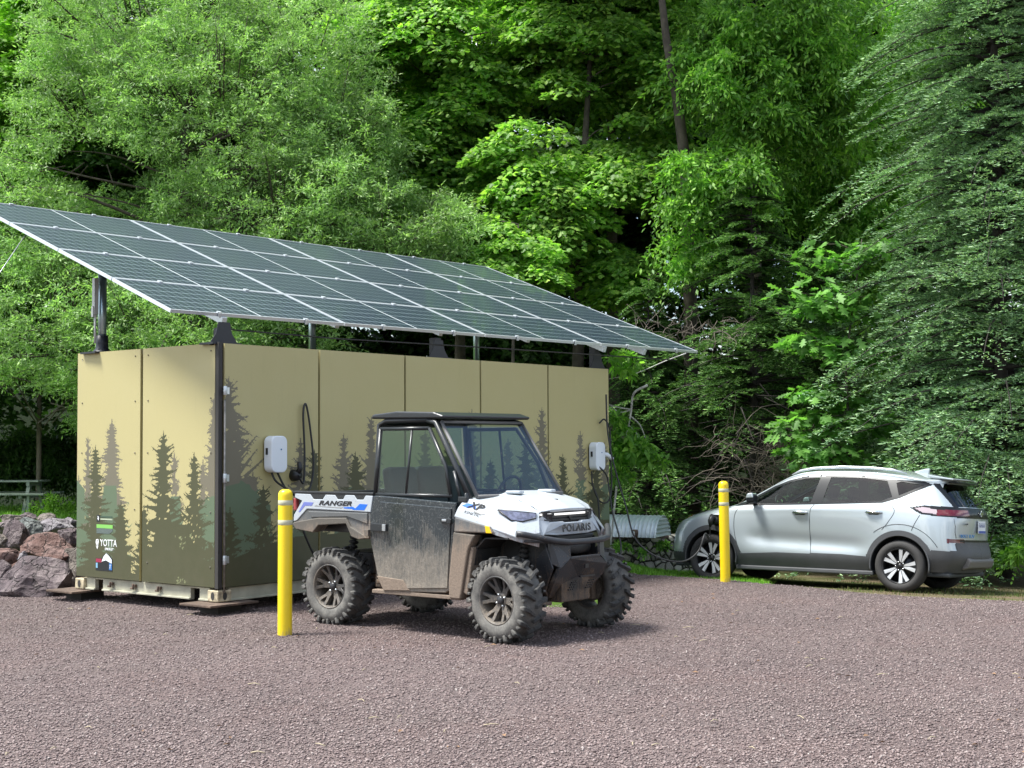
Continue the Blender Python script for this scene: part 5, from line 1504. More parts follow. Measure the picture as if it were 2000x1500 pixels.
# wheels
m_ct = mat('car_tyre_rubber', (.035, .034, .033), .8, bump=.3, bscale=120, var=.15)
m_sil = mat('machined_alloy', (.72, .74, .75), .38, metal=.6)
m_dk = mat('dark_alloy', (.02, .021, .022), .3, metal=.3)
def car_wheel():
    tq = MB(); r_, rr_, h = .331, .226, .108
    prof = [(rr_, -h * .86), (rr_ + .012, -h * .98), (.275, -h * 1.03), (.305, -h * .95), (.322, -h * .78), (r_, -h * .6)]
    gro = []
    for y in (-.05, -.017, .017, .05): gro += [(r_, y - .006), (r_ - .007, y - .004), (r_ - .007, y + .004), (r_, y + .006)]
    prof = prof + gro + [(a_, -b_) for a_, b_ in prof[::-1]]
    tq.lathe(prof, 60, 'y')
    w_ = MB()
    w_.lathe([(rr_ + .002, -h * .86), (rr_ - .004, -h * .93), (rr_ - .013, -h * .86), (rr_ - .02, -h * .5), (rr_ - .03, h * .8), (rr_, h * .86)], 50, 'y')
    w_.lathe([(.0001, -.02), (.19, .0), (.20, .02), (.0001, .03)], 30, 'y')          # brake and barrel shadow disc
    sp = MB()
    for k in range(5):
        a0 = 2 * PI * k / 5 + PI / 2
        c_, s__ = math.cos(a0), math.sin(a0)
        def Q(r_, off, y): return (r_ * c_ - off * s__, y, r_ * s__ + off * c_)
        # dark carrier
        w_.add([Q(.03, -.028, -.070), Q(.03, .028, -.070), Q(rr_ - .01, .060, -.088), Q(rr_ - .01, -.060, -.088), Q(.03, -.028, -.03), Q(.03, .028, -.03), Q(rr_ - .01, .060, -.05), Q(rr_ - .01, -.060, -.05)],
               [(0, 1, 2, 3), (0, 4, 5, 1), (1, 5, 6, 2), (2, 6, 7, 3), (3, 7, 4, 0)])
        for sg in (-1, 1):
            sp.add([Q(.050, sg * .004, -.077), Q(.070, sg * .026, -.080), Q(rr_ - .006, sg * .078, -.094), Q(rr_ - .006, sg * .026, -.094), Q(.13, sg * .004, -.084),
                    Q(.050, sg * .004, -.065), Q(.070, sg * .026, -.065), Q(rr_ - .006, sg * .078, -.08), Q(rr_ - .006, sg * .026, -.08), Q(.13, sg * .004, -.068)],
                   [(0, 1, 2, 3, 4), (0, 5, 6, 1), (1, 6, 7, 2), (2, 7, 8, 3), (3, 8, 9, 4), (4, 9, 5, 0)])
    hb = MB(); hb.lathe([(.0001, -.078), (.030, -.077), (.034, -.070)], 20, 'y')
    for k in range(5):
        a_ = 2 * PI * (k + .5) / 5 + PI / 2; hb.lathe([(.0001, -.080), (.010, -.080), (.011, -.06)], 8, 'y', (.055 * math.cos(a_), 0, .055 * math.sin(a_)), m=1)
    return tq, w_, sp, hb
tq, wq, sq, hq = car_wheel()
cw0 = wq.build('wheel', m_dk, car)
kids = [tq.build('tyre', m_ct, cw0), sq.build('spoke_faces', m_sil, cw0), hq.build('hub', [m_dk, c_chrome], cw0)]
for i, (x, sg, st, spn) in enumerate(((1.3375, 1, R(2), .15), (1.3375, -1, R(2), .7), (-1.3375, 1, 0, .32), (-1.3375, -1, 0, 1.0))):
    if i == 0: w_ = cw0
    else:
        w_ = cw0.copy(); COL.objects.link(w_); w_.parent = car
        for ch in kids:
            d = ch.copy(); COL.objects.link(d); d.parent = w_
    w_.location = (x, sg * .775, .331)
    w_.rotation_euler = (Matrix.Rotation(st + (PI if sg > 0 else 0), 4, 'Z') @ Matrix.Rotation(spn, 4, 'Y')).to_euler()

# mirrors, handles, rails, antenna, spoiler, plate, badge, port
for sg in (-1, 1):
    q = MB(); q.prism([(.62, 1.10), (.72, 1.095), (.745, 1.15), (.72, 1.225), (.64, 1.235), (.615, 1.17)], sg * .90, sg * 1.05, 'y')
    mo = q.build('mirror', c_gloss, car, bevel=.025, seg=3)
    MB().prism([(.622, 1.165), (.738, 1.155), (.72, 1.228), (.64, 1.238)], sg * .895, sg * 1.056, 'y').build('mirror_cap', c_chrome if False else c_paint, mo, bevel=.02, seg=3)
    MB().box((.70, sg * .875, 1.10), (.06, .08, .03)).build('mirror_arm', c_gloss, mo)
    for hx, hz in ((.02, .985), (-1.0, 1.01)):
        q = MB(); yb_ = .882
        pts = [(hx + .11, sg * (yb_ - .008), hz), (hx + .08, sg * (yb_ + .022), hz + .004), (hx, sg * (yb_ + .030), hz + .006), (hx - .08, sg * (yb_ + .022), hz + .004), (hx - .11, sg * (yb_ - .008), hz)]
        q.tube(pts, [.010, .017, .019, .017, .010], 10)
        hd = q.build('door_handle', c_chrome, car)
        MB().prism([(hx + .09, hz), (hx + .06, hz - .030), (hx - .06, hz - .030), (hx - .09, hz)], sg * (yb_ - .01), sg * (yb_ + .004), 'y').build('handle_recess', c_seam, hd)
    q = MB(); q.tube([(.26, sg * .585, 1.50), (.14, sg * .59, 1.555), (-.05, sg * .59, 1.590), (-.45, sg * .59, 1.610), (-.85, sg * .59, 1.600), (-1.15, sg * .59, 1.575), (-1.34, sg * .585, 1.525)], [.008, .018, .020, .020, .020, .018, .008], 10)
    q.build('roof_rail', mat('pale_rail', (.50, .55, .57), .3, metal=.4), car)
q = MB(); q.prism([(-1.20, 1.565), (-1.44, 1.545), (-1.455, 1.62), (-1.40, 1.618)], -.022, .022, 'y'); q.build('antenna_fin', c_paint, car, bevel=.01, seg=3)
q = MB()
vs = [(-1.62, -.58, 1.515), (-1.62, .58, 1.515), (-1.93, .52, 1.468), (-1.99, 0, 1.474), (-1.93, -.52, 1.468), (-1.62, -.58, 1.475), (-1.62, .58, 1.475), (-1.92, .52, 1.446), (-1.98, 0, 1.452), (-1.92, -.52, 1.446)]
q.add(vs, [(0, 1, 2, 3, 4), (9, 8, 7, 6, 5), (0, 5, 6, 1), (1, 6, 7, 2), (2, 7, 8, 3), (3, 8, 9, 4), (4, 9, 5, 0)])
q.build('spoiler', c_paint, car, bevel=.012, seg=3)
MB().box((-1.90, 0, 1.425), (.12, .9, .02)).build('spoiler_underside', c_gloss, car, bevel=.005)
MB().tube([(-2.04, .05, 1.13), (-2.07, 0, 1.15), (-2.02, -.38, 1.19)], .010, 6).build('rear_wiper', c_gloss, car)
q = MB(); q.prism([(-.155, .775), (.155, .775), (.155, .935), (-.155, .935)], -2.128, -2.136, 'x', m=0); q.prism([(-.15, .778), (.15, .778), (.15, .81), (-.15, .81)], -2.136, -2.138, 'x', m=1)
pl_o = q.build('number_plate', [mat('plate_white', (.72, .76, .8), .4), mat('plate_blue', (.05, .09, .4), .4)], car, bevel=0)
rg = random.Random(2)
q = MB()
for k in range(6):
    y = -.12 + k * .045
    q.box((-2.1375, y, .885), (.001, .006, .06)); q.box((-2.1375, y + .015, .885 + rg.choice((-.02, .0, .02))), (.001, .024, .008)); q.box((-2.1375, y + .024, .885 - .012), (.001, .006, .036))
q.build('plate_characters', mat('plate_ink', (.08, .10, .3), .5), pl_o)
# badge: a slanted cross with a broad bar
Mb = Matrix(((0, 0, -1, -2.130), (-1, 0, 0, 0), (0, 1, 0, 1.03), (0, 0, 0, 1)))
q = MB(); q.prism([(-.075, .012), (-.030, .022), (-.022, .042), (.03, .042), (.022, .022), (.075, .022), (.068, -.014), (.022, -.014), (.015, -.038), (-.035, -.038), (-.03, -.018), (-.08, -.018)], 0, .006, 'z')
o = q.build('badge', c_chrome, car, bevel=.002); o.data.transform(Mb)
# lettering on the tailgate (left side, blue) and small dark marks above it
Mt = Matrix(((-.35, 0, -.93, -2.098), (-.93, 0, .35, .50), (0, 1, 0, .735), (0, 0, 0, 1)))
text_mesh('tailgate_lettering', 'BOLT EUV', .055, mat('blue_letters', (.02, .18, .45), .3), car, Mt, width=1.1, bold=.001)
text_mesh('tailgate_small_lettering', 'PREMIER', .028, mat('grey_letters', (.2, .22, .22), .3), car, Matrix(((-.35, 0, -.93, -2.108), (-.93, 0, .35, .50), (0, 1, 0, .88), (0, 0, 0, 1))), width=1.3) if False else None
q = MB(); q.box((-2.10, .50, .89), (.006, .10, .018), rot=Matrix.Rotation(R(20), 3, 'Z')); q.build('tailgate_mark', c_seam, car)
q = MB(); q.add([(-1.96, .50, 1.125), (-1.97, .36, 1.13), (-1.945, .37, 1.185), (-1.935, .50, 1.18)], [(0, 1, 2, 3)]); 
o = q.build('window_sticker', mat('sticker_cream', (.6, .6, .45), .5), car); s = o.modifiers.new('s', 'SOLIDIFY'); s.thickness = .004; s.offset = -1
q = MB(); q.prism([(-2.03, .30), (-2.12, .33), (-2.15, .42), (-2.12, .46), (-2.0, .46)], -.52, .52, 'y'); q.build('rear_diffuser', mat('grey_diffuser', (.13, .125, .12), .5), car, bevel=.02)
# charge port on the left front fender with its flap open and plug in
q = MB(); q.prism([(1.13, .93), (1.33, .93), (1.34, .74), (1.16, .72)], .872, .884, 'y'); q.build('charge_port', c_gloss, car, bevel=.004)
q = MB(); q.prism([(.0, .92), (.19, .93), (.19, .74), (.0, .73)], -.006, .006, 'y')
o = q.build('port_flap', c_paint, car, bevel=.004); o.location = (1.14, .89, 0); o.rotation_euler = (0, 0, R(105))
q = MB(); q.lathe([(.0001, .88), (.05, .88), (.055, .93), (.05, .98), (.0001, .985)], 16, 'y', (1.24, 0, .85)); q.tube([(1.24, .96, .86), (1.25, 1.02, .90), (1.26, 1.05, .84), (1.27, 1.03, .76)], [.035, .04, .036, .018], 10)
tag(q.build('charge_connector', m_black), 'black charging plug in the open port of the silver car', 'charging plug')
o = bpy.data.objects['charge_connector']; o.location = (CX, CY, CZg); o.rotation_euler = (CRl, 0, CA)
# cabin
m_cab = mat('cabin_fabric', (.10, .105, .11), .8); m_dash = mat('dash_plastic', (.025, .026, .028), .6)
for y in (-.36, .36):
    for x, hgt in ((.05, 0), (-.85, .02)):
        q = MB(); q.box((x + .1, y, .62 + hgt), (.5, .5, .16)); q.box((x - .20, y, .92 + hgt), (.14, .48, .56), rot=Matrix.Rotation(R(-14), 3, 'Y')); q.box((x - .30, y, 1.28 + hgt), (.09, .26, .18), rot=Matrix.Rotation(R(-14), 3, 'Y'))
        q.build('seat', m_cab, car, bevel=.04, seg=3)
MB().box((.75, 0, .93), (.35, 1.36, .22)).build('dashboard', m_dash, car, bevel=.05)
q = MB(); ring = [Vector((.50 + .06 * math.sin(a_), .36 + .18 * math.cos(a_), 1.05 + .17 * math.sin(a_))) for a_ in [2 * PI * k / 24 for k in range(25)]]
q.tube(ring, .015, 8, cap=False); q.tube([(.5, .36, 1.05), (.7, .36, .98)], .03, 8); q.tube([ring[0], ring[12]], .015, 6); q.build('steering_wheel', m_dash, car)
# ------------------------------------------------------------------ rocks
def rock_mat(name, c0, c1, c2):
    m, t = new_mat(name, .8)
    tc = t.n('TexCoord'); P = tc.outputs['Object']
    n1 = t.noise(P, 3.5, 9, .68); n2 = t.noise(P, 26, 6, .7)
    v_ = t.n('TexVoronoi', feature='DISTANCE_TO_EDGE'); v_.inputs['Scale'].default_value = 3.0; t.l(P, v_.inputs[0])
    c = t.ramp(n1, [(.30, c0), (.47, c1), (.60, c2), (.72, tuple(min(1, q * 1.5) for q in c2))])
    c = t.mix(t.rng(n2, .35, .65, .0, .55), c, tuple(q * .45 for q in c1))
    ve = t.n('TexVoronoi', feature='DISTANCE_TO_EDGE'); ve.inputs['Scale'].default_value = 4.5
    wv = t.n('VectorMath', operation='MULTIPLY_ADD'); nn_ = t.n('TexNoise'); nn_.inputs['Scale'].default_value = 6; t.l(P, nn_.inputs[0]); t.l(nn_.outputs[1], wv.inputs[0]); wv.inputs[1].default_value = (.25, .25, .25); t.l(P, wv.inputs[2]); t.l(wv.outputs[0], ve.inputs[0])
    crk = t.rng(ve.outputs[0], .0, .035)
    c = t.mix(t.math('MULTIPLY', t.math('SUBTRACT', 1.0, crk), .6), c, (.02, .018, .016))
    t.l(c, t.b.inputs['Base Color'])
    h = t.math('ADD', t.math('MULTIPLY', n1, 1.2), t.math('MULTIPLY', n2, .35))
    h = t.math('ADD', h, t.math('MULTIPLY', crk, .35)); t.bump(h, 1.0, .09); return m
rk_a = rock_mat('grey_rock', (.05, .036, .040), (.135, .102, .108), (.25, .205, .20))
rk_b = rock_mat('reddish_rock', (.09, .045, .035), (.19, .105, .085), (.30, .20, .175))
rk_c = rock_mat('greenish_rock', (.07, .085, .08), (.15, .17, .16), (.26, .28, .26))
rk_d = rock_mat('lilac_rock', (.12, .10, .11), (.24, .215, .23), (.38, .36, .37))
rk_e = rock_mat('brown_rock', (.09, .075, .06), (.19, .16, .135), (.28, .245, .21))
def px2w(px, py, Yd):
    """pixel of the photograph at distance Yd -> point (used once, to read positions off the photo)"""
    x, y = px - 1000, py - 750
    cr_, sr_ = math.cos(-.0056), math.sin(-.0056)
    x, y = cr_ * x + sr_ * y, -sr_ * x + cr_ * y
    d = (x / 2773, 1, -y / 2773); c_, s_ = math.cos(.0434), math.sin(.0434)
    r_ = (d[0], d[1] * c_ - d[2] * s_, d[1] * s_ + d[2] * c_)
    k = Yd / r_[1]
    return Vector((r_[0] * k, Yd, r_[2] * k + 1.67))
def rock(px, py, wpx, hpx, Yd, m, label, seed, dep=.8, sub=4):
    c = px2w(px, py, Yd); sx = wpx * Yd / 2773 / 2; sz = hpx * Yd / 2773 / 2; sy = sx * dep
    rg = random.Random(seed)
    bm = bmesh.new(); bmesh.ops.create_icosphere(bm, subdivisions=sub, radius=1)
    cuts = []
    for k in range(15):
        n = Vector((rg.gauss(0, 1), rg.gauss(0, 1), rg.gauss(0, 1))).normalized(); cuts.append((n, rg.uniform(.58, .92)))
    from mathutils import noise as mn
    for v in bm.verts:
        p = v.co.copy()
        for n, d in cuts:
            e = p.dot(n) - d
            if e > 0: p -= n * e
        q_ = p * 1.7 + Vector((seed * 3.1, 0, 0))
        p += p.normalized() * (.10 * mn.noise(q_) + .06 * mn.noise(q_ * 2.7) + .03 * mn.noise(q_ * 7))
        v.co = Vector((p.x * sx * 1.18, p.y * sy * 1.18, p.z * sz * 1.22))
    me = bpy.data.meshes.new('rock'); bm.to_mesh(me); bm.free()
    o = link('rock', me, m); o.location = c; o.rotation_euler = (0, rg.uniform(-.15, .15), 0)
    tag(o, label, 'rock', 'rocks piled left of the container')
RK = [
 (76, 1138, 168, 84, 16.4, rk_a, 'largest dark grey boulder at the front foot of the rock pile'),
 (98, 1080, 116, 62, 17.3, rk_b, 'broad reddish slab on top of the large front boulder'),
 (30, 1055, 62, 70, 17.6, rk_a, 'dark grey speckled rock left of the broad reddish slab'),
 (58, 1034, 68, 44, 18.1, rk_c, 'greenish grey angular rock in the middle of the pile'),
 (112, 1034, 84, 40, 18.2, rk_d, 'pale lilac rock behind the broad reddish slab'),
 (132, 1056, 50, 44, 17.7, rk_a, 'dark charcoal rock wedged against the container side of the pile'),
 (92, 1017, 40, 26, 18.8, rk_e, 'smooth rounded brown rock on the crest of the pile'),
 (22, 1017, 44, 24, 18.8, rk_e, 'flat pale brown rock on the crest, above the small dark one'),
 (53, 1014, 36, 22, 18.9, rk_a, 'small pointed dark rock between the two brown crest rocks'),
 (140, 1024, 32, 28, 18.6, rk_d, 'small pinkish rock at the container end of the crest'),
 (6, 1030, 40, 24, 18.2, rk_a, 'dark flat rock under the pale brown crest rock at the left edge'),
 (14, 1088, 44, 44, 17.0, rk_b, 'rusty red rock at the left edge, level with the reddish slab'),
 (42, 1112, 42, 34, 16.7, rk_b, 'small red brown rock perched on the shoulder of the largest boulder'),
 (4, 1130, 40, 58, 16.5, rk_a, 'grey rock cut by the left edge beside the largest boulder'),
 (44, 1088, 24, 24, 17.0, rk_d, 'small reddish white stone next to the dark speckled rock'),
 (2, 1062, 36, 44, 17.5, rk_e, 'brownish rock at the left edge above the rusty red one'),
 (148, 1112, 60, 90, 17.2, rk_e, 'upright pale brown rock behind the left container corner'),
 (150, 1068, 60, 60, 17.9, rk_a, 'dark rock half hidden behind the container panel'),
 (-40, 1090, 90, 120, 17.3, rk_a, 'rock outside the left edge'),
]
for i, r_ in enumerate(RK):
    if r_[0] < 0: continue
    rock(*r_[:6], r_[6], 11 + i)
# earth core of the pile so that no gaps show through
q = MB(); 
# ------------------------------------------------------------------ low stone wall, culvert, pipe
m_sw, t = new_mat('fieldstone_wall', .85)
tc = t.n('TexCoord'); P = tc.outputs['Object']
v1 = t.n('TexVoronoi'); v1.inputs['Scale'].default_value = 9; t.l(P, v1.inputs[0])
v2 = t.n('TexVoronoi', feature='DISTANCE_TO_EDGE'); v2.inputs['Scale'].default_value = 9; t.l(P, v2.inputs[0])
sx_ = t.n('SeparateXYZ'); t.l(v1.outputs['Color'], sx_.inputs[0])
c = t.ramp(sx_.outputs[0], [(0, (.18, .18, .15)), (.4, (.36, .35, .30)), (.7, (.50, .48, .42)), (1, (.62, .60, .54))])
n_ = t.noise(P, 60, 5, .7)
c = t.mix(t.rng(n_, .35, .65, 0, .6), c, (.10, .11, .08))
t.l(t.mix(t.rng(v2.outputs[0], .02, .10), (.02, .02, .016), c), t.b.inputs['Base Color'])
t.bump(t.math('MULTIPLY', t.rng(v2.outputs[0], 0, .18), 1.0), 1.0, .08)
a_, b_ = px2w(1150, 1098, 22.6), px2w(1345, 1098, 22.6)
wl_ = MB(); wl_.box((0, 0, 0), (2.4, .5, .62))
ow = wl_.build('stone_wall', m_sw, None, bevel=.04, seg=3)
p0 = px2w(1245, 1078, 22.9); ow.location = (p0.x + .1, p0.y + .2, p0.z - .05)
tag(ow, 'low grey fieldstone wall between the container and the silver car', 'wall')
# individual coping stones give it an uneven top
m_cul, t = new_mat('galvanised_corrugated', .42)
t.b.inputs['Metallic'].default_value = .4
tc = t.n('TexCoord'); n_ = t.noise(tc.outputs['Object'], 5, 5)
t.l(t.ramp(n_, [(.3, (.55, .64, .66)), (.7, (.75, .82, .84))]), t.b.inputs['Base Color'])
cul = MB(); rr_ = .34; L_ = 1.12; nL = 150; nR = 28; vs = []
for i in range(nL + 1):
    s_ = i / nL; rad_ = rr_ + .014 * math.sin(s_ * L_ / .068 * 2 * PI)
    for k in range(nR + 1):
        a_ = PI * k / nR; vs.append((s_ * L_, -rad_ * math.cos(a_), rad_ * math.sin(a_) * .95))
cul.add(vs, [(i * (nR + 1) + k, i * (nR + 1) + k + 1, (i + 1) * (nR + 1) + k + 1, (i + 1) * (nR + 1) + k) for i in range(nL) for k in range(nR)], 0, True)
# corrugated end sheet
ev = []; 
nz_ = 36
for j in range(nz_ + 1):
    z = rr_ * .93 * j / nz_; hw = rr_ * math.sqrt(max(0, 1 - (z / (rr_ * .95)) ** 2)) * .99
    bump_ = .014 * math.sin(j / nz_ * 5 * 2 * PI)
    for y in (-hw, hw): ev.append((L_ - .01 + bump_, y, z))
cul.add(ev, [(2 * j, 2 * j + 1, 2 * j + 3, 2 * j + 2) for j in range(nz_)], 0, True)
oc = cul.build('corrugated_culvert', m_cul)
pc = px2w(1180, 1046, 22.7)
oc.location = (pc.x - .1, pc.y + .12, pc.z); oc.rotation_euler = (0, 0, R(-26))
tag(oc, 'half round galvanised corrugated metal cover lying on the low stone wall', 'culvert')
q = MB(); q.lathe([(.055, -.25), (.066, -.25), (.066, .25), (.055, .25)], 24, 'x', closed=True)
op = q.build('rusty_pipe', m_rust); pp = px2w(1262, 1044, 22.3); op.location = (pp.x, pp.y, pp.z + .02); op.rotation_euler = (0, 0, R(-150))
tag(op, 'short rusty pipe end lying in front of the corrugated cover', 'pipe')
q = MB(); q.box((0, 0, 0), (1.3, .10, .04)); ob = q.build('rusty_plank', m_rust, None, bevel=.004); pb = px2w(1225, 1049, 22.4); ob.location = (pb.x, pb.y, pb.z); tag(ob, 'rusty brown edging strip under the corrugated cover', 'edging')

# ------------------------------------------------------------------ picnic table and post, at the back left
m_tg = mat('weathered_green_wood', (.22, .27, .21), .75, var=.3, vscale=4, bump=.3, bscale=60)
pt = px2w(20, 938, 36.5)
tb = empty('picnic_table', (pt.x - .3, pt.y, 0.0), R(-6), 'long weathered green picnic table on the grass behind the rock pile', 'picnic table')
zt = pt.z
for k in range(5): MB().box((0, -.30 + k * .15, zt - .02), (2.45, .135, .04)).build('table_board', m_tg, tb, bevel=.004)
zb_ = px2w(60, 965, 35.8).z
for sg in (-1, 1):
    MB().box((.22 if sg < 0 else 0, sg * .74, zb_), (2.75, .28, .045)).build('bench_seat', m_tg, tb, bevel=.004)
for x in (-.95, .95):
    q = MB(); q.box((x, 0, zt - .09), (.09, .72, .09)); q.box((x, 0, zb_ - .06), (.09, 1.6, .09))
    for sg in (-1, 1): q.box((x, sg * .42, zt / 2 - .05), (.09, .09, zt * 1.04), rot=Matrix.Rotation(sg * R(24), 3, 'X'))
    q.build('leg_frame', m_tg, tb)
for x in (1.15, -1.05, .2): MB().box((x, -.74, zb_ / 2 - .03), (.07, .07, zb_)).build('bench_leg', m_tg, tb)
q = MB(); pq = px2w(75, 938, 38.5); q.tube([(0, 0, -.1), (.01, 0, 1.2), (0, 0, 3.3)], [.075, .07, .06], 10)
o = q.build('wooden_post', mat('weathered_post', (.20, .17, .12), .85, var=.3, vscale=3, bump=.4)); o.location = (pq.x, pq.y, 0)
tag(o, 'thin weathered upright wooden post behind the picnic table', 'post')
# ------------------------------------------------------------------ vegetation
def foliage(name, stops, trans=.35, rough=.5, spec=.3, vs=1.1, vary=.38):
    m = bpy.data.materials.new(name); m.use_nodes = True
    t = NT(m); b = t.b
    g = t.n('NewGeometry')
    col = t.ramp(g.outputs['Random Per Island'], stops)
    tcx = t.n('TexCoord'); ln_ = t.noise(tcx.outputs['Object'], vs, 3, .6)
    vsc = t.n('VectorMath', operation='SCALE'); t.l(col, vsc.inputs[0]); t.l(t.rng(ln_, .32, .68, 1 - vary, 1 + vary), vsc.inputs[3]); col = vsc.outputs[0]
    t.l(col, b.inputs['Base Color']); b.inputs['Roughness'].default_value = rough; b.inputs['Specular IOR Level'].default_value = spec
    tr = t.n('BsdfTranslucent')
    mc = t.n('Mix', data_type='RGBA', blend_type='MULTIPLY'); mc.inputs[0].default_value = 1
    t.l(col, mc.inputs[6]); mc.inputs[7].default_value = (1.6, 2.0, .9, 1)
    t.l(mc.outputs[2], tr.inputs[0])
    ms = t.n('MixShader'); ms.inputs[0].default_value = trans
    out = [n for n in t.t.nodes if n.type == 'OUTPUT_MATERIAL'][0]
    t.l(b.outputs[0], ms.inputs[1]); t.l(tr.outputs[0], ms.inputs[2]); t.l(ms.outputs[0], out.inputs[0])
    return m
def sc3(c, k): return tuple(q * k for q in c)
f_willow = foliage('willow_leaf', [(0, (0.123, 0.215, 0.077)), (.5, (0.207, 0.334, 0.119)), (.9, (0.303, 0.445, 0.163)), (1, (0.427, 0.567, 0.237))], .30)
f_maple = foliage('maple_leaf', [(0, (0.098, 0.200, 0.048)), (.5, (0.167, 0.314, 0.058)), (.9, (0.264, 0.429, 0.076)), (1, (0.389, 0.552, 0.103))], .42)
f_ash = foliage('ash_leaf', [(0, (0.082, 0.193, 0.037)), (.5, (0.140, 0.292, 0.050)), (1, (0.258, 0.446, 0.075))], .38)
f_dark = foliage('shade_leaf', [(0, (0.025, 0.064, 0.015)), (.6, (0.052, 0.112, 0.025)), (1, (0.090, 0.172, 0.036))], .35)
f_lime = foliage('lime_leaf', [(0, (0.105, 0.226, 0.024)), (.6, (0.167, 0.332, 0.035)), (1, (0.238, 0.439, 0.053))], .42)
f_spruce = foliage('spruce_needles', [(0, (0.043, 0.101, 0.034)), (.5, (0.088, 0.171, 0.054)), (.85, (0.145, 0.253, 0.080)), (1, (0.218, 0.349, 0.108))], .15, .85, .06)
f_blue = foliage('blue_spruce_needles', [(0, (0.093, 0.177, 0.093)), (.5, (0.182, 0.297, 0.161)), (.85, (0.287, 0.422, 0.230)), (1, (0.414, 0.552, 0.316))], .15, .85, .06)
f_oak = foliage('oak_leaf', [(0, (0.071, 0.172, 0.037)), (.5, (0.109, 0.240, 0.052)), (1, (0.156, 0.318, 0.073))], .40)
f_dead = foliage('dead_leaf', [(0, (.16, .09, .045)), (1, (.30, .19, .10))], .2)
m_bark = mat('bark', (.075, .062, .048), .9, var=.4, vscale=8, bump=.7, bscale=30)
m_barkd = mat('dark_bark', (.035, .030, .025), .9, var=.3, vscale=6)
m_birch = mat('pale_bark', (.46, .46, .42), .85, var=.4, vscale=7)
m_twig = mat('dry_twig', (.15, .125, .10), .9, var=.4, vscale=5)

# leaf shapes: base at origin, pointing +x, lying in xy
def leaf_diamond(w=.42):
    return np.array([[0, 0, 0], [.45, -w / 2, .03], [1, 0, -.06], [.45, w / 2, .03]], float), np.array([[0, 1, 2], [0, 2, 3]])
def leaf_maple():
    P = [(0, 0), (.10, -.34), (.34, -.52), (.42, -.24), (.66, -.30), (1.0, 0), (.66, .30), (.42, .24), (.34, .52), (.10, .34)]
    v = np.array([[x, y, -.10 * abs(y) * 2 - .06 * x] for x, y in P], float)
    f = np.array([[0, 1, 3], [1, 2, 3], [0, 3, 5], [3, 4, 5], [0, 5, 7], [5, 6, 7], [0, 7, 9], [7, 8, 9]])
    return v, f
def leaf_oak():
    P = [(0, 0), (.18, -.20), (.28, -.10), (.42, -.36), (.52, -.14), (.72, -.30), (.76, -.10), (1, 0), (.76, .10), (.72, .30), (.52, .14), (.42, .36), (.28, .10), (.18, .20)]
    v = np.array([[x, y, -.10 * abs(y) - .05 * x] for x, y in P], float)
    f = [[0, 1, 2], [2, 3, 4], [4, 5, 6], [0, 2, 4], [0, 4, 6], [0, 6, 7], [0, 7, 8], [0, 8, 10], [0, 10, 12], [8, 9, 10], [10, 11, 12], [12, 13, 0]]
    return v, np.array(f)
def frames(d, up, roll, rg):
    """orthonormal frames with x along d, z near up"""
    d = d / (np.linalg.norm(d, axis=1, keepdims=True) + 1e-9)
    y = np.cross(up, d); y /= np.linalg.norm(y, axis=1, keepdims=True) + 1e-9
    z = np.cross(d, y)
    c, s = np.cos(roll)[:, None], np.sin(roll)[:, None]
    return d, y * c + z * s, -y * s + z * c
def put(leaf, pos, X, Y, Z, size, wscale=None):
    v, f = leaf
    n = len(pos); k = len(v)
    s = size[:, None, None]
    V = pos[:, None, :] + s * (v[None, :, 0:1] * X[:, None, :] + v[None, :, 1:2] * Y[:, None, :] + v[None, :, 2:3] * Z[:, None, :])
    F = f[None] + (np.arange(n) * k)[:, None, None]
    return V.reshape(-1, 3), F.reshape(-1, 3)
def rnd_dir(rg, n):
    v = rg.normal(size=(n, 3)); return v / np.linalg.norm(v, axis=1, keepdims=True)
def join(parts):
    Vs, Fs, o = [], [], 0
    for V, F in parts:
        Vs.append(V); Fs.append(F + o); o += len(V)
    return np.concatenate(Vs), np.concatenate(Fs)

# cluster templates: arrays of (pos, X, Y, Z, size) in unit space
def tmpl_dome(rg, n, leafsize, flat=.45):
    """umbrella of leaves: maple style, leaves facing up and outward, drooping at the rim"""
    a = rg.random(n) * 2 * PI; r = np.sqrt(rg.random(n)); 
    z = flat * (1 - r ** 2) * (rg.random(n) ** .5 if False else (1 - .55 * rg.random(n))) - .25 * r
    pos = np.stack([r * np.cos(a), r * np.sin(a), z + (rg.random(n) - .5) * .16], -1)
    d = np.stack([np.cos(a), np.sin(a), -.35 - .6 * r * rg.random(n)], -1) + rg.normal(size=(n, 3)) * .35
    X, Y, Z = frames(d, np.array([[0, 0, 1.]]).repeat(n, 0), rg.normal(size=n) * .45, rg)
    return pos, X, Y, Z, leafsize * (.7 + .6 * rg.random(n))
def tmpl_spray(rg, ntw, nl, leafsize, arch=.5, spread=.6):
    """arching twigs with leaves on both sides"""
    P, D, S_ = [], [], []
    for k in range(ntw):
        a = rg.random() * 2 * PI; el = rg.uniform(-.3, 1.0)
        d0 = np.array([math.cos(a) * math.cos(el), math.sin(a) * math.cos(el), math.sin(el)])
        L = rg.uniform(.5, 1.0)
        t = np.linspace(.1, 1, nl)[:, None]
        p = d0[None] * t * L + np.array([[0, 0, -1.]]) * arch * (t ** 2) * L
        tg = d0[None] - np.array([[0, 0, 2.]]) * arch * t
        sd = rnd_dir(rg, nl)
        P.append(p + sd * .035); D.append(tg * .7 + sd * .9); S_.append(leafsize * (.6 + .7 * rg.random(nl)))
    P = np.concatenate(P); D = np.concatenate(D); n = len(P)
    up = rnd_dir(rg, n) * .6 + np.array([[0, 0, 1.]])
    X, Y, Z = frames(D, up, rg.normal(size=n) * .6, rg)
    return P, X, Y, Z, np.concatenate(S_)
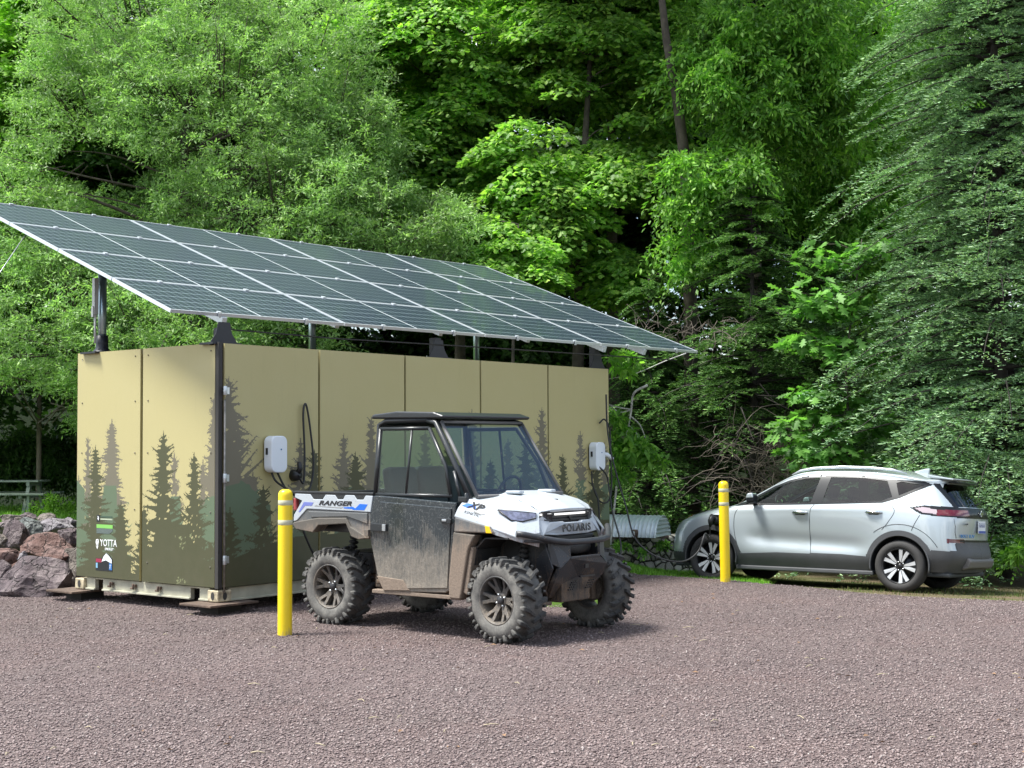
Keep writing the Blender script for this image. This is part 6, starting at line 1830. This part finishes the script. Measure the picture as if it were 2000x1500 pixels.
def rotz(v, a):
    c, s = np.cos(a), np.sin(a)
    return np.stack([v[..., 0] * c - v[..., 1] * s, v[..., 0] * s + v[..., 1] * c, v[..., 2]], -1)
def stamp(templates, centres, scales, rg, leaf, tilt=None, leafscale=1.0, zs=1.0):
    out = []
    which = rg.integers(0, len(templates), len(centres))
    for ti, T in enumerate(templates):
        pos, X, Y, Z, sz = T
        idx = np.flatnonzero(which == ti)
        if len(idx) == 0: continue
        m = len(idx); n = len(pos)
        ang = (rg.random(m) * 2 * PI)[:, None]
        s = scales[idx][:, None, None]
        p = rotz(np.repeat(pos[None], m, 0), ang) * s
        p[..., 2] *= zs
        if tilt is not None:       # lean the cluster outward: shift z by slope along tilt direction
            tl = tilt[idx]
            p[..., 2] += (p[..., 0] * tl[:, None, 0] + p[..., 1] * tl[:, None, 1])
        p += centres[idx][:, None, :]
        XX, YY, ZZ = [rotz(np.repeat(q[None], m, 0), ang).reshape(-1, 3) for q in (X, Y, Z)]
        out.append(put(leaf, p.reshape(-1, 3), XX, YY, ZZ, np.tile(sz, m) * leafscale))
    return join(out)
def crown_points(rg, lobes, n, shell=.55, gap=.0, gs=1.4, seed=0):
    """cluster centres in the outer shell of overlapping ellipsoid lobes, thinned by a noise so that gaps open"""
    P = []; T = []
    vol = np.array([l[3] * l[4] * l[5] for l in lobes]) ** (2 / 3); vol /= vol.sum()
    for (cx, cy, cz, rx, ry, rz), w_ in zip(lobes, vol):
        m = int(n * w_ * 1.6) + 2
        d = rnd_dir(rg, m); r = shell + (1 - shell) * rg.random(m) ** .7
        p = d * r[:, None] * np.array([rx, ry, rz]) + np.array([cx, cy, cz])
        P.append(p); T.append(d)
    P = np.concatenate(P); T = np.concatenate(T)
    keep = np.ones(len(P), bool)
    if gap:
        nn = fnoise(P[:, 0] + 100 + P[:, 1] * .4, P[:, 2] + 50 - P[:, 1] * .3, seed, gs, 3); keep = nn > gap
    P = P[keep]; T = T[keep]
    if len(P) > n:
        i = rg.permutation(len(P))[:n]; P = P[i]; T = T[i]
    return P, T
def limbs(base, path, r0, targets, rg, nlimb=26, thin=.35):
    """trunk tube along path, limbs to a sample of targets"""
    q = MB()
    path = [Vector(p) for p in path]; n = len(path)
    q.tube(path, [r0 * (1 - .75 * i / (n - 1)) for i in range(n)], 10, smooth=True)
    sp_ = spline([tuple(p) for p in path], 8)
    idx = rg.permutation(len(targets))[:nlimb]
    for i in idx:
        t = Vector(targets[i].tolist())
        cand = [p for p in sp_ if p.z < t.z - .15 * (t - p).length]
        if not cand: cand = sp_[:3]
        s = min(cand, key=lambda p: (p - t).length)
        mid = s.lerp(t, .5) + Vector((rg.normal() * .15, rg.normal() * .15, .12 * (t - s).length * rg.uniform(-.3, 1.2)))
        k = sp_.index(s) / len(sp_)
        ra = max(.02, r0 * (1 - .8 * k) * thin * rg.uniform(.6, 1.1))
        pts = spline([tuple(s), tuple(mid), tuple(t)], 5)
        q.tube(pts, [ra * (1 - .85 * j / (len(pts) - 1)) for j in range(len(pts))], 5, smooth=True)
    return q
def tree(name, label, base, path, r0, lobes, nclu, templates, leaf, fmat, bmat, scale=(.5, .9), shell=.5, gap=0, gs=1.2, seed=1, leafscale=1, nlimb=26, tiltk=.0, cat='tree', group=None, twigs=0, zs=1.0, extra=None):
    rg = np.random.default_rng(seed)
    P, T = crown_points(rg, lobes, nclu, shell, gap, gs, seed)
    sc_ = rg.uniform(scale[0], scale[1], len(P))
    V, F = stamp(templates, P, sc_, rg, leaf, tilt=-T * tiltk if tiltk else None, leafscale=leafscale, zs=zs)
    e = empty(name, base, 0, label, cat, group)
    b = np.array(base)
    me = fast_mesh('crown', V - b, F); link('crown', me, fmat, e)
    q = limbs(base, [tuple(Vector(p) - Vector(base)) for p in path], r0, P - b, rg, nlimb)
    if twigs:
        for i in rg.permutation(len(P))[:twigs]:
            c = Vector((P[i] - b).tolist()); d = Vector(T[i].tolist())
            q.tube([c - d * .9 + Vector((0, 0, -.3)), c - d * .2, c + d * .3], [.014, .010, .004], 4)
    q.build('trunk', bmat, e)
    return e
rgT = np.random.default_rng(77)
LD = leaf_diamond(.40); LDn = leaf_diamond(.30); LM = leaf_maple(); LO = leaf_oak()
T_will = [tmpl_spray(rgT, 9, 11, .085, .25) for _ in range(6)]
T_maple = [tmpl_dome(rgT, 170, .112) for _ in range(6)]
T_ash = [tmpl_spray(rgT, 14, 11, .118, .75) for _ in range(6)]
T_far = [tmpl_dome(rgT, 90, .19, .6) for _ in range(5)]

# the big pale shrub willow behind the container
Wt = lambda px, py, Y: px2w(px, py, Y)
def lobe(px, py, Y, rpx, rpy, ry=None):
    c = px2w(px, py, Y); k = Y / 2773
    return (c.x, c.y, c.z, rpx * k, ry if ry else rpx * k * .8, rpy * k)
wb_ = px2w(455, 1000, 27.5); wb_.z = -.1
will_lobes = [lobe(430, 260, 27, 270, 250), lobe(200, 240, 27.5, 190, 190), lobe(600, 160, 27.5, 170, 210), lobe(300, 60, 28, 260, 160), lobe(560, 430, 26.5, 260, 150),
              lobe(760, 470, 26.8, 190, 110), lobe(130, 640, 26.5, 200, 200), lobe(60, 420, 27, 150, 150), lobe(330, 640, 25.8, 230, 110), lobe(880, 480, 26.5, 110, 80), lobe(650, 300, 27, 150, 170), lobe(480, 640, 26.3, 200, 130), lobe(90, 780, 26.6, 130, 70)]
tree('willow_tree', 'huge pale green small-leaved willow spreading behind the container', tuple(wb_), [(wb_.x, wb_.y, -.1), (wb_.x + .1, wb_.y, 1.8), (wb_.x - .4, wb_.y, 3.6), (wb_.x - .9, wb_.y, 6.0), (wb_.x - 1.0, wb_.y, 8.2)], .28, will_lobes, 3300, T_will, LDn, f_willow, m_bark, scale=(.34, .66), shell=.60, gap=.34, gs=.9, seed=5, nlimb=110, twigs=420)


# maples
def maple(lbl, bx, by, Y, lobes, n, seed, mat_=f_maple, r0=.16, lean=0, leafs=1.0, tm=T_maple, gap=.50, name='maple_tree', nlimb=40, scale=(.40, .78)):
    b = px2w(bx, by, Y); b.z = -.1; top = max(l[2] + l[5] * .6 for l in lobes)
    cxm = sum(l[0] for l in lobes) / len(lobes)
    tree(name, lbl, tuple(b), [(b.x, b.y, -.1), (b.x + lean * .1, b.y, top * .3), (b.x + lean * .5 + (cxm - b.x) * .3, b.y, top * .65), (cxm + lean * .5, b.y, top)], r0, lobes, n, tm, LM, mat_, m_bark, scale=scale, shell=.35, gap=gap, gs=1.05, seed=seed, tiltk=.25, nlimb=nlimb, leafscale=leafs)
maple('bright green maple rising in the middle of the wood, drooping over the array', 1130, 1000, 28.5, [lobe(1130, 330, 28, 190, 190), lobe(1090, 480, 27.6, 130, 120), lobe(1240, 300, 28, 100, 110), lobe(1150, 150, 28.6, 180, 130), lobe(1190, 520, 27.8, 110, 90)], 430, 21, r0=.17)
maple('maple with layered bright boughs between the willow and the middle maple', 900, 1000, 30, [lobe(860, 150, 29.5, 190, 160), lobe(960, 60, 30, 220, 130), lobe(830, 330, 29, 110, 100), lobe(1030, 120, 29.5, 140, 110), lobe(930, 420, 29.5, 120, 90), lobe(760, 60, 29.5, 120, 120)], 480, 22, r0=.16)
maple('young maple sprouting low above the right half of the array', 1000, 1000, 26.5, [lobe(1010, 520, 26.3, 90, 60), lobe(940, 470, 26.6, 80, 50), lobe(1090, 590, 26.3, 60, 45)], 64, 23, r0=.06, gap=.40, scale=(.28, .5))
maple('tall maple whose bright top boughs reach the upper edge of the photo', 1200, 1000, 30.5, [lobe(1180, 90, 30, 190, 110), lobe(1270, 190, 30, 110, 100), lobe(1060, -20, 30.5, 200, 120), lobe(1280, 20, 30, 120, 100)], 330, 24, r0=.18)
maple('yellow green maple at the upper left corner behind the willow', 215, 1000, 33, [lobe(40, 180, 32, 150, 220), lobe(-60, 380, 32, 150, 160), lobe(120, 30, 32.5, 150, 120), lobe(60, 420, 31.5, 110, 90)], 330, 25, mat_=f_lime, r0=.2, gap=.3)
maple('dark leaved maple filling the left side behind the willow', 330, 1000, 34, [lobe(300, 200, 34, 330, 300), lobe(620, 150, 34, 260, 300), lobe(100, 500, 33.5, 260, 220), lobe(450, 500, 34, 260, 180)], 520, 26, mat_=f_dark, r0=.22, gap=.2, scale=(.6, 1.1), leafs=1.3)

# drooping ash / elm on the right of centre
def ash(lbl, bx, Y, lobes, n, seed, mat_=f_ash, r0=.2, lean=0., gap=.34, tm=T_ash, bark=None, leafs=1.0, nlimb=34, topx=None):
    b = px2w(bx, 1000, Y); b.z = -.15; top = max(l[2] + l[5] * .5 for l in lobes)
    tx = px2w(topx if topx is not None else bx, 300, Y).x
    tree('ash_tree', lbl, tuple(b), [(b.x, b.y, -.15), (b.x + (tx - b.x) * .35, b.y, top * .35), (b.x + (tx - b.x) * .7, b.y, top * .65), (tx, b.y, top)], r0, lobes, n, tm, LD, mat_, bark or m_bark, scale=(.45, .85), shell=.35, gap=gap, gs=.8, seed=seed, nlimb=nlimb, leafscale=leafs)
ash('leafy tree with drooping bright sprays right of the leaning brown trunk', 1480, 26.5, [lobe(1450, 160, 26, 150, 130), lobe(1540, 70, 26.2, 190, 110), lobe(1430, 240, 25.6, 110, 80), lobe(1480, 350, 25.6, 100, 80), lobe(1600, 180, 26.5, 150, 130), lobe(1390, 60, 26.8, 60, 80), lobe(1350, 345, 25.4, 60, 90), lobe(1350, 480, 25.8, 55, 80)], 420, 31, r0=.13)
ash('darker broad tree behind the small bright oak sapling', 1640, 30, [lobe(1640, 330, 29.5, 170, 150), lobe(1740, 200, 29.5, 150, 170), lobe(1580, 200, 29.5, 160, 170), lobe(1700, 470, 29, 130, 110), lobe(1700, 40, 29.5, 180, 120), lobe(1640, 560, 29, 110, 100)], 620, 32, mat_=f_ash, r0=.16, gap=.30)
ash('dark tree behind the right spruce, reaching the upper right', 1880, 33, [lobe(1850, 150, 33, 230, 200), lobe(1780, 350, 32.5, 180, 200), lobe(1960, 60, 33, 200, 160), lobe(1980, 560, 32, 150, 220), lobe(1800, 640, 32, 150, 200)], 520, 33, mat_=f_dark, r0=.2, gap=.36, leafs=1.3)
# the tall leaning brown trunk, crown out of frame above
b = px2w(1345, 1000, 29); q = MB()
lean_pts = [px2w(1352, 1000, 27), px2w(1348, 600, 26.9), px2w(1340, 330, 26.6), px2w(1322, 190, 26.2), px2w(1302, 80, 26), px2w(1288, -40, 26), px2w(1290, -300, 26)]
lean_pts[0].z = -.2
tree('oak_tree', 'tall tree with a leaning furrowed brown trunk and leaves only near its top', tuple(lean_pts[0]), [tuple(p) for p in lean_pts], .15, [lobe(1290, -320, 27, 330, 210), lobe(1180, -180, 27.5, 200, 90), lobe(1400, -200, 27, 200, 90)], 330, T_maple, LM, f_dark, m_bark, scale=(.5, .9), gap=.2, seed=41, nlimb=26, leafscale=1.3)
# darker trees further back, tall enough to close the wood and to show in the solar glass
back = [(-150, 38, 'tall shaded tree at the far left end of the wood'), (180, 40, 'tall shaded tree behind the yellow green maple'), (470, 39, 'tall shaded tree in the back row behind the middle of the willow'), (740, 40, 'tall shaded tree in the back row right of the willow top'),
        (960, 38.5, 'tall shaded tree in the back row behind the layered maple'), (1130, 42, 'tall shaded tree far back behind the middle maple'), (1345, 40, 'tall shaded tree in the back row right behind the leaning trunk'), (1480, 38, 'tall shaded tree in the back row behind the drooping bright sprays'),
        (1620, 41, 'tall shaded tree in the back row above the silver car'), (1850, 38, 'tall shaded tree in the back row behind the right spruce'), (2150, 38, 'tall shaded tree at the far right end of the wood')]
bk_src = None
for i, (bx, Y, lb) in enumerate(back):
    gp = .45
    if i in (0, 3, 6):
        b = px2w(bx, 1000, Y); b.z = -.2; k = Y / 2773
        lb_lobes = [(b.x, b.y, 4.0, 2.9, 2.4, 2.6), (b.x - .8, b.y, 7.5, 3.0, 2.6, 2.6), (b.x + .9, b.y, 10.5, 3.0, 2.6, 2.7), (b.x - .2, b.y, 14.0, 2.7, 2.4, 2.8), (b.x, b.y, 17.0, 1.8, 1.8, 2.0)]
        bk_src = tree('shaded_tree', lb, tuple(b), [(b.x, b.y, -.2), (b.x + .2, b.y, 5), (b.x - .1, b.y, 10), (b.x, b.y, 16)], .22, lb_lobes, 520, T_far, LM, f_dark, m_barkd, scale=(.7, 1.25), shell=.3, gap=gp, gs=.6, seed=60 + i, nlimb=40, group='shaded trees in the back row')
        cur = bk_src
    else:
        cur = bk_src.copy(); COL.objects.link(cur)
        for ch in list(bk_src.children):
            d = ch.copy(); COL.objects.link(d); d.parent = cur
        b = px2w(bx, 1000, Y); cur.location = (b.x, b.y, -.2); cur.rotation_euler = (0, 0, i * 1.3); s_ = .92 + .05 * (i % 4); cur.scale = (s_, s_, s_)
        cur['label'] = lb

# ------------------------------------------------------------------ conifers: radial boughs carrying flat fans of needle blades
def bough_tmpl(rg, n_side=15, dens=1.0):
    """unit bough along +x in xy plane: returns leaf arrays (pos, X, Y, Z, size)"""
    P, D, S_ = [], [], []
    for k in range(n_side):
        t = .08 + .92 * (k + rg.random()) / n_side
        for sg in (-1, 1):
            L = (.34 * (1 - t) + .09) * rg.uniform(.75, 1.2) * (min(1, .35 + t * 3))
            an = sg * rg.uniform(.75, 1.05)
            d = np.array([math.cos(an), math.sin(an), rg.normal() * .10 - .05])
            p0 = np.array([t, 0, -.10 * t * t])
            m = max(3, int(L / .022 * dens))
            for j in range(m):
                s = (j + .5) / m
                p = p0 + d * L * s + np.array([0, 0, -.12 * (L * s) + .04 * s])
                for q in range(3):
                    a2 = an + rg.choice((-1, 1)) * rg.uniform(.2, 1.0)
                    P.append(p + rg.normal(size=3) * .006); D.append([math.cos(a2), math.sin(a2), rg.normal() * .30 + .08]); S_.append(.038 * rg.uniform(.7, 1.3))
            P.append(p0 + d * L * .95); D.append(d); S_.append(.06)
    for j in range(10):
        P.append(np.array([.9 + .01 * j, 0, -.1])); D.append([1, rg.normal() * .5, rg.normal() * .3]); S_.append(.05)
    P = np.array(P); D = np.array(D, float); n = len(P)
    X, Y, Z = frames(D, np.array([[0, 0, 1.]]).repeat(n, 0), rg.normal(size=n) * .5, rg)
    return P, X, Y, Z, np.array(S_)
rgB = np.random.default_rng(9)
T_bough = [bough_tmpl(rgB) for _ in range(4)]
L_needle = (np.array([[0, -.09, 0], [.6, -.15, .0], [1, 0, 0], [.6, .15, 0], [0, .09, 0]], float), np.array([[0, 1, 3], [1, 2, 3], [0, 3, 4]]))
def conifer(name, label, base, H, rmax, z0, fmat, seed, step=.34, per=7, up=.12, droop=.25, lens=1.0, r0=.16, power=.9, az=None, dead=0, width=None, bark=None, group=None, zmax=None, blade=1.0):
    rg = np.random.default_rng(seed)
    e = empty(name, base, 0, label, 'tree', group)
    out = []; q = MB()
    q.tube([(0, 0, -.2), (0, 0, H * .5), (0, 0, H - .45)], [r0, r0 * .5, .012], 10)
    z = z0
    cnt = 0
    while z < H - .1 and (zmax is None or z < zmax):
        R_ = rmax * (1 - (z - z0 * .3) / (H - z0 * .3)) ** power
        for k in range(per):
            a = rg.uniform(*az) if az is not None else rg.random() * 2 * PI
            L = max(.55, R_ * rg.uniform(.45, 1.15)); zz = z + rg.uniform(-.9, .9) * step; upk = up * rg.uniform(.3, 1.4); drk = droop * rg.uniform(.8, 1.5)
            pos, X, Y, Z, sz = T_bough[rg.integers(0, 4)]
            # local frame: bough starts on trunk, first rises then droops
            s0 = .10 * rg.random()
            p = pos.copy(); p[:, 0] *= L; wy = L * (width or .85); p[:, 1] *= wy; 
            xr = p[:, 0] / L
            p[:, 2] = p[:, 2] * L * .6 + upk * L * np.sin(xr * 2.2) - drk * L * xr ** 2.0 + p[:, 1] * rg.normal() * .25
            ca, sa = math.cos(a), math.sin(a)
            rot = lambda v: np.stack([v[:, 0] * ca - v[:, 1] * sa, v[:, 0] * sa + v[:, 1] * ca, v[:, 2]], -1)
            P = rot(p) + np.array([0, 0, zz])
            out.append(put(L_needle, P, rot(X), rot(Y), rot(Z), sz * (.92 + .26 * L) * lens * blade))
            pts = [(ca * L * s, sa * L * s, zz + upk * L * math.sin(s * 2.2) - drk * L * s ** 2 - .10 * s * s * L * .6) for s in (0, .25, .5, .75, .97)]
            q.tube(pts, [.028 * min(1.5, L / 1.5 + .3), .02, .013, .008, .004], 4)
            cnt += 1
        z += step
    for k in range(dead):
        a = rg.random() * 2 * PI; zz = rg.uniform(.3, z0 + .6); L = rg.uniform(.5, 1.0) * rmax * .75
        q.tube([(0, 0, zz), (math.cos(a) * L * .5, math.sin(a) * L * .5, zz + rg.uniform(-.1, .25)), (math.cos(a + .2) * L, math.sin(a + .2) * L, zz - rg.uniform(0, .5))], [.022, .014, .004], 4)
    V, F = join(out)
    link('crown', fast_mesh('crown', V, F), fmat, e)
    q.build('trunk', bark or m_barkd, e)
    return e
def cbase(px, Y, z=-.25): p = px2w(px, 1000, Y); return (p.x, p.y, z)
conifer('spruce_tree', 'large dark spruce with layered boughs left of the small bright oak', cbase(1475, 25.0), 6.6, 2.9, 2.5, f_spruce, 71, step=.27, per=9, droop=.20, power=.65, dead=70, r0=.12)
conifer('spruce_tree', 'dark spruce with low drooping boughs directly behind the corrugated cover', cbase(1270, 26.0), 5.0, 2.4, .6, f_spruce, 72, step=.28, per=8, droop=.30, power=.8, dead=20, r0=.10)
conifer('spruce_tree', 'shorter dark spruce behind the front of the silver car', cbase(1400, 27.5), 5.6, 2.3, 1.2, f_spruce, 73, step=.32, per=7, droop=.3, power=.9, dead=20, r0=.10)
conifer('spruce_tree', 'big blue green spruce filling the right edge of the photo', cbase(1960, 22.5), 14.0, 3.4, .4, f_blue, 74, step=.25, per=11, droop=.22, power=.50, dead=20, r0=.14, blade=.95)
conifer('spruce_tree', 'blue green spruce sapling at the foot of the big right spruce, behind the tailgate', cbase(1790, 24.5), 5.6, 2.0, .2, f_blue, 75, step=.26, per=8, droop=.25, power=.8, r0=.08)
conifer('spruce_tree', 'dark spruce in the gap behind the middle of the silver car', cbase(1620, 27.0), 5.6, 2.3, .4, f_spruce, 76, step=.30, per=8, droop=.28, power=.85, dead=10, r0=.1)
conifer('spruce_tree', 'slim dark spruce in the shade between the leaning trunk and the array corner', cbase(1230, 31), 6.2, 2.4, .5, f_spruce, 77, step=.34, per=7, droop=.3, power=.9, r0=.1)

# small bright oak sapling
sb = px2w(1662, 1000, 23.0); rgO = np.random.default_rng(12)
T_oak = [tmpl_dome(rgO, 20, .235, .35) for _ in range(4)]
ol = [lobe(1590, 870, 22.7, 60, 45), lobe(1655, 800, 23, 50, 45), lobe(1590, 770, 23, 60, 35), lobe(1720, 690, 23, 45, 45), lobe(1650, 690, 22.8, 55, 35), lobe(1580, 670, 23, 55, 25), lobe(1600, 580, 23, 80, 40), lobe(1700, 590, 23, 60, 35), lobe(1700, 490, 23, 50, 35), lobe(1640, 500, 23, 50, 30), lobe(1560, 820, 23, 60, 30), lobe(1640, 880, 22.8, 50, 30), lobe(1700, 830, 23, 50, 30)]
tree('oak_sapling', 'slender young oak with big bright green leaves behind the silver car roof', (sb.x, sb.y, -.25), [(sb.x + .1, sb.y, -.25), (sb.x, sb.y, 1.5), (sb.x - .05, sb.y, 3.0), (sb.x + .25, sb.y, 5.0)], .035, ol, 74, T_oak, LO, f_oak, m_bark, scale=(.26, .42), shell=.1, seed=81, nlimb=34)

# dead tangle of grey twigs under the spruces
def twig_tangle(name, label, px, py, Y, wpx, hpx, n, seed, m=m_twig, th=.010, ld=1.0, hang=0):
    rg = random.Random(seed); q = MB(); c0 = px2w(px, py, Y); k = Y / 2773
    for i in range(n):
        s = Vector((rg.uniform(-1, 1) * wpx * k / 2, rg.uniform(-.5, .5), rg.uniform(-1, 1) * hpx * k / 2))
        d = Vector((rg.gauss(0, 1), rg.gauss(0, .5), rg.gauss(hang, .8))).normalized()
        L = rg.uniform(.3, 1.0) * ld; p = [s]
        for j in range(5):
            d = (d + Vector((rg.gauss(0, .3), rg.gauss(0, .3), rg.gauss(-.05, .3)))).normalized(); p.append(p[-1] + d * L / 5)
        q.tube(p, [th, th * .8, th * .65, th * .5, th * .35, th * .2], 4, cap=False)
    o = q.build(name, m); o.location = c0
    return tag(o, label, 'dead branches')
twig_tangle('dead_branches', 'tangle of bare grey brown twigs above the front half of the silver car', 1500, 905, 23.9, 210, 150, 260, 5, ld=1.1, th=.007)
twig_tangle('dead_branches', 'whitish bare twigs with brown tips right of the array corner', 1340, 645, 23.2, 210, 36, 90, 6, m=m_twig, th=.005, ld=.6)
# bare lichen-pale branch with fresh leaves hanging beside the container
br = MB()
def bp(*l): return [tuple(px2w(x, y, 22.2)) for x, y in l]
for pts, r_ in ((bp((1265, 752), (1238, 768), (1233, 800), (1228, 830), (1218, 870)), .022), (bp((1233, 800), (1205, 795), (1190, 790)), .014), (bp((1190, 790), (1210, 805), (1235, 800)), .010), (bp((1228, 810), (1250, 830), (1262, 860), (1275, 880)), .012), (bp((1228, 830), (1245, 850), (1240, 870)), .010), (bp((1218, 840), (1200, 855), (1190, 870)), .010), (bp((1340, 690), (1300, 705), (1240, 730), (1190, 740)), .010), (bp((1218, 865), (1206, 940), (1196, 1030), (1190, 1095)), .022)):
    br.tube(spline(pts, 4), [r_ * (1 - .6 * i / (len(pts) * 4)) for i in range((len(pts) - 1) * 4 + 1)], 6)
sbh = px2w(1300, 1000, 22.6)
e = empty('leafy_shrub', (sbh.x, sbh.y, -.2), 0, 'bare lichen-pale branches with fresh green leaves beside the right end of the container', 'shrub')
o = br.build('branches', m_birch, e); o.data.transform(Matrix.Translation(-e.location))
rgS = np.random.default_rng(14); Ts = [tmpl_spray(rgS, 8, 8, .16, .6) for _ in range(3)]
P = np.array([tuple(px2w(x, y, 22.1)) for x, y in ((1200, 880), (1225, 870), (1250, 880), (1275, 890), (1205, 905), (1215, 925), (1240, 865), (1195, 860), (1220, 840), (1205, 815), (1200, 700), (1225, 695), (1215, 720), (1290, 900), (1260, 870), (1232, 890))])
V, F = stamp(Ts, P, np.full(len(P), .26), rgS, LD); link('leaves', fast_mesh('leaves', V - np.array(e.location), F), f_ash, e)

# undergrowth along the foot of the wood, ferns, grass
def ground_cover(name, label, cat, m, n, region, hgt, wid, seed, zf=ground_z, dens=None, bend=.4):
    rg = np.random.default_rng(seed)
    x, y = region(rg, n); n = len(x)
    z = zf(x, y)
    h = hgt * (.5 + rg.random(n)); a = rg.random(n) * 2 * PI; b = bend * (rg.random(n) + .2) * h
    w_ = wid * (.6 + .8 * rg.random(n))
    base = np.stack([x, y, z - .01], -1); dirv = np.stack([np.cos(a), np.sin(a), 0 * a], -1); sd = np.stack([-np.sin(a), np.cos(a), 0 * a], -1) * w_[:, None] / 2
    v = np.stack([base - sd, base + sd, base + sd * .7 + dirv * (b * .35)[:, None] + np.array([0, 0, 1.]) * (h * .6)[:, None], base - sd * .7 + dirv * (b * .35)[:, None] + np.array([0, 0, 1.]) * (h * .6)[:, None], base + dirv * b[:, None] + np.array([0, 0, 1.]) * h[:, None]], 1)
    F = np.array([[0, 1, 2], [0, 2, 3], [3, 2, 4]])[None] + (np.arange(n) * 5)[:, None, None]
    o = link(name, fast_mesh(name, v.reshape(-1, 3), F.reshape(-1, 3)), m)
    return tag(o, label, cat, kind='stuff')
f_grass = foliage('grass_blade', [(0, (0.083, 0.186, 0.022)), (.6, (0.149, 0.324, 0.033)), (1, (0.246, 0.458, 0.059))], .3)
f_dry = foliage('dry_grass', [(0, (0.128, 0.091, 0.042)), (.5, (0.096, 0.112, 0.035)), (1, (0.080, 0.133, 0.028))], .2)
def reg_lawn(rg, n):
    x = rg.uniform(-19, -4.5, n); y = 18.5 + 22 * rg.random(n) ** 1.3
    ok = (x / y < -.26) & (x / y > -.40); return x[ok], y[ok]
ground_cover('lawn_grass', 'bright green lawn around the picnic table at the back left', 'grass', f_grass, 90000, reg_lawn, .13, .022, 1)
def reg_strip(rg, n):
    x = rg.uniform(.8, 3.4, n); y = edge_y(x) + .05 + 3.0 * rg.random(n); return x, y
ground_cover('verge_grass', 'short green grass in front of the low stone wall', 'grass', f_grass, 20000, reg_strip, .075, .010, 2)
def reg_strip2(rg, n):
    x = rg.uniform(3.2, 9, n); y = edge_y(x) + .1 + 3.6 * rg.random(n) ** .8
    k = fnoise(x, y, 8, 1.1) > .52; return x[k], y[k]
ground_cover('dry_verge', 'sparse dry grass and litter under and behind the silver car', 'grass', f_dry, 9000, reg_strip2, .04, .008, 3)
# undergrowth
rgU = np.random.default_rng(30)
def under(label, pts, seed, m, n, sc_=(.25, .6), lf=LD, T=T_ash, ls=1.0):
    rg = np.random.default_rng(seed); P = []
    while len(P) < n:
        px, py, Y = pts[rg.integers(0, len(pts))]; p = px2w(px + rg.normal() * 30, py + rg.normal() * 10, Y + rg.normal() * .5)
        P.append((p.x, p.y, max(.05 + rg.random() * .15, p.z)))
    V, F = stamp(T, np.array(P), rg.uniform(*sc_, len(P)), rg, lf, leafscale=ls)
    o = link('undergrowth', fast_mesh('undergrowth', V, F), m); tag(o, label, 'undergrowth', kind='stuff')
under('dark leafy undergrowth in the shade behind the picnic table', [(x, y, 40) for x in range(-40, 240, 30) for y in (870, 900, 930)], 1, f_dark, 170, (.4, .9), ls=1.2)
under('green weeds and shrubs at the foot of the right spruce', [(x, y, 21.5) for x in range(1860, 2060, 40) for y in (1090, 1115)], 2, f_ash, 26, (.2, .4))
under('weeds in front of the low stone wall', [(x, 1112, 22.0) for x in range(1215, 1340, 30)], 3, f_ash, 7, (.08, .14), ls=.5)
under('dim undergrowth on the forest floor between the spruces', [(x, y, 29.5) for x in range(1180, 1900, 60) for y in (980, 1010, 1040)], 4, f_dark, 120, (.4, .9))
# fern behind the picnic bench
rgF = np.random.default_rng(5)
fe = px2w(110, 985, 35); T_f = [tmpl_spray(rgF, 14, 22, .11, .45)]
V, F = stamp(T_f, np.array([[fe.x - .3, fe.y, .2], [fe.x + .1, fe.y, .25], [fe.x + .5, fe.y, .15]]), np.array([.95, 1.0, .8]), rgF, LDn)
o = link('fern', fast_mesh('fern', V, F), f_grass); tag(o, 'feathery green fern growing behind the end of the picnic bench', 'fern')
# the added dark backing behind the wood is part of the ground sheet

# more trees of the same wood stand behind the camera, round the lot (they show in the car windows)
for i, (x, y, lb) in enumerate(((-30, -30, 'tree across the lot behind the photographer, far left'), (-17, -36, 'tree across the lot behind the photographer, left'), (-4, -33, 'tree across the lot straight behind the photographer'), (9, -38, 'tree across the lot behind the photographer, right of centre'), (22, -33, 'tree across the lot behind the photographer, right'), (34, -27, 'tree across the lot behind the photographer, far right'))):
    cur = bk_src.copy(); COL.objects.link(cur)
    for ch in list(bk_src.children):
        d = ch.copy(); COL.objects.link(d); d.parent = cur
    cur.location = (x, y, 0); cur.rotation_euler = (0, 0, i * 1.7); s_ = .85 + .06 * (i % 3); cur.scale = (s_, s_, s_); cur['label'] = lb; cur['group'] = 'trees across the lot'
